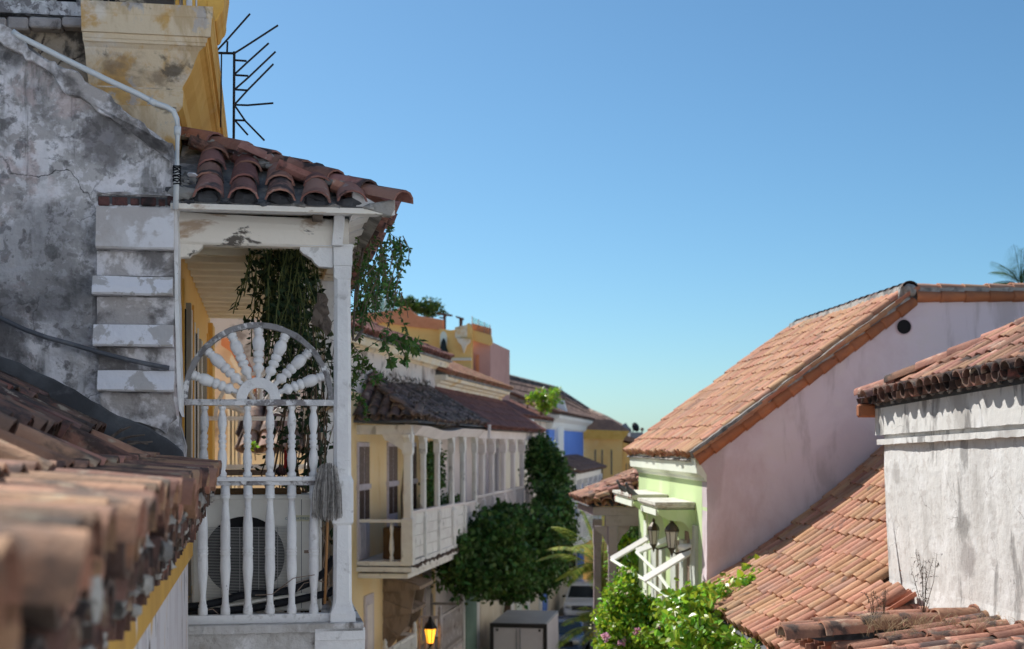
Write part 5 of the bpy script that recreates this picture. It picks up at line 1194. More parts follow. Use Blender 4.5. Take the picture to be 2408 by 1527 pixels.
# ---- neighbour seen through the balcony between the railings
nb = thing('side_house', 'small white house with mossy tiled roof seen through the balcony railing', 'house', W0, D(560, 1200, 22))
def npoly(nm, pts, m, Y, dep): mb = MB(); mb.prism([(D(u,v,Y).x, D(u,v,Y).z) for u, v in pts], 'y', Y, Y+dep); part(nm, mb, m, nb)
npoly('wall', [(470,1500),(470,860),(520,800),(548,800),(625,935),(625,1500)], 'stained_white', 22, .4)
npoly('rake', [(520,795),(548,795),(648,975),(640,990),(545,830),(520,812)], 'terracotta_wall', 21.7, .3)
npoly('rake_board', [(545,832),(640,992),(634,1000),(540,846)], 'white_trim', 21.75, .2)
for u in (538, 548, 556): npoly('column', [(u-2.5,940),(u+2.5,940),(u+2.5,1200),(u-2.5,1200)], 'white_trim', 21.5, .2)
npoly('lintel', [(530,925),(562,925),(562,940),(530,940)], 'white_trim', 21.5, .25)
p0 = D(566, 1062, 20.5); sfn = plane_surf((p0.x, 20.5, p0.z), (1,.1,0), (0,.8,.6))
tile_roof(nb, sfn, 5, .22, 4, .36, T_mo, 'tile_mossy', cap=40, jit=2)
mb = MB(); mb.box(p0.x, p0.x+1.15, 20.55, 22, ZS, p0.z-.03); part('low_wall', mb, 'cream_wall', nb)
gp = D(598, 1050, 20.3); lf = MB(); crown_leaves(lf, [(gp, (.09,.08,.07))], 70, .06, .04); st = MB(); st.tube([gp+V((0,.1,-.2)), gp], .008, 5)
rp = thing('roof_weed', 'small bright green weed growing on the mossy roof behind the railing', 'weed', W0, gp+V((0,0,-.2))); part('stem', st, 'bark', rp); part('crown', lf, 'leaf_bright', rp, recalc=False, kind='stuff')

# ---- hidden row houses added beyond the mint house to bounce sun on left fronts
for k, (ya, yb, zt, m, lb) in enumerate(((29, 43, .35, 'white_trim', 'white row house added unseen behind the mint house to bounce sunlight'), (43.1, 60, .45, 'white_trim', 'white row house with set-back storey, added farther along on the right to bounce sunlight'), (60.1, 84, .6, 'white_trim', 'last white row house on the right, added before the street bend to bounce sunlight'))):
    FRr = Fr((.098*ya+.5, ya, ZS), -5.8); L = (yb-ya)*1.005
    h = thing('bounce_row_house', lb, 'house', FRr, (3, L/2, 0)); zt -= ZS
    mb = MB(); mb.box(0, 7, 0, L-.02, 0, zt); part('wall', mb, m, h)
    mb = MB(); mb.rings([[V((-p, -p*0, z)), V((7, 0, z)), V((7, L-.02, z)), V((-p, L-.02, z))] for z, p in ((zt-.3,.02),(zt-.1,.15),(zt,.2))]); part('cornice', mb, m, h)
    mb = MB(); mb.prism([(-.25, zt), (7, zt), (7, zt+.1), (3.5, zt+.25), (-.25, zt+.06)], 'y', 0, L-.02); part('roof', mb, 'tile_maroon', h)
    if k < 2:
        mb = MB(); mb.box(3.3, 7, .5, L-.5, zt+.02, zt+(1.35, 1.9)[k]); part('upper_storey', mb, m, h)  # set-back storey added for more bounced light on the left fronts
    for q in range(int(L/4.6)):
        for z0 in (1.2, 5.4):
            y0 = 1.0+q*4.6; mb = MB(); mb.box(-.06, .02, y0, y0+1.1, z0, z0+2.3); w = part('window', mb, 'white_trim', h); mb = MB(); mb.box(-.08, -.05, y0+.15, y0+.95, z0+.15, z0+2.15); part('pane', mb, 'shutter_dark', h, w)
# ------------------------------------------------------------------ FAR BACKGROUND
def wbox(mb, u0, u1, v0, v1, Y, dep): a = D(u0, v0, Y); b = D(u1, v1, Y); mb.box(a.x, b.x, Y, Y+dep, b.z, a.z); return mb
# orange house with roof terrace and bell arch
YT = 60
FT = Fr(D(1060, 1045, YT), -8)
th = thing('terracotta_house', 'terracotta and ochre house with bell arch and glass-railed roof terrace', 'house', FT, (-2, 3, -8))
ft = lambda u, v, y=0: FT.at(u, v, y=y)
def tpoly(nm, pts, m, y0, y1, **k):
    mb = MB(); mb.prism([(ft(u, v, y0).x, ft(u, v, y0).z) for u, v in pts], 'y', y0, y1); return part(nm, mb, m, th, **k)
tpoly('wall', [(700,800),(880,762),(900,752),(975,762),(1040,775),(1040,1100),(700,1100)], 'ochre_wall', 0, 6)
tpoly('parapet', [(700,735),(885,735),(925,730),(945,722),(950,718),(958,720),(965,730),(980,742),(1040,752),(1040,776),(960,768),(900,758),(860,766),(700,780)], 'terracotta_wall', -.15, .3)
tpoly('tower_wall', [(1033,773),(1060,777),(1094,773),(1098,762),(1103,760),(1108,772),(1108,1000),(1033,1000)], 'ochre_wall', -.5, -.02)
tpoly('side_wall', [(1108,792),(1153,803),(1153,1000),(1108,1000)], 'pink_wall', .2, 6)
tpoly('side_band', [(1108,775),(1153,788),(1156,800),(1156,806),(1151,812),(1108,800)], 'ochre_wall', -.1, .25)
tpoly('side_parapet', [(1109,760),(1153,772),(1153,789),(1109,776)], 'terracotta_wall', .26, .6)
tpoly('panel', [(1120,835),(1126,835),(1126,930),(1120,930)], 'terracotta_wall', .12, .21)
tpoly('arch_opening', [(1035,830),(1035,790),(1038,782),(1043,779),(1048,782),(1051,790),(1051,830)], 'mint_pale', -.53, -.49)
tpoly('console', [(1073,795),(1105,798),(1103,806),(1096,812),(1090,830),(1085,812),(1078,806)], 'cornice_pale', -.75, -.49)
tpoly('panel', [(1070,770),(1098,764),(1098,795),(1070,795)], 'cornice_pale', -.58, -.49)
tpoly('moulding', [(1060,842),(1108,842),(1108,848),(1060,848)], 'cornice_pale', -.62, -.49)
pb = ft(1043, 820, -.7); mb = MB(); mb.lathe(pb+V((0,0,-.17)), pb+V((0,0,.42)), [(0,.22),(.1,.2),(.4,.14),(.75,.1),(.9,.06),(1,.02)], 12); solo('bell', mb, 'bronze_bell', 'small dark bell hanging in the arch of the terracotta house', 'bell', FT, smooth=True)
for pts, nm in (([(1108,742),(1152,768),(1152,796),(1108,764)], 'glass_panel'),):
    tpoly(nm, [(1109,745),(1152,765),(1152,790),(1109,765)], 'glass_rail', .3, .32)
for u, v in ((1110,744),(1125,751),(1139,758),(1152,764)): tpoly('rail_post', [(u-.7,v),(u+.7,v),(u+.7,v+24),(u-.7,v+24)], 'white_trim', .26, .36)
tpoly('glass_panel', [(855,712),(930,705),(930,735),(855,735)], 'glass_rail', .1, .12)
for u in (870,890,905,918): tpoly('rail_post', [(u-1,700),(u+1,700),(u+1,735),(u-1,735)], 'white_trim', .05, .15)
tpoly('mast', [(915,664),(919,664),(919,735),(915,735)], 'white_trim', .3, .5)
pg = thing('pergola', 'dark timber pergola posts on the roof terrace of the terracotta house', 'pergola', FT, ft(1060, 775, 1))
for pts in ([(1042,740),(1047,740),(1047,778),(1043,778)], [(1080,748),(1087,748),(1084,778),(1080,778)], [(1028,736),(1062,740),(1062,744),(1028,740)], [(1072,743),(1089,748),(1089,753),(1072,747)], [(1033,745),(1047,747),(1047,750),(1033,748)]):
    mb = MB(); mb.prism([(ft(u,v,1).x, ft(u,v,1).z) for u, v in pts], 'y', 1.0, 1.2); part('beam', mb, 'shutter_dark', pg)
def bush(name, label, cat, fr, base, blobs, n, ls, lw, m, trunk, group=None, droop=-.1, leaf_shell=None):
    t = thing(name, label, cat, fr, base, group)
    mb = MB(); crown_leaves(mb, blobs, n, ls, lw, droop=droop); part('crown', mb, m, t, recalc=False, kind='stuff')
    st = MB()
    for pts, r0, r1 in trunk: st.tube(pts, r0, 7, r1)
    if trunk: part('trunk', st, 'bark', t, smooth=True)
    if leaf_shell:
        fm, fn, fs = leaf_shell; mb = MB(); crown_leaves(mb, [(c, (r[0]*1.04, r[1]*1.04, r[2]*1.04)) for c, r in blobs], fn, fs, fs, .85); part('outer_leaves', mb, fm, t, recalc=False, kind='stuff')  # second, lighter leaf tone over the outside of the crown
    return t
for k, (u, v, ru, rv) in enumerate(((1005,722,40,24), (955,715,28,18), (885,715,35,22))):
    c = ft(u, v, 2.5); s = YT/F
    bush('roof_tree', ('round tree on the terracotta roof terrace beside the pergola', 'pale leafy tree on the terracotta roof terrace behind the parapet hump', 'leafy tree on the terracotta roof terrace nearest the white post')[k], 'tree', FT, V((c.x, 2.5, 4.8)), [(c, (ru*s, .8, rv*s)), (c+V((.3,0,-.2)), (ru*s*.7, .7, rv*s*.8)), (c+V((-.35,.1,.1)), (ru*s*.6, .7, rv*s*.7))], 1500, .16, .09, ('leaf_ficus','leaf_mid','leaf_ficus')[k], [([(c.x,2.5,4.6),(c.x,2.5,c.z)], .06, .03)], 'trees on the roof terrace')
# big brown roof far behind
YR = 96
FR2 = Fr(D(1240, 1045, YR), -12)
fr_ = lambda u, v, y=0: FR2.at(u, v, y=y)
br_ = thing('brown_roof_house', 'long low ridged brown tiled roof of a far house behind the blue front', 'house', FR2, (0, 6, -6))
mb = MB(); q = [fr_(1120,1010), fr_(1478,1014), fr_(1440,990,3), fr_(1308,917,7), fr_(1163,880,7)]
rid = [fr_(1163,880,6), fr_(1305,916,6), fr_(1385,968,6), fr_(1425,985,4), fr_(1478,1014,0)]
eav = [fr_(1120,1018,0), fr_(1290,1020,0), fr_(1400,1020,0), fr_(1445,1018,0), fr_(1479,1016,0)]
back = [V((p.x, 12, p.z-3)) for p in rid]
n = 5; mb.add(eav + rid + back, [(i, i+1, n+i+1, n+i) for i in range(4)] + [(n+i, n+i+1, 2*n+i+1, 2*n+i) for i in range(4)] + [(0, n, 2*n)]); part('roof', mb, 'tile_brown', br_, recalc=False)
rows = MB(); nc = 120
for k in range(nc):
    t = k/nc*4; i = min(3, int(t)); f = t-i; a = eav[i].lerp(eav[i+1], f); b = rid[i].lerp(rid[i+1], f)
    if (b-a).length < .4: continue
    m = 9
    for j in range(m):
        p = a.lerp(b, j/m); qq = a.lerp(b, (j+.96)/m); rows.obox(p+V((0,-.05,.10)), qq+V((0,-.05,.05)), .20, .08)
part('tile_bed', rows, 'tile_brown', br_, kind='stuff')
mb = MB(); mb.prism([(q.x, q.z) for q in (fr_(1125,1016,1), fr_(1470,1016,1), fr_(1470,1200,1), fr_(1125,1200,1))], 'y', .6, 5); part('wall', mb, 'ochre_wall', br_)
for i in range(4):
    mb = MB(); mb.tube([rid[i]+V((0,-.05,.02)), rid[i+1]+V((0,-.05,.02))], .22, 8); part('ridge', mb, 'tile_mossy', br_)
# ochre house closing the bend
YO = 88
FO = Fr(D(1372, 1045, YO), 4)
fo = lambda u, v, y=0: FO.at(u, v, y=y)
oh = thing('ochre_house', 'plain ochre house with narrow dark slit windows at the street bend', 'house', FO, (2, 2, ZS))
def opoly(nm, pts, m, y0, y1, parent=None):
    mb = MB(); mb.prism([(fo(u, v, y0).x, fo(u, v, y0).z) for u, v in pts], 'y', y0, y1); return part(nm, mb, m, oh, parent)
opoly('wall', [(1366,1018),(1474,1018),(1464,1040),(1464,1480),(1366,1480)], 'ochre_wall', 0, 8)
opoly('cornice', [(1362,1010),(1480,1014),(1474,1024),(1466,1034),(1366,1032)], 'ochre_trim', -.5, 8)
opoly('roof', [(1362,1010),(1480,1014),(1476,1010),(1440,988),(1368,985)], 'tile_brown', -.5, 6)
opoly('side_wall', [(1465,1040),(1500,1052),(1505,1480),(1465,1480)], 'ochre_wall', 1.2, 8)
opoly('side_roof', [(1460,1034),(1512,1046),(1510,1036),(1470,1024)], 'tile_brown', .9, 8)
for u, v0, v1 in ((1400,1058,1150),(1416,1058,1160),(1438,1058,1117),(1450,1040,1060)):
    if u == 1450: continue
    opoly('slit_window', [(u-1.6,v0),(u+1.6,v0),(u+1.6,v1),(u-1.6,v1)], 'window_dark', -.03, .02)
for u in (1473,1480,1486,1493): opoly('pilaster_strip', [(u-1,1090),(u+1,1090),(u+1,1150),(u-1,1150)], 'weathered_brown', 1.15, 1.22)
# rooftop plant room with dishes, far
rt = thing('rooftop_shed', 'small grey rooftop box with two aerial dishes at the far street bend', 'shed', W0, D(1495, 1030, 92))
mb = MB(); wbox(mb, 1482, 1512, 1017, 1040, 92, 2); part('box', mb, 'truck_grey', rt)
p = D(1490, 1007, 91.5); mb = MB(); mb.lathe(p, p+V((.12,-.14,.06)), [(0,.1),(.4,.22),(1,.32)], 14); part('dish', mb, 'hose_black', rt, smooth=True)
mb = MB(); mb.tube([D(1487,1020,91.7), p], .04, 5); part('dish_arm', mb, 'truck_grey', rt)
mb = MB(); mb.obox(D(1466,998,91.6), D(1480,1018,91.6), .1, .35); part('panel', mb, 'truck_grey', rt)
p = D(1510, 1010, 91.5); mb = MB(); mb.tube([D(1510,1018,91.6), p], .04, 5); part('mast', mb, 'truck_grey', rt); mb = MB(); mb.blob(p, .12, 1, .05); part('lamp', mb, 'weathered_brown', rt)
# bush on the roofs
c = D(1277, 932, 66); s = 66/F
bush('roof_shrub', 'yellow green shrub sprouting from the roofs before the brown roof', 'shrub', W0, D(1275, 985, 66), [(c+V((-12*s,0,4*s)), (26*s,.7,26*s)), (c+V((14*s,0,-6*s)), (26*s,.7,26*s)), (c+V((36*s,0,14*s)), (10*s,.4,14*s)), (c+V((-8*s,0,-22*s)), (14*s,.5,20*s)), (c+V((10*s,0,-30*s)), (10*s,.4,18*s))], 900, .22, .09, 'leaf_bright', [([D(1272,990,66), D(1274,950,66), c], .07, .03), ([D(1240,985,66), D(1240,950,66), D(1246,935,66)], .05, .02)])
# ---- ficus tree in the street
def tb(u, v, ru, rv, Y, dy=1.0): return (D(u, v, Y), (ru*Y/F, dy, rv*Y/F))
B = [tb(1278,1085,44,70,53), tb(1303,1150,44,84,53), tb(1300,1225,58,92,50), tb(1230,1280,100,90,45,1.3), tb(1145,1310,92,84,41,1.1), tb(1255,1330,84,70,47,1.2), tb(1092,1345,70,62,40,.9), tb(1150,1262,66,56,41,.9), tb(1190,1370,70,52,44,1.0), tb(1075,1300,40,40,39,.6), tb(1195,1228,66,46,43,.9)]
g = D(1192, 1500, 55.3); g.z = ZS
bush('ficus_tree', 'big dark green street tree in front of the colonnade', 'tree', W0, g, B, 42000, .21, .13, 'leaf_ficus',
     [([g, D(1192,1440,55.2), D(1197,1395,54.6), D(1210,1340,52)], .15, .09), ([D(1210,1340,52), D(1190,1330,47), D(1120,1310,42)], .09, .03), ([D(1208,1345,52), D(1270,1280,51), D(1300,1150,53)], .09, .03)], leaf_shell=('leaf_mid', 7500, .15))
YF_ = 45; s = YF_/F
# young tree twigs below the crown
c = D(1228, 1395, YF_-1)
bush('hanging_branch', 'thin leafy branch hanging below the big street tree crown', 'branch', W0, D(1228, 1420, YF_-1), [(c, (14*s,.3,26*s))], 160, .15, .09, 'leaf_ficus', [([D(1222,1350,YF_-1), c], .02, .01)])
# ---- palm and garden on the right side of the street
YP = 31
pm = thing('palm_plant', 'sunlit yellow green palm fronds arching over the street', 'palm', W0, V((D(1420,1300,YP).x, YP, ZS)))
pc = D(1416, 1350, YP)
mb = MB(); mb.tube([V((pc.x+.2, YP, ZS)), V((pc.x+.1, YP, ZS+2)), pc], .09, 8, .06); part('trunk', mb, 'bark', pm)
def frond(root, c, d, L, droop, m, nl=26, ll=.34, lw=.035, nm='frond'):
    mb = MB(); pts = [V(c)]; dd = V(d).normalized()
    for k in range(10):
        dd = (dd + V((0,0,-droop))).normalized(); pts.append(pts[-1]+dd*L/10)
    mb.tube(pts, .012, 4, .004)
    for k in range(nl):
        t = .12 + .86*k/nl; i = min(9, int(t*10)); p = pts[i].lerp(pts[i+1], t*10-i); tg = (pts[i+1]-pts[i]).normalized(); sd = tg.cross(V((0,0,1))).normalized()
        w = ll*math.sin(math.pi*(.15+.8*t))
        for q in (-1, 1): mb.leaf(p, sd*q + tg*.6 + V((0,0,-.35)), V((0,0,1)), w, lw)
    part(nm, mb, m, root, recalc=False)
for a, e, L, dr in ((2.9,1.0,1.7,.17), (2.5,1.2,1.8,.16), (3.5,1.1,1.6,.17), (.3,1.2,1.5,.16), (1.0,1.3,1.6,.14), (1.7,1.35,1.9,.13), (4.2,1.1,1.6,.17), (5.2,1.0,1.4,.18), (3.0,.4,1.1,.12), (2.2,.6,1.3,.13), (5.9,.6,1.0,.12), (4.6,.5,1.2,.14), (3.2,1.4,1.9,.12), (4.0,.8,1.5,.2), (4.7,1.2,1.7,.18)):
    frond(pm, pc+V((0,0,R.uniform(-.1,.1))), (math.cos(a)*math.cos(e), math.sin(a)*math.cos(e), math.sin(e)), L, dr, 'leaf_palm', 30, .40, .06)
for k in range(9): frond(pm, pc+V((R.uniform(-.2,.3),0,-1.2)), (R.uniform(-.6,.3), -.4, R.uniform(.3,.9)), 1.3, .15, 'leaf_palm', 20, .3, .06)
# ---- palm top over the right ridge
YQ = 36; q0 = D(2400, 672, YQ)
pq = thing('palm_tree', 'tip of a palm tree showing over the right roof ridge', 'palm', W0, V((q0.x, YQ, ZS)))
mb = MB(); mb.tube([V((q0.x, YQ, ZS)), V((q0.x-.1, YQ, -2)), q0], .16, 8, .10); part('trunk', mb, 'bark', pq)
for k in range(30):
    a = R.uniform(0, 6.28); e = R.uniform(.1, 1.4); frond(pq, q0, (math.cos(a)*math.cos(e), math.sin(a)*math.cos(e), math.sin(e)), R.uniform(.8,1.25), .10, 'leaf_mid', 34, .40, .022)

# ------------------------------------------------------------------ vehicles
FV = Fr(V((D(1231,1400,48.5).x, 48.5, ZS)), -8.25)
tr = thing('box_truck', 'white box truck with grey roof parked in the shaded street', 'truck', FV, (0, 2, 0))
wt = FV.at(1284, 1450, y=0).x - FV.at(1154, 1450, y=0).x; x0 = FV.at(1154, 1470, y=0).x; x1 = x0+wt; ztp = FV.at(1200, 1468, y=0).z
mb = MB(); mb.box(x0, x1, .06, 3.7, .95, ztp-.02); part('cargo_box', mb, 'truck_door', tr, bev=.02)
mb = MB(); mb.prism([(x0-.02, ztp-.02), (x1+.02, ztp-.02), (x1-.02, ztp+.04), (x0+.02, ztp+.04)], 'y', 0, 3.75); part('roof', mb, 'truck_grey', tr, bev=.01)
for a, b, c, d in ((x0-.03, x0+.09, .9, ztp+.02), (x1-.09, x1+.03, .9, ztp+.02)):
    mb = MB(); mb.box(a, b, -.02, .08, c, d); part('door_post', mb, 'truck_dark', tr)
mb = MB(); mb.box(x0+.09, x1-.09, -.018, .08, ztp-.12, ztp+.02); part('door_header', mb, 'truck_dark', tr)
mb = MB(); mb.box(x0+.09, x1-.09, -.02, .08, .85, .97); part('door_sill', mb, 'truck_dark', tr)
for s in (0, 1):
    a = x0+.10+s*(wt-.2)/2; b = a+(wt-.2)/2-.004; mb = MB(); mb.box(a, b, .005, .07, .975, ztp-.125); dl = part('rear_door', mb, 'truck_door', tr, bev=.006)
    xx = a+.12 if s == 0 else b-.12; mb = MB(); mb.box(xx-.04, xx+.04, -.015, .01, ztp-.24, ztp-.16); part('hinge', mb, 'truck_dark', tr, dl)
    xx = b-.06 if s == 0 else a+.06; mb = MB(); mb.tube([(xx,-.02,1.0),(xx,-.02,ztp-.15)], .014, 6); part('lock_rod', mb, 'truck_grey', tr, dl)
mb = MB(); mb.prism([(3.8,.7),(5.4,.7),(5.4,1.5),(5.0,2.3),(3.8,2.35)], 'x', x0+.15, x1-.15); part('cab', mb, 'car_white', tr, bev=.05)
mb = MB(); mb.box(x0+.2, x1-.2, .1, 5.3, .6, .9); part('chassis', mb, 'truck_dark', tr)
mb = MB(); mb.prism([(5.04,2.2),(5.4,1.55),(5.43,1.57),(5.07,2.22)], 'x', x0+.25, x1-.25); part('windscreen', mb, 'car_glass', tr)
for x in (x0+.12, x1-.36):
    for y in (1.0, 4.5):
        mb = MB(); mb.tube([(x,y,.42),(x+.24,y,.42)], .42, 20); w = part('wheel', mb, 'rubber', tr, smooth=False); mb = MB(); mb.tube([(x-.01,y,.42),(x+.25,y,.42)], .22, 14); part('rim', mb, 'chrome', tr, w)
for x in (x0+.1, x1-.3):
    mb = MB(); mb.box(x, x+.2, -.03, .05, .62, .78); part('tail_light', mb, 'tail_red', tr)
def car(name, label, cat, fr, paint, L=4.7, Wd=1.82, H=1.78, front=True, suv=True):
    """y=0 at the end towards the lens; front end towards the lens"""
    t = thing(name, label, cat, fr, (0, L/2, 0)); hw = Wd/2
    side = [(0,.45),(.02,.75),(.12,.98),(1.15,1.08),(1.75,1.62),(2.0,H-.06),(2.4,H),(4.1,H-.02),(4.55,H-.12),(4.66,1.1),(4.7,.6),(4.6,.32),(.15,.3)]
    if not suv: side = [(0,.42),(.03,.66),(.2,.82),(1.2,.95),(1.9,1.36),(2.2,1.45),(3.2,1.46),(3.9,1.08),(4.4,1.02),(4.5,.6),(4.4,.3),(.15,.28)]
    mb = MB(); rs = []
    for f, sx in ((0,.90),(.06,.97),(.12,1.0)):
        pass
    def prof(sx): return [V((0, y, z)) for y, z in side]
    for x in (-hw, -hw+.06, -hw+.16, hw-.16, hw-.06, hw):
        k = (abs(x)-(hw-.16))/.16; k = max(0, k); ring = []
        for y, z in side:
            zz = z; yy = y
            if z > 1.1: xx = x*(1-.16*(z-1.1)/(H-1.1+.01))
            else: xx = x
            sh = .07*k*k; cy, cz = 2.4, .9
            ring.append(V((xx, yy+(cy-yy)*sh*.5, zz+(cz-zz)*sh)))
        rs.append(ring)
    mb.rings(rs); part('body', mb, paint, t, smooth=False, bev=.02)
    wy0, wz0, wy1, wz1 = (1.2,1.11,1.74,1.64) if suv else (1.25,.98,1.88,1.36)
    mb = MB(); mb.add([(-hw+.12,wy0-.02,wz0+.02),(hw-.12,wy0-.02,wz0+.02),(hw-.24,wy1-.02,wz1+.02),(-hw+.24,wy1-.02,wz1+.02),(-hw+.12,wy0+.05,wz0),(hw-.12,wy0+.05,wz0),(hw-.24,wy1+.05,wz1),(-hw+.24,wy1+.05,wz1)], [(0,1,2,3),(7,6,5,4),(0,4,5,1),(1,5,6,2),(2,6,7,3),(3,7,4,0)]); part('windscreen', mb, 'car_glass', t)
    for sgn in (-1, 1):
        mb = MB(); zb = 1.13 if suv else 1.0; ztw = H-.16 if suv else 1.36
        mb.add([(sgn*(hw-.005),1.5,zb),(sgn*(hw-.005),4.3 if suv else 3.6,zb),(sgn*(hw-.12),4.1 if suv else 3.2,ztw),(sgn*(hw-.12),1.95,ztw),(sgn*(hw-.1),1.5,zb),(sgn*(hw-.1),4.3 if suv else 3.6,zb),(sgn*(hw-.2),4.1 if suv else 3.2,ztw),(sgn*(hw-.2),1.95,ztw)], [(0,1,2,3),(7,6,5,4),(0,4,5,1),(1,5,6,2),(2,6,7,3),(3,7,4,0)]); part('side_window', mb, 'car_glass', t)
        mb = MB(); mb.blob((sgn*(hw-.27), .06, .78), (.18,.09,.09), 1, 0, 10, 6); part('headlight', mb, 'lamp_glass', t, smooth=True)
        mb = MB(); mb.blob((sgn*(hw+.10), 1.55, 1.15), (.10,.07,.075), 1, 0, 8, 6); part('mirror', mb, 'black', t, smooth=True)
        for y in (.9, 3.75):
            mb = MB(); mb.tube([(sgn*(hw-.24),y,.34),(sgn*(hw+.01),y,.34)], .34, 20); w = part('wheel', mb, 'rubber', t); mb = MB(); mb.tube([(sgn*(hw-.2),y,.34),(sgn*(hw+.02),y,.34)], .2, 14); part('rim', mb, 'chrome', t, w)
        if suv:
            mb = MB(); mb.tube([(sgn*(hw-.25),2.1,H-.02),(sgn*(hw-.25),2.2,H+.07),(sgn*(hw-.25),3.9,H+.07),(sgn*(hw-.25),4.0,H-.02)], .022, 6); part('roof_rail', mb, 'black', t)
    mb = MB(); mb.box(-.5, .5, -.02, .1, .62, .84); gr = part('grille', mb, 'black', t, bev=.01)
    for k in range(4):
        mb = MB(); mb.box(-.48, .48, -.035, .0, .645+k*.05, .665+k*.05); part('grille_bar', mb, 'chrome', t, gr)
    mb = MB(); mb.box(-hw+.1, hw-.1, -.06, .12, .36, .56); part('bumper', mb, paint, t, bev=.03)
    mb = MB(); mb.box(-.26, .26, -.075, -.05, .40, .52); part('number_plate', mb, 'plate_white', t)
    mb = MB(); mb.box(-hw+.2, hw-.2, -.04, .1, .22, .36); part('air_dam', mb, 'black', t)
    return t
xs = D(1368, 1480, 70); car('white_suv', 'white off-road car with roof rails facing up the shaded street', 'car', Fr(V((xs.x, 70, ZS)), -7), 'car_white')
xs = D(1333, 1500, 57.5); car('blue_car', 'dark blue car parked beside the box truck', 'car', Fr(V((xs.x-.25, 57.5, ZS)), -8), 'car_blue', L=4.5, Wd=1.7, H=1.46, suv=False)
# ------------------------------------------------------------------ RIGHT BLOCK
FR = Fr((2.56, 18.3, -2.17), 3.2)
YG = 1.69; XG = .275
fr = lambda u, v, y=YG: FR.at(u, v, y=y)
T_su = tile_set('su', 'tile_salmon', L=.42, w0=.215, w1=.175, h=.085)
T_rd = tile_set('rd', 'tile_dark', L=.42, w0=.215, w1=.175, h=.085)
T_or = tile_set('or', 'tile_orange', L=.42, w0=.24, w1=.20, h=.11)
gh = thing('mint_house', 'mint green house with pink gable wall and sunlit terracotta roof', 'house', FR, (3, 5, ZS+2.17))
zb = ZS+2.17
e0 = fr(1635, 1074, YG-.05); rg = fr(2140, 694, YG-.05)
slp = math.atan2(rg.z-e0.z, rg.x-e0.x); cg, sg_ = math.cos(slp), math.sin(slp)
YE = 8.6
# gable wall
pl = [(fr(u, v).x, fr(u, v).z) for u, v in ((1660,1118),(1652,1100),(1640,1082),(1650,1066),(2140,700),(2160,706),(2700,700))]
pl = [(XG, zb)] + [(XG, pl[0][1])] + pl[1:] + [(pl[-1][0], zb)]
mb = MB(); mb.prism(jag(pl, .12, .006, 4), 'y', YG, YG+.35); part('gable_wall', mb, 'gable_pink', gh)
c = fr(2125, 769); n = 28; r = 17/F*20
mb = MB(); mb.tube([V((c.x, YG-.012, c.z)), V((c.x, YG+.02, c.z))], r*1.18, n); part('vent_ring', mb, 'gable_pink', gh)
mb = MB(); mb.tube([V((c.x, YG-.016, c.z)), V((c.x, YG-.004, c.z))], r, n); part('vent_hole', mb, 'black', gh)
# street front
mb = MB(); mb.box(XG, XG+4, YG+.36, YE-.3, zb, fr(1660,1100).z+.3); part('front_wall', mb, 'mint_wall', gh)
mb = MB(); mb.box(XG+.003, XG+.3, YG+.002, YG+.36, zb, fr(1660,1112).z); part('front_edge', mb, 'mint_wall', gh)
zc_ = fr(1662, 1134).z; zc2 = fr(1640, 1082).z
mb = MB(); rs = []
for z, p in ((zc_,.0), (zc_+.02,.03), (zc_+.06,.04), (zc_+.065,.06), (zc_+.10,.10), (zc_+.115,.12), (zc_+.12,.14), (zc2+.02,.16), (zc2+.04,.15), (zc2+.16,.15)):
    rs.append([V((XG-p, YG+.004, z)), V((XG+.2, YG+.004, z)), V((XG+.2, YE-.3+p, z)), V((XG-p, YE-.3+p, z))])
mb.rings(rs); part('cornice', mb, 'mint_pale', gh)
# roof
sf = plane_surf((e0.x-.06, YG-.02, e0.z+.0), (0,1,0), (cg, 0, sg_))
Lr = math.hypot(rg.x-e0.x, rg.z-e0.z)
def sag_surf(s, r):
    p, e, up, n = sf(s, r); return p + n*(.03*noise.noise(V((s*.7, r*.8, 2)))), e, up, n
tile_roof(gh, sag_surf, int((YE-YG)/.232), .232, int(Lr/.30)+1, .30, T_su, 'tile_salmon', cap=285, jit=1.5, clip=lambda s, r: r < Lr-.05)
mb = MB(); mb.prism([(e0.x-.03, e0.z-.06), (rg.x, rg.z-.03), (rg.x+2.5, rg.z-2), (rg.x+2.5, e0.z-.2), (e0.x+.1, e0.z-.12)], 'y', YG+.36, YE-.1); part('roof_deck', mb, 'mortar', gh)
# ridge with mortar sides
mb = MB(); rs = []
for k in range(24):
    y = YG-.02 + (YE-.6-YG)*k/23; j = .012*noise.noise(V((y*3,0,1))); rs.append([V((rg.x-.17, y, rg.z-.10)), V((rg.x-.12, y, rg.z+.13+j)), V((rg.x+.12, y, rg.z+.13+j)), V((rg.x+.17, y, rg.z-.1))])
mb.rings(rs); part('ridge_mortar', mb, 'mortar', gh)
tile_row(gh, (rg.x, YG-.08, rg.z+.115), (rg.x, YE-.6, rg.z+.115), .31, T_rd, 'ridge_tile', scale=1.1)
mb = MB(); mb.blob(V((rg.x, YG-.06, rg.z+.07)), (.10,.06,.09), 2, .1); part('ridge_end', mb, 'mortar', gh)
mb = MB(); mb.blob(V((rg.x-.2, YE+.02, rg.z-.2)), (.06,.06,.08), 3, .1); part('ridge_end', mb, 'mortar_dark', gh)
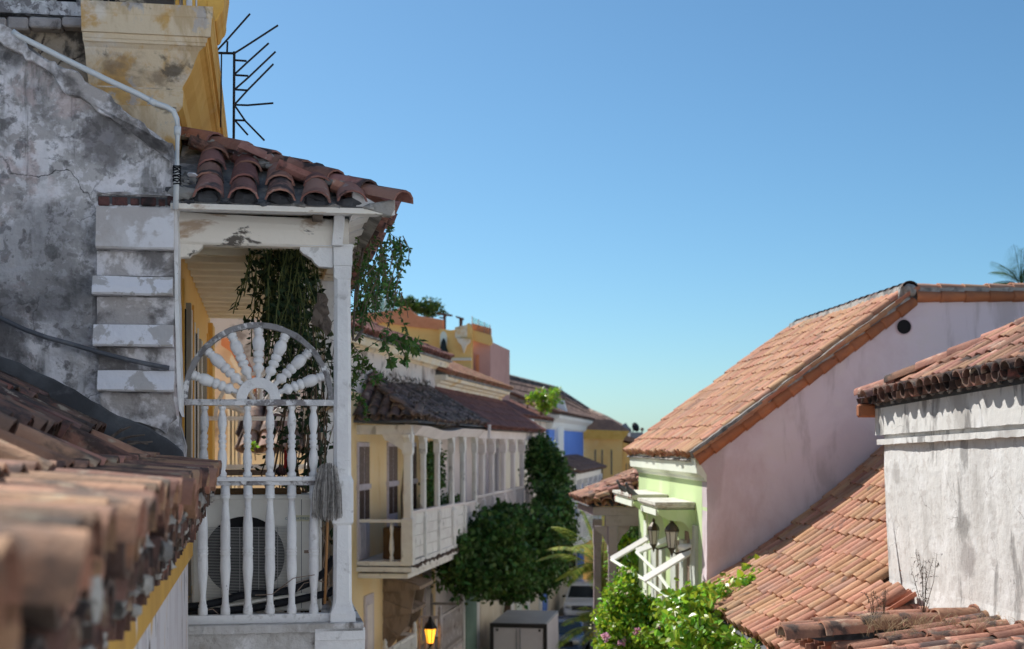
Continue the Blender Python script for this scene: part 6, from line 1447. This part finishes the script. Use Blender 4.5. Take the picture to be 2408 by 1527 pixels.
# orange tiles set on edge along the rake, with a mortar bed
a, b = fr(1628, 1072, YG-.03), fr(2138, 700, YG-.03)
nrm = V((-sg_, 0, cg))
nrk = 14
for k in range(nrk):
    p0 = a.lerp(b, k/nrk); p1 = a.lerp(b, (k+1.02)/nrk); d = (p1-p0).normalized(); e = V((0,-1,0))
    M = frame_m(p0 + nrm*(-.085) + V((0,-.01-.012*(k%2),0)), -nrm, d, V((0,-1,0)), -.05)
    inst('rake_tile', R.choice(T_or)[0], gh, M @ Matrix.Diagonal((.72, (p1-p0).length/.42*1.08, .8, 1)))
mb = MB(); mb.add([], []); q0 = a - nrm*.02; q1 = b - nrm*.02
mb.prism(jag([(q0.x,q0.z-.02),(q1.x,q1.z-.02),((q1+nrm*.09).x,(q1+nrm*.09).z),((q0+nrm*.09).x,(q0+nrm*.09).z)], .05, .012, 7), 'y', YG-.075, YG+.1); part('rake_mortar', mb, 'mortar', gh)
# flat coping running right of the ridge: two rows of tiles
for v, T, sc, dy, nm in ((698, T_or, .95, -.02, 'coping_tile'), (672, T_su, 1.1, .05, 'coping_tile')):
    p0 = fr(2152, v, YG+dy); p1 = fr(2720, v-3, YG+dy); nk = 10
    for k in range(nk):
        q = p0.lerp(p1, k/nk); d = (p1-p0).normalized(); l = (p1-p0).length/nk
        if v > 680: M = frame_m(q+V((0,-.0,0)), V((0,0,-1)), d, V((0,-1,0)), -.03)
        else: M = frame_m(q+V((0,.1,-.05+R.gauss(0,.008))), d.cross(V((0,0,1))), d, V((0,0,1)), -.03)
        inst(nm, R.choice(T)[0], gh, M @ Matrix.Diagonal((sc*(.75 if v > 680 else 1.5), l/.42*1.06, sc, 1)))
p0 = fr(2150, 690); p1 = fr(2720, 676); mb = MB(); mb.prism(jag([(p0.x,p0.z),(p1.x,p0.z),(p1.x,p1.z-.02),(p0.x,p1.z-.02)], .08, .01, 3), 'y', YG-.05, YG+.3); part('coping_mortar', mb, 'mortar', gh)
# door surrounds on the front
for u0, u1, v0, m, d, nm in ((1513,1520,1190,'mint_pale',.03,'pilaster'),(1530,1542,1290,'mint_shutter',.05,'shutter'),(1543,1549,1290,'weathered_brown',.01,'door_reveal'),(1549,1556,1290,'mint_shutter',.06,'shutter'),
                         (1576,1588,1270,'mint_shutter',.05,'shutter'),(1589,1597,1270,'weathered_brown',.01,'door_reveal'),(1597,1606,1270,'mint_shutter',.07,'shutter'),(1622,1634,1235,'mint_shutter',.05,'shutter'),(1610,1621,1250,'weathered_brown',.012,'door_reveal')):
    y0 = FR.at(u0, 1300, x=XG-d).y; y1 = FR.at(u1, 1300, x=XG-d).y; zt = FR.at((u0+u1)/2, v0, x=XG-d).z
    mb = MB(); mb.box(XG-d, XG+.05, min(y0,y1), max(y0,y1), -2.2, zt); part(nm, mb, m, gh)
# door hoods
def hood(lbl, y0, y1, zt, p):
    h = thing('door_hood', lbl, 'hood', FR, (XG-p/2, (y0+y1)/2, zt-.4), 'hoods over the mint street front')
    mb = MB(); mb.rings([[V((XG-.01, y0-q, z)), V((XG-p-q, y0-q, z)), V((XG-p-q, y1+q, z)), V((XG-.01, y1+q, z))] for z, q in ((zt-.11,-.06),(zt-.08,-.02),(zt-.075,0),(zt-.05,.0),(zt-.045,.02),(zt,.02))]); part('slab', mb, 'hood_top', h)
    for y in (y0, y1-.12):
        pr = [(XG, zt-.112)]; pr.append((XG-p+.04, zt-.112)); 
        for k in range(9):
            a = k/8*math.pi/2; pr.append((XG-p*.45 - (p*.5)*math.cos(a)*1.0 + p*.0, zt-.12-.16*math.sin(a)))
        for k in range(9):
            a = k/8*math.pi/2; pr.append((XG-p*.42+p*.30*math.sin(a)*1.0, zt-.28-.26*(1-math.cos(a))))
        pr.append((XG, zt-.56)); mb = MB(); mb.prism(pr, 'y', y, y+.12); part('bracket', mb, 'mint_wall', h)
    mb = MB(); mb.box(XG-p+.01, XG-p+.05, y0+.12, y1-.12, zt-.2, zt-.112); part('fascia', mb, 'mint_pale', h)
    return h
zh = FR.at(1634, 1181, x=XG).z
hood('near mint door hood with curved bracket beside the bronze lantern', 2.55, 4.3, zh, .58)
hood('far mint door hood with two pigeons standing on it', 4.95, 7.3, zh+.03, .60)
# pigeons
for k, (u, v, fl_) in enumerate(((1465,1158,1),(1484,1166,-1))):
    p = FR.at(u, v+6, z=zh+.05); s = .85
    pg_ = thing('pigeon', ('upright grey pigeon with raised head on the far hood', 'dark grey pigeon with lowered tail walking on the far hood')[k], 'pigeon', FR, p, 'pigeons on the hood')
    f = V((-1 if k == 0 else -.6, -.5, 0)).normalized(); rs = []
    pts = [(-.17,.05,.012,.01),(-.12,.06,.03,.018),(-.05,.075,.055,.05),(.03,.10,.062,.06),(.08,.135,.045,.05),(.10,.17,.028,.03),(.115,.20,.03,.03),(.135,.205,.022,.022),(.15,.20,.006,.006)]
    sdv = f.cross(V((0,0,1)))
    for t, z, a, b in pts:
        rs.append([p + f*(t*s) + V((0,0,z*s*1.25)) + sdv*(a*s*math.cos(q*.785)) + V((0,0,b*s*math.sin(q*.785))) for q in range(8)])
    mb = MB(); mb.rings(rs)
    part('body', mb, 'pigeon_grey', pg_, smooth=True)
    for q in (-1, 1):
        mb = MB(); mb.tube([p + sdv*(q*.02) + f*.02, p + sdv*(q*.02) + f*.02 + V((0,0,.08))], .006, 5); part('leg', mb, 'tail_red', pg_)
# bronze wall lanterns
def wall_lantern(lbl, u, v, off, s):
    y = FR.at(u, v, x=XG-off).y; p = FR.at(u, v, x=XG-off)
    t = thing('wall_lantern', lbl, 'lantern', FR, p+V((0,0,-.35*s)), 'bronze lanterns on the mint street front')
    hexa = lambda prof: [[p+V((r*s*math.cos(k*1.0472), r*s*math.sin(k*1.0472), z*s)) for k in range(6)] for z, r in prof]
    mb = MB(); mb.rings(hexa(((-.24,.075),(.06,.115)))); part('lamp_glass', mb, 'lamp_glass', t)
    mb = MB(); mb.rings(hexa(((.062,.14),(.10,.135),(.15,.115),(.20,.07),(.24,.03),(.27,.035),(.30,.03),(.33,.004)))); part('lamp_cap', mb, 'iron_bronze', t)
    mb = MB(); mb.rings(hexa(((-.42,.008),(-.34,.03),(-.29,.05),(-.242,.085)))); part('lamp_base', mb, 'iron_bronze', t)
    for k in range(6):
        a = k*1.0472; mb = MB(); mb.tube([p+V((.077*s*math.cos(a),.077*s*math.sin(a),-.24*s)), p+V((.118*s*math.cos(a),.118*s*math.sin(a),.06*s))], .008*s, 4); part('lamp_bar', mb, 'iron_bronze', t)
    mb = MB(); mb.tube([p+V((0,0,-.3*s)), p+V((.06,0,-.36*s)), p+V((off*.6,0,-.30*s)), p+V((off,0,-.22*s))], .014, 6); part('lamp_arm', mb, 'iron_bronze', t)
    mb = MB(); mb.box(XG-.03, XG+.005, y-.05, y+.05, p.z-.34*s, p.z-.1*s); part('wall_plate', mb, 'iron_bronze', t)
wall_lantern('nearer bronze wall lantern hanging beside the near mint hood', 1580, 1258, .34, .78)
wall_lantern('farther bronze wall lantern under the far mint hood', 1537, 1254, .36, .72)
# folding awning frame
aw2 = thing('awning_frame', 'pale green folding awning frame with white arms projecting from the mint house', 'awning', FR, (XG-.4, 4, FR.l(D(1515,1420,21.5)).z))
P = lambda u, v, Y: FR.l(D(u, v, Y))
for a, b in (((1438,1316,25.0),(1536,1258,25.0)), ((1497,1297,23.2),(1584,1264,23.2)), ((1515,1363,21.3),(1628,1294,21.0))):
    mb = MB(); mb.obox(P(*a), P(*b), .14, .035, V((-.55,-.5,.67))); part('arm', mb, 'white_trim', aw2, bev=.004)
for a, b in (((1438,1317,25.0),(1520,1367,21.3)), ((1520,1367,21.3),(1606,1432,19.9)), ((1497,1299,23.2),(1548,1350,22.0)), ((1548,1350,22.0),(1592,1412,21.0))):
    mb = MB(); mb.tube([P(*a), P(*b)], .028, 6); part('bar', mb, 'mint_pale', aw2)
mb = MB(); mb.tube([P(1600,1287,21.3), P(1632,1287,20.9)], .05, 8); part('roller', mb, 'white_trim', aw2)
# porch: tiled hip on purple posts at the far end of the mint house
FP = Fr(D(1440, 1045, 27.2), 3.2)
po = thing('tiled_porch', 'small tiled porch roof on purple posts beyond the mint house', 'porch', FP, (0, 1, ZS))
fp = lambda u, v, y=0.: FP.at(u, v, y=y)
T_po = tile_set('po', 'tile_worn', L=.48, w0=.24, w1=.19, h=.10)
ea = fp(1381, 1186, -.35); tp = fp(1520, 1118, .9)
rx = tp.x-ea.x; slz = math.atan2(tp.z-ea.z, rx)
sp1 = plane_surf((ea.x, -.35, ea.z), (1,0,0), (0, math.cos(slz), math.sin(slz)))
tile_roof(po, sp1, 5, .25, 4, .34, T_po, 'tile_worn', cap=60, clip=lambda s, r: s > r*math.cos(slz)+.05, pans='part', jit=1.3)
sp2 = plane_surf((ea.x, -.35, ea.z), (0,1,0), (math.cos(slz), 0, math.sin(slz)))
tile_roof(po, sp2, 12, .25, 4, .34, T_po, 'tile_worn', cap=60, clip=lambda s, r: s > r*math.cos(slz)+.05)
tile_row(po, (ea.x-.02, -.37, ea.z+.07), (tp.x, -.35+rx, tp.z+.07), .36, T_po, 'hip_tile')
mb = MB(); A,B,Cc,Dd = V((ea.x,-.33,ea.z-.04)), V((ea.x+rx+.2,-.33,ea.z-.04)), V((ea.x+rx,-.35+rx,tp.z-.05)), V((ea.x+rx,2.8,tp.z-.05))
mb.add([A,B,Cc,Dd,V((ea.x,2.8,ea.z-.04)),V((ea.x+rx+.2,-.35+rx,tp.z-.05))], [(0,1,5,2),(0,2,3,4)]); part('roof_deck', mb, 'mortar_dark', po, recalc=False)
zq = ea.z-.06
mb = MB(); mb.box(ea.x+.12, ea.x+1.5, -.25, -.10, zq-.16, zq); part('beam', mb, 'purple_post', po)
mb = MB(); mb.box(ea.x+.12, ea.x+.27, -.098, 2.6, zq-.16, zq); part('beam', mb, 'purple_post', po)
px_ = fp(1440, 1250, -.17).x
mb = MB(); mb.box(px_-.14, px_+.6, -.26, -.09, zq-.36, zq-.162); part('beam', mb, 'purple_post', po)
for y in (-.17, 2.3):
    mb = MB(); mb.sqloft((px_, y), [(ZS, .09,.01),(zq-.9,.075,.02),(zq-.85,.09,.01),(zq-.362,.09,.01)]); part('post', mb, 'purple_post', po)
for s in (-1, 1):
    pr = [(px_+s*.09, zq-.362), (px_+s*.34, zq-.362), (px_+s*.30, zq-.45), (px_+s*.18, zq-.55), (px_+s*.10, zq-.72), (px_+s*.09, zq-.72)]; mb = MB(); mb.prism(pr, 'y', -.22, -.12); part('bracket', mb, 'purple_post', po)
# dark garden growth behind the porch posts
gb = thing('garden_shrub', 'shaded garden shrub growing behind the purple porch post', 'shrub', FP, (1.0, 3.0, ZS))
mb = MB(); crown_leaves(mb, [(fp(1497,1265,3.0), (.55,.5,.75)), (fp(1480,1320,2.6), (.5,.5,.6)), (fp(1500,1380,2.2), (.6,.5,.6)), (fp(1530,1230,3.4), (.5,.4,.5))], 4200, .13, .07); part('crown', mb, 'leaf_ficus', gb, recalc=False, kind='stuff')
mb = MB(); crown_leaves(mb, [(fp(1470,1300,1.2), (.4,.3,.5)), (fp(1452,1360,.8), (.3,.3,.6))], 500, .13, .08); part('sun_coloured_leaves', mb, 'leaf_bright', gb, recalc=False, kind='stuff')  # brighter leaf colour stands in for sun on part of the shrub
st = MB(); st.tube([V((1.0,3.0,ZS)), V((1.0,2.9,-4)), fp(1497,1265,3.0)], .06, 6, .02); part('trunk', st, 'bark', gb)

# ---- low roof between the mint house and the white parapet
lr = thing('low_house', 'low house with wide sunlit terracotta roof butting against the pink gable', 'house', FR, (1.5, -1, zb))
A1, A2 = .58, .06
YN = -4.4
def low_xz(x): return A1*x + A2*x*x
arc = [0.0]; xs_ = [0.0]
while xs_[-1] < 3.4:
    x = xs_[-1]; d = .01; arc.append(arc[-1] + math.hypot(d, low_xz(x+d)-low_xz(x))); xs_.append(x+d)
def low_surf(s, r):
    k = min(range(0, len(arc), 1), key=lambda i: abs(arc[i]-r)) if r >= 0 else 0
    x = xs_[k]; g = A1 + 2*A2*x; up = V((1, 0, g)).normalized(); e = V((0,1,0)); n = up.cross(e)*-1
    n = V((-up.z, 0, up.x))
    y = YN + s; w = .025*noise.noise(V((s*.8, r*.9, 9)))
    return V((x, y, low_xz(x))) + n*w, up.cross(n), up, n
tile_roof(lr, low_surf, int((YG-YN)/.222), .222, 13, .30, T_su, 'tile_salmon', cap=292, jit=1.6, clip=lambda s, r: s < YG-YN-.06 and (r < .9 or s > (.3 if r < 1.15 else .95 if r < 1.36 else .5 if r < 2.3 else .8)))
mb = MB(); pr = [(x, low_xz(x)-.06) for x in (0,.5,1,1.5,2,2.5,3,3.4)] + [(3.4, -1.5), (.4, -1.5), (.4, -.05), (.12, -.07)]
mb.prism(pr, 'y', YN+1.0, YG-.003); part('roof_deck', mb, 'mortar_dark', lr)
mb = MB(); pr = [(x, low_xz(x)-.06) for x in (0,.4,.8)] + [(.8, -1.4), (.4, -1.4), (.4, -.05), (.12, -.07)]; mb.prism(pr, 'y', YN+.05, YN+1.0); part('roof_deck', mb, 'mortar_dark', lr)
mb = MB(); mb.box(.45, 3.4, YN+1.1, YG-.01, zb, -1.501); part('wall', mb, 'mint_pale', lr)

# ---- white parapet house close on the right
FW = Fr((3.86, 14.9, 0), 5.7)
pw = thing('parapet_house', 'rough white plaster wall with moulded eave and barrel tile roof at the right edge', 'house', FW, (1, -2, ZS))
LWp = 5.5
fw = lambda u, v, x=0.: FW.at(u, v, x=x)
zt0 = fw(2064, 962).z
ztop = lambda y: zt0 - .035*y
zfr = fw(2066, 1024, -.05).z; zst0 = fw(2070, 1034, -.04).z; zst1 = fw(2076, 1047, -.04).z
NS = 90
def strip(nm, za, zb_, x0, amp=0., yend=0., m='parapet_white', seed=0, top=None):
    mb = MB(); rs = []
    for k in range(NS+1):
        y = yend - LWp*k/NS; t = -.022*y
        w = amp*(noise.noise(V((y*5, seed, 0)))+.5*noise.noise(V((y*14, seed, 3)))); w2 = amp*(noise.noise(V((y*5, seed+7, 0)))+.6*noise.noise(V((y*17, seed, 5))))
        rs.append([V((x0+w2*.5, y, za+t*1.0+w)), V((.15, y, za+t+w)), V((.15, y, (top(y) if top else zb_+t))), V((x0, y, (top(y) if top else zb_+t)))])
    mb.rings(rs); part(nm, mb, m, pw)
strip('frieze', zfr, 0, -.05, .006, .02, top=lambda y: ztop(y))
strip('string_course', zst1, zst0, -.055, .014, -.04, seed=4)
mb = MB(); rs = []
for k in range(NS+1):
    y = -.06 - LWp*k/NS; row = []
    for z, xx in ((zfr+.02,.0), (-.25,.0), (-.8,.02), (-1.4,.05), (-1.75,.02), (-2.6,-.03)):
        yy = y - (.05 + .24*max(0,-z))*(1 if k == 0 else 0)
        row.append(V((xx + .022*noise.noise(V((y*1.3, z*1.1, 0))) + .008*noise.noise(V((y*6, z*6, 0))), yy, z - .022*y*(1 if z > 0 else 0))))
    row += [V((.3, y, -2.6)), V((.3, y, zfr+.02))]; rs.append(row)
pc1 = fw(2262, 1235) - OFF[pw.name][0]; pc2 = fw(2268, 1320) - OFF[pw.name][0]; pc3 = fw(2108, 1120) - OFF[pw.name][0]
mat('parapet_wall', (.68, .67, .655), [((.60, .585, .565), 1.8, .42, .58, .8, (1, 1, .25)), ((.75, .745, .74), 3, .52, .62, .8), ((.44, .42, .40), 1.6, .53, .64, .7, (1, 1, .3)), ((.24, .23, .225), 4.2, .575, .65, .75, (1, 1, .25)), ((.50, .47, .45), 11, .55, .61, .6)],
    cracks=((.28, .26, .25), 1.1, .004), spots=(((.27,.26,.25), pc1, .18, .85), ((.36,.335,.325), pc2, .22, .8), ((.42,.40,.385), pc3, .14, .6)), bump=.4, bscale=10, bdist=.03)
mb.rings(rs); part('wall', mb, 'parapet_wall', pw)
mb = MB(); mb.box(.29, 4, -LWp, -.1, ZS, .3); part('back_wall', mb, 'parapet_white', pw)
T_pw = tile_set('pw', 'tile_mossy', L=.46, w0=.225, w1=.185, h=.105)
T_pw2 = tile_set('pw2', 'tile_worn', L=.46, w0=.215, w1=.175, h=.095)
c30, s30 = math.cos(rad(31)), math.sin(rad(31))
xo_ = -.21
def pw_surf(s, r):
    y = .12 - s; b0 = .30
    e = V((0,-1,0))
    if r < b0: a = rad(12); pos = V((xo_ + r*math.cos(a), y, ztop(y)+.075 + r*math.sin(a)))
    else: a = rad(31); pos = V((xo_ + b0*math.cos(rad(12)) + (r-b0)*math.cos(a), y, ztop(y)+.075 + b0*math.sin(rad(12)) + (r-b0)*math.sin(a)))
    up = V((math.cos(a), 0, math.sin(a))); n = V((-up.z, 0, up.x)); return pos, up.cross(n), up, n
T_pe = tile_set('pe', 'tile_dark', L=.46, w0=.212, w1=.175, h=.09)
tile_roof(pw, pw_surf, 26, .205, 1, .34, T_pe, 'tile_dark', cap=80, jit=1.5, pans='part', panh=.035, pan_sx=.74)
def pw_up(s, r): return pw_surf(s, r+.34)
tile_roof(pw, pw_up, 26, .205, 7, .34, T_pw2, 'tile_worn', cap=200, jit=1.8, clip=lambda s, r: (r+.34)*.86 < s+.02, pans='part', panh=.035, pan_sx=.74)
tile_row(pw, (xo_+.02, .12, ztop(.12)+.14), (xo_+1.9, .12-1.95, ztop(.12)+1.15), .36, T_pw2, 'hip_tile')
mb = MB(); 
for k in range(27):
    y = .12-.205*k; mb.blob((xo_+.16, y, ztop(y)+.05), (.03,.03,.025), k, .5, 6, 5)
part('eave_mortar', mb, 'mortar', pw)
mb = MB(); rs = []
for y in (.11, -LWp):
    z = ztop(y); rs.append([V((-.045,y,z+.004)), V((.1,y,z+.002)), V((2.6,y,z+1.1)), V((2.6,y,z+1.3)), V((.12,y,z+.10)), V((-.04,y,z+.05))])
rs[0][2] = V((.12, .11, rs[0][1].z+.02)); rs[0][3] = V((.12,.11,rs[0][1].z+.06))
mb.rings(rs); part('roof_deck', mb, 'mortar_dark', pw)
for k in range(26):
    y = .1-.21*k; M = frame_m(V((xo_+.03, y, ztop(y)+.0)), V((0,-1,0)), V((1,0,0)), V((0,0,1)), 0) @ Matrix.Diagonal((1,.5,.55,1)); 
mb = MB(); mb.box(xo_+.0, .05, .05, .16, ztop(0)-.09, ztop(0)+.05); part('end_tile', mb, 'tile_orange', pw, bev=.02)

# ---- foreground right roofs
FG = Fr((D(1845, 1045, 12.5).x, 12.5, 0), 5.7)
fg_ = thing('near_right_roof', 'old sagging tile roof with raised tile rake in the lower right corner', 'roof', FG, (1.5, 0, -2.4))
T_fg = tile_set('fg', 'tile_worn', L=.44, w0=.22, w1=.18, h=.09)
T_fs = tile_set('fs', 'tile_worn', L=.44, w0=.22, w1=.18, h=.09)
l0 = FG.at(1842, 1498, y=0); l1 = FG.at(2430, 1437, y=0)
tile_row(fg_, l0+V((-.02,0,0)), l1+V((.5,0,.05)), .36, T_fg, 'rake_tile', scale=1.35, jit=1.5)
slf = (l1.z-l0.z)/(l1.x-l0.x)
mb = MB(); pr = [(l0.x+.3, l0.z-.03), (l0.x+.2, l0.z+.0), (l1.x+.6, l1.z+.04), (l1.x+.6, l1.z-.2)]; mb.prism(jag(pr, .08, .012, 2), 'y', -.07, .07); part('rake_mortar', mb, 'mortar_dark', fg_)
def fg_surf(y0, dz, ang, x0=0.):
    c, s = math.cos(ang), math.sin(ang)
    def f(s_, r): 
        w = .02*noise.noise(V((s_*2, r*1.5, 4+dz))); e = V((0,1,0)); up = V((c,0,s)); n = V((-s,0,c)); return V((l0.x+x0+r*c, y0+s_, l0.z+dz+r*s+w)), up.cross(n), up, n
    return f
tile_roof(fg_, fg_surf(.10, -.15, math.atan(slf)+.03, .35), 6, .215, 8, .33, T_fs, 'tile_worn', cap=90, jit=2.0, pans='part')
tile_roof(fg_, fg_surf(-1.75, -.13, math.atan(slf)+.10, .45), 7, .235, 8, .33, T_fg, 'tile_worn', cap=90, jit=2.2, pans='part')
mb = MB(); mb.add([V((l0.x+1.0,-1.8,l0.z-.18)), V((l1.x+1,-1.8,l1.z-.05)), V((l1.x+1,2.2,l1.z-.22)), V((l0.x+.7,2.2,l0.z-.24)), V((l0.x+1.0,-1.8,l0.z-.28)), V((l1.x+1,-1.8,l1.z-.3)), V((l1.x+1,2.2,l1.z-.3)), V((l0.x+.7,2.2,l0.z-.32))], [(0,1,2,3),(7,6,5,4),(0,4,5,1),(1,5,6,2),(2,6,7,3),(3,7,4,0)]); part('roof_deck', mb, 'mortar_dark', fg_)
mb = MB(); mb.box(l0.x+1.1, l1.x+1.5, -1.7, 2.1, ZS, l0.z-.36); part('wall', mb, 'parapet_white', fg_)
# pale mortar skirt at the foot of the white wall
mb = MB()
for k in range(9): p = FG.at(2128+k*9, 1432+R.uniform(-3,3), y=1.55); mb.blob(p+V((0,0,-.03)), (.10,.09,R.uniform(.05,.085)), k, .3)
part('mortar_skirt', mb, 'mortar', fg_)
# dry grass and weeds
dg = MB()
for k in range(420):
    u = R.uniform(2030, 2420); v = R.uniform(1462, 1500); y = R.uniform(-1.0, -.15); p = FG.at(u, v, y=y)
    q = p + V((R.gauss(0,.06), R.gauss(0,.03), R.uniform(.02,.12))); dg.tube([p, p.lerp(q,.5)+V((0,0,.015)), q], .0013, 3)
solo('dry_grass', dg, 'dry_grass', 'dry straw coloured grass scattered over the lower right roof tiles', None, FG, kind='stuff', recalc=False)
def weed(lbl, u, v0, v1, y, sp, nb, dens):
    b = FG.at(u, v0, y=y); t = thing('dry_weed', lbl, 'weed', FG, b, 'dry weeds on the right roofs'); st, lf = MB(), MB(); H = (v0-v1)/F*13.2
    for k in range(nb):
        q = b + V((R.uniform(-sp, sp), R.uniform(-.05,.05), H*R.uniform(.65,1))); m = b.lerp(q, .5) + V((R.gauss(0,.02),0,.03)); st.tube([b, m, q], .004, 4, .0016)
        for j in range(dens):
            tt = R.uniform(.2,1); c = b.lerp(m, tt*2) if tt < .5 else m.lerp(q, tt*2-1); d = rnddir(.2); e2 = c + d*R.uniform(.02,.06); st.tube([c, e2], .0011, 3); lf.leaf(e2, rnddir(-.6), rnddir(), R.uniform(.02,.045), .009)
    part('stem', st, 'dry_stem', t, recalc=False); part('seed_head', lf, 'dry_stem', t, recalc=False, kind='stuff')
weed('tall branching dry weed before the white wall base', 2172, 1448, 1300, .25, .13, 7, 16)
weed('thin dry weed standing left of the white wall corner', 2053, 1462, 1365, .3, .07, 4, 12)
weed('low dry weed stem right of the thin weed', 2078, 1450, 1385, .5, .05, 3, 8)
weed('dense dark dry weed at the right picture edge', 2404, 1430, 1235, .35, .16, 12, 22)

# ---- climbing plants at the foot of the mint house
bg_ = thing('bougainvillea', 'sunlit bright green bush with pale pink blossoms below the mint house', 'shrub', FR, FR.l(V((D(1480,1500,18.6).x, 18.6, ZS))))
q = lambda u, v, Y: FR.l(D(u, v, Y)); s = 18.6/F
B = [(q(1460,1405,18.6), (48*s,.4,50*s)), (q(1440,1470,18.4), (46*s,.45,52*s)), (q(1500,1480,18.4), (72*s,.5,62*s)), (q(1545,1505,18.0), (60*s,.4,40*s)), (q(1470,1360,18.8), (28*s,.25,30*s)), (q(1430,1530,18.2), (46*s,.4,40*s)), (q(1500,1440,18.7), (50*s,.35,45*s)), (q(1515,1540,18.2), (90*s,.4,40*s))]
mb = MB(); crown_leaves(mb, B, 12000, .075, .052, .6, 0); part('crown', mb, 'leaf_bright', bg_, recalc=False, kind='stuff')
mb = MB(); crown_leaves(mb, [(c, (r[0]*1.03, r[1]*1.03, r[2]*1.03)) for c, r in B], 520, .05, .04, .9, .4); part('pale_blossom', mb, 'flower_pale', bg_, recalc=False, kind='stuff')
mb = MB()
for u, v in ((1462,1513),(1498,1488),(1425,1500),(1560,1475)):
    c = q(u, v, 17.9)
    for k in range(26): mb.leaf(c+rnddir()*R.uniform(0,.05), rnddir(.4), rnddir(), .05, .05)
part('pink_blossom', mb, 'flower_pink', bg_, recalc=False, kind='stuff')
st = MB(); b0 = FR.l(V((D(1480,1500,18.6).x, 18.6, ZS)))
for k in range(4): st.tube([b0+V((k*.08,0,0)), b0+V((k*.1-.1,.1,3)), B[k][0]], .035, 5, .012)
part('trunk', st, 'bark', bg_)
iv = thing('ivy', 'bright glossy large-leaved climber spilling over the low roof eave', 'climbing plant', FR, q(1650, 1527, 17.0))
pts = []
path = [(1782,1352,.9), (1750,1366,.75), (1700,1385,.5), (1650,1400,.25), (1610,1410,.1), (1580,1430,-.1), (1560,1470,-.2)]
def ivp():
    t = R.random()
    if t < .46:
        k = R.random()*(len(path)-1.001); i = int(k); f = k-i; a, b = path[i], path[i+1]; u = a[0]+(b[0]-a[0])*f; v = a[1]+(b[1]-a[1])*f; w = 4+24*min(1, k/3); u += R.gauss(0, w*.7); v += R.gauss(6, w*.6)
        return u, v, R.uniform(18.1, 19.6) if k < 3 else R.uniform(17.6, 18.6)
    if t < .75: return R.gauss(1615, 32), R.uniform(1400, 1530), R.uniform(17.2, 18.3)
    u = R.uniform(1570, 1800); return u, 1440 + (u-1660)*.60*(u > 1660) + R.uniform(5, 80), R.uniform(16.6, 17.6)
leafm = []
for k in range(4):
    mb = MB(); w = R.uniform(.8,1.0)
    for sgn in (-1, 1): mb.add([(0,0,0),(sgn*.30*w,.12,.06),(sgn*.42*w,.38,.09),(sgn*.26*w,.75,.04),(0,1,-.06),(0,.5,-.02)], [(0,1,2,5) if sgn > 0 else (0,5,2,1), (5,2,3,4) if sgn > 0 else (5,4,3,2)])
    me = mb.mesh('leaf', False); me.materials.append(MATS['leaf_bright']); leafm.append((me, mb))
items = []
for k in range(2300):
    u, v, Y = ivp(); p = q(u, v, Y)
    if u > 1640 and v < 1440 and p.x > 0: p.z = max(p.z, low_xz(p.x)+.05)
    d = rnddir(-.25); n = (rnddir(.9) + V((-.4,-.3,.2))).normalized(); e = d.cross(n).normalized(); n = e.cross(d); sz = R.uniform(.07,.135)
    M = frame_m(p, e, d, n) @ Matrix.Diagonal((sz,sz,sz,1)); items.append((Y - (v-1350)*.002 + R.random(), M))
for k in range(620):
    p = V((R.gauss(-.04,.09), R.uniform(-3.6, .2), R.uniform(-.45, -.02)))
    d = rnddir(-.25); n = (rnddir(.9) + V((-.4,-.3,.2))).normalized(); e = d.cross(n).normalized(); n = e.cross(d); sz = R.uniform(.06,.12)
    items.append((19, frame_m(p, e, d, n) @ Matrix.Diagonal((sz,sz,sz,1))))
items.sort(key=lambda t: t[0])
rest = MB()
for k, (dd, M) in enumerate(items):
    me, mb = R.choice(leafm)
    if k < 280: inst('leaf', me, iv, M)
    else:
        o = len(rest.v); rest.v += [M @ p for p in mb.v]; rest.f += [tuple(i+o for i in f) for f in mb.f]
part('inner_leaves', rest, 'leaf_bright', iv, recalc=False, kind='stuff')
st = MB()
st.tube([q(a[0], a[1]+6, 18.9-.15*k) for k, a in enumerate(path)], .012, 5)
st.tube([q(1600,1420,18.3), q(1610,1480,17.8), q(1640,1560,17.4), FR.l(V((2.3,17.4,ZS)))], .03, 6); part('stem', st, 'bark', iv)
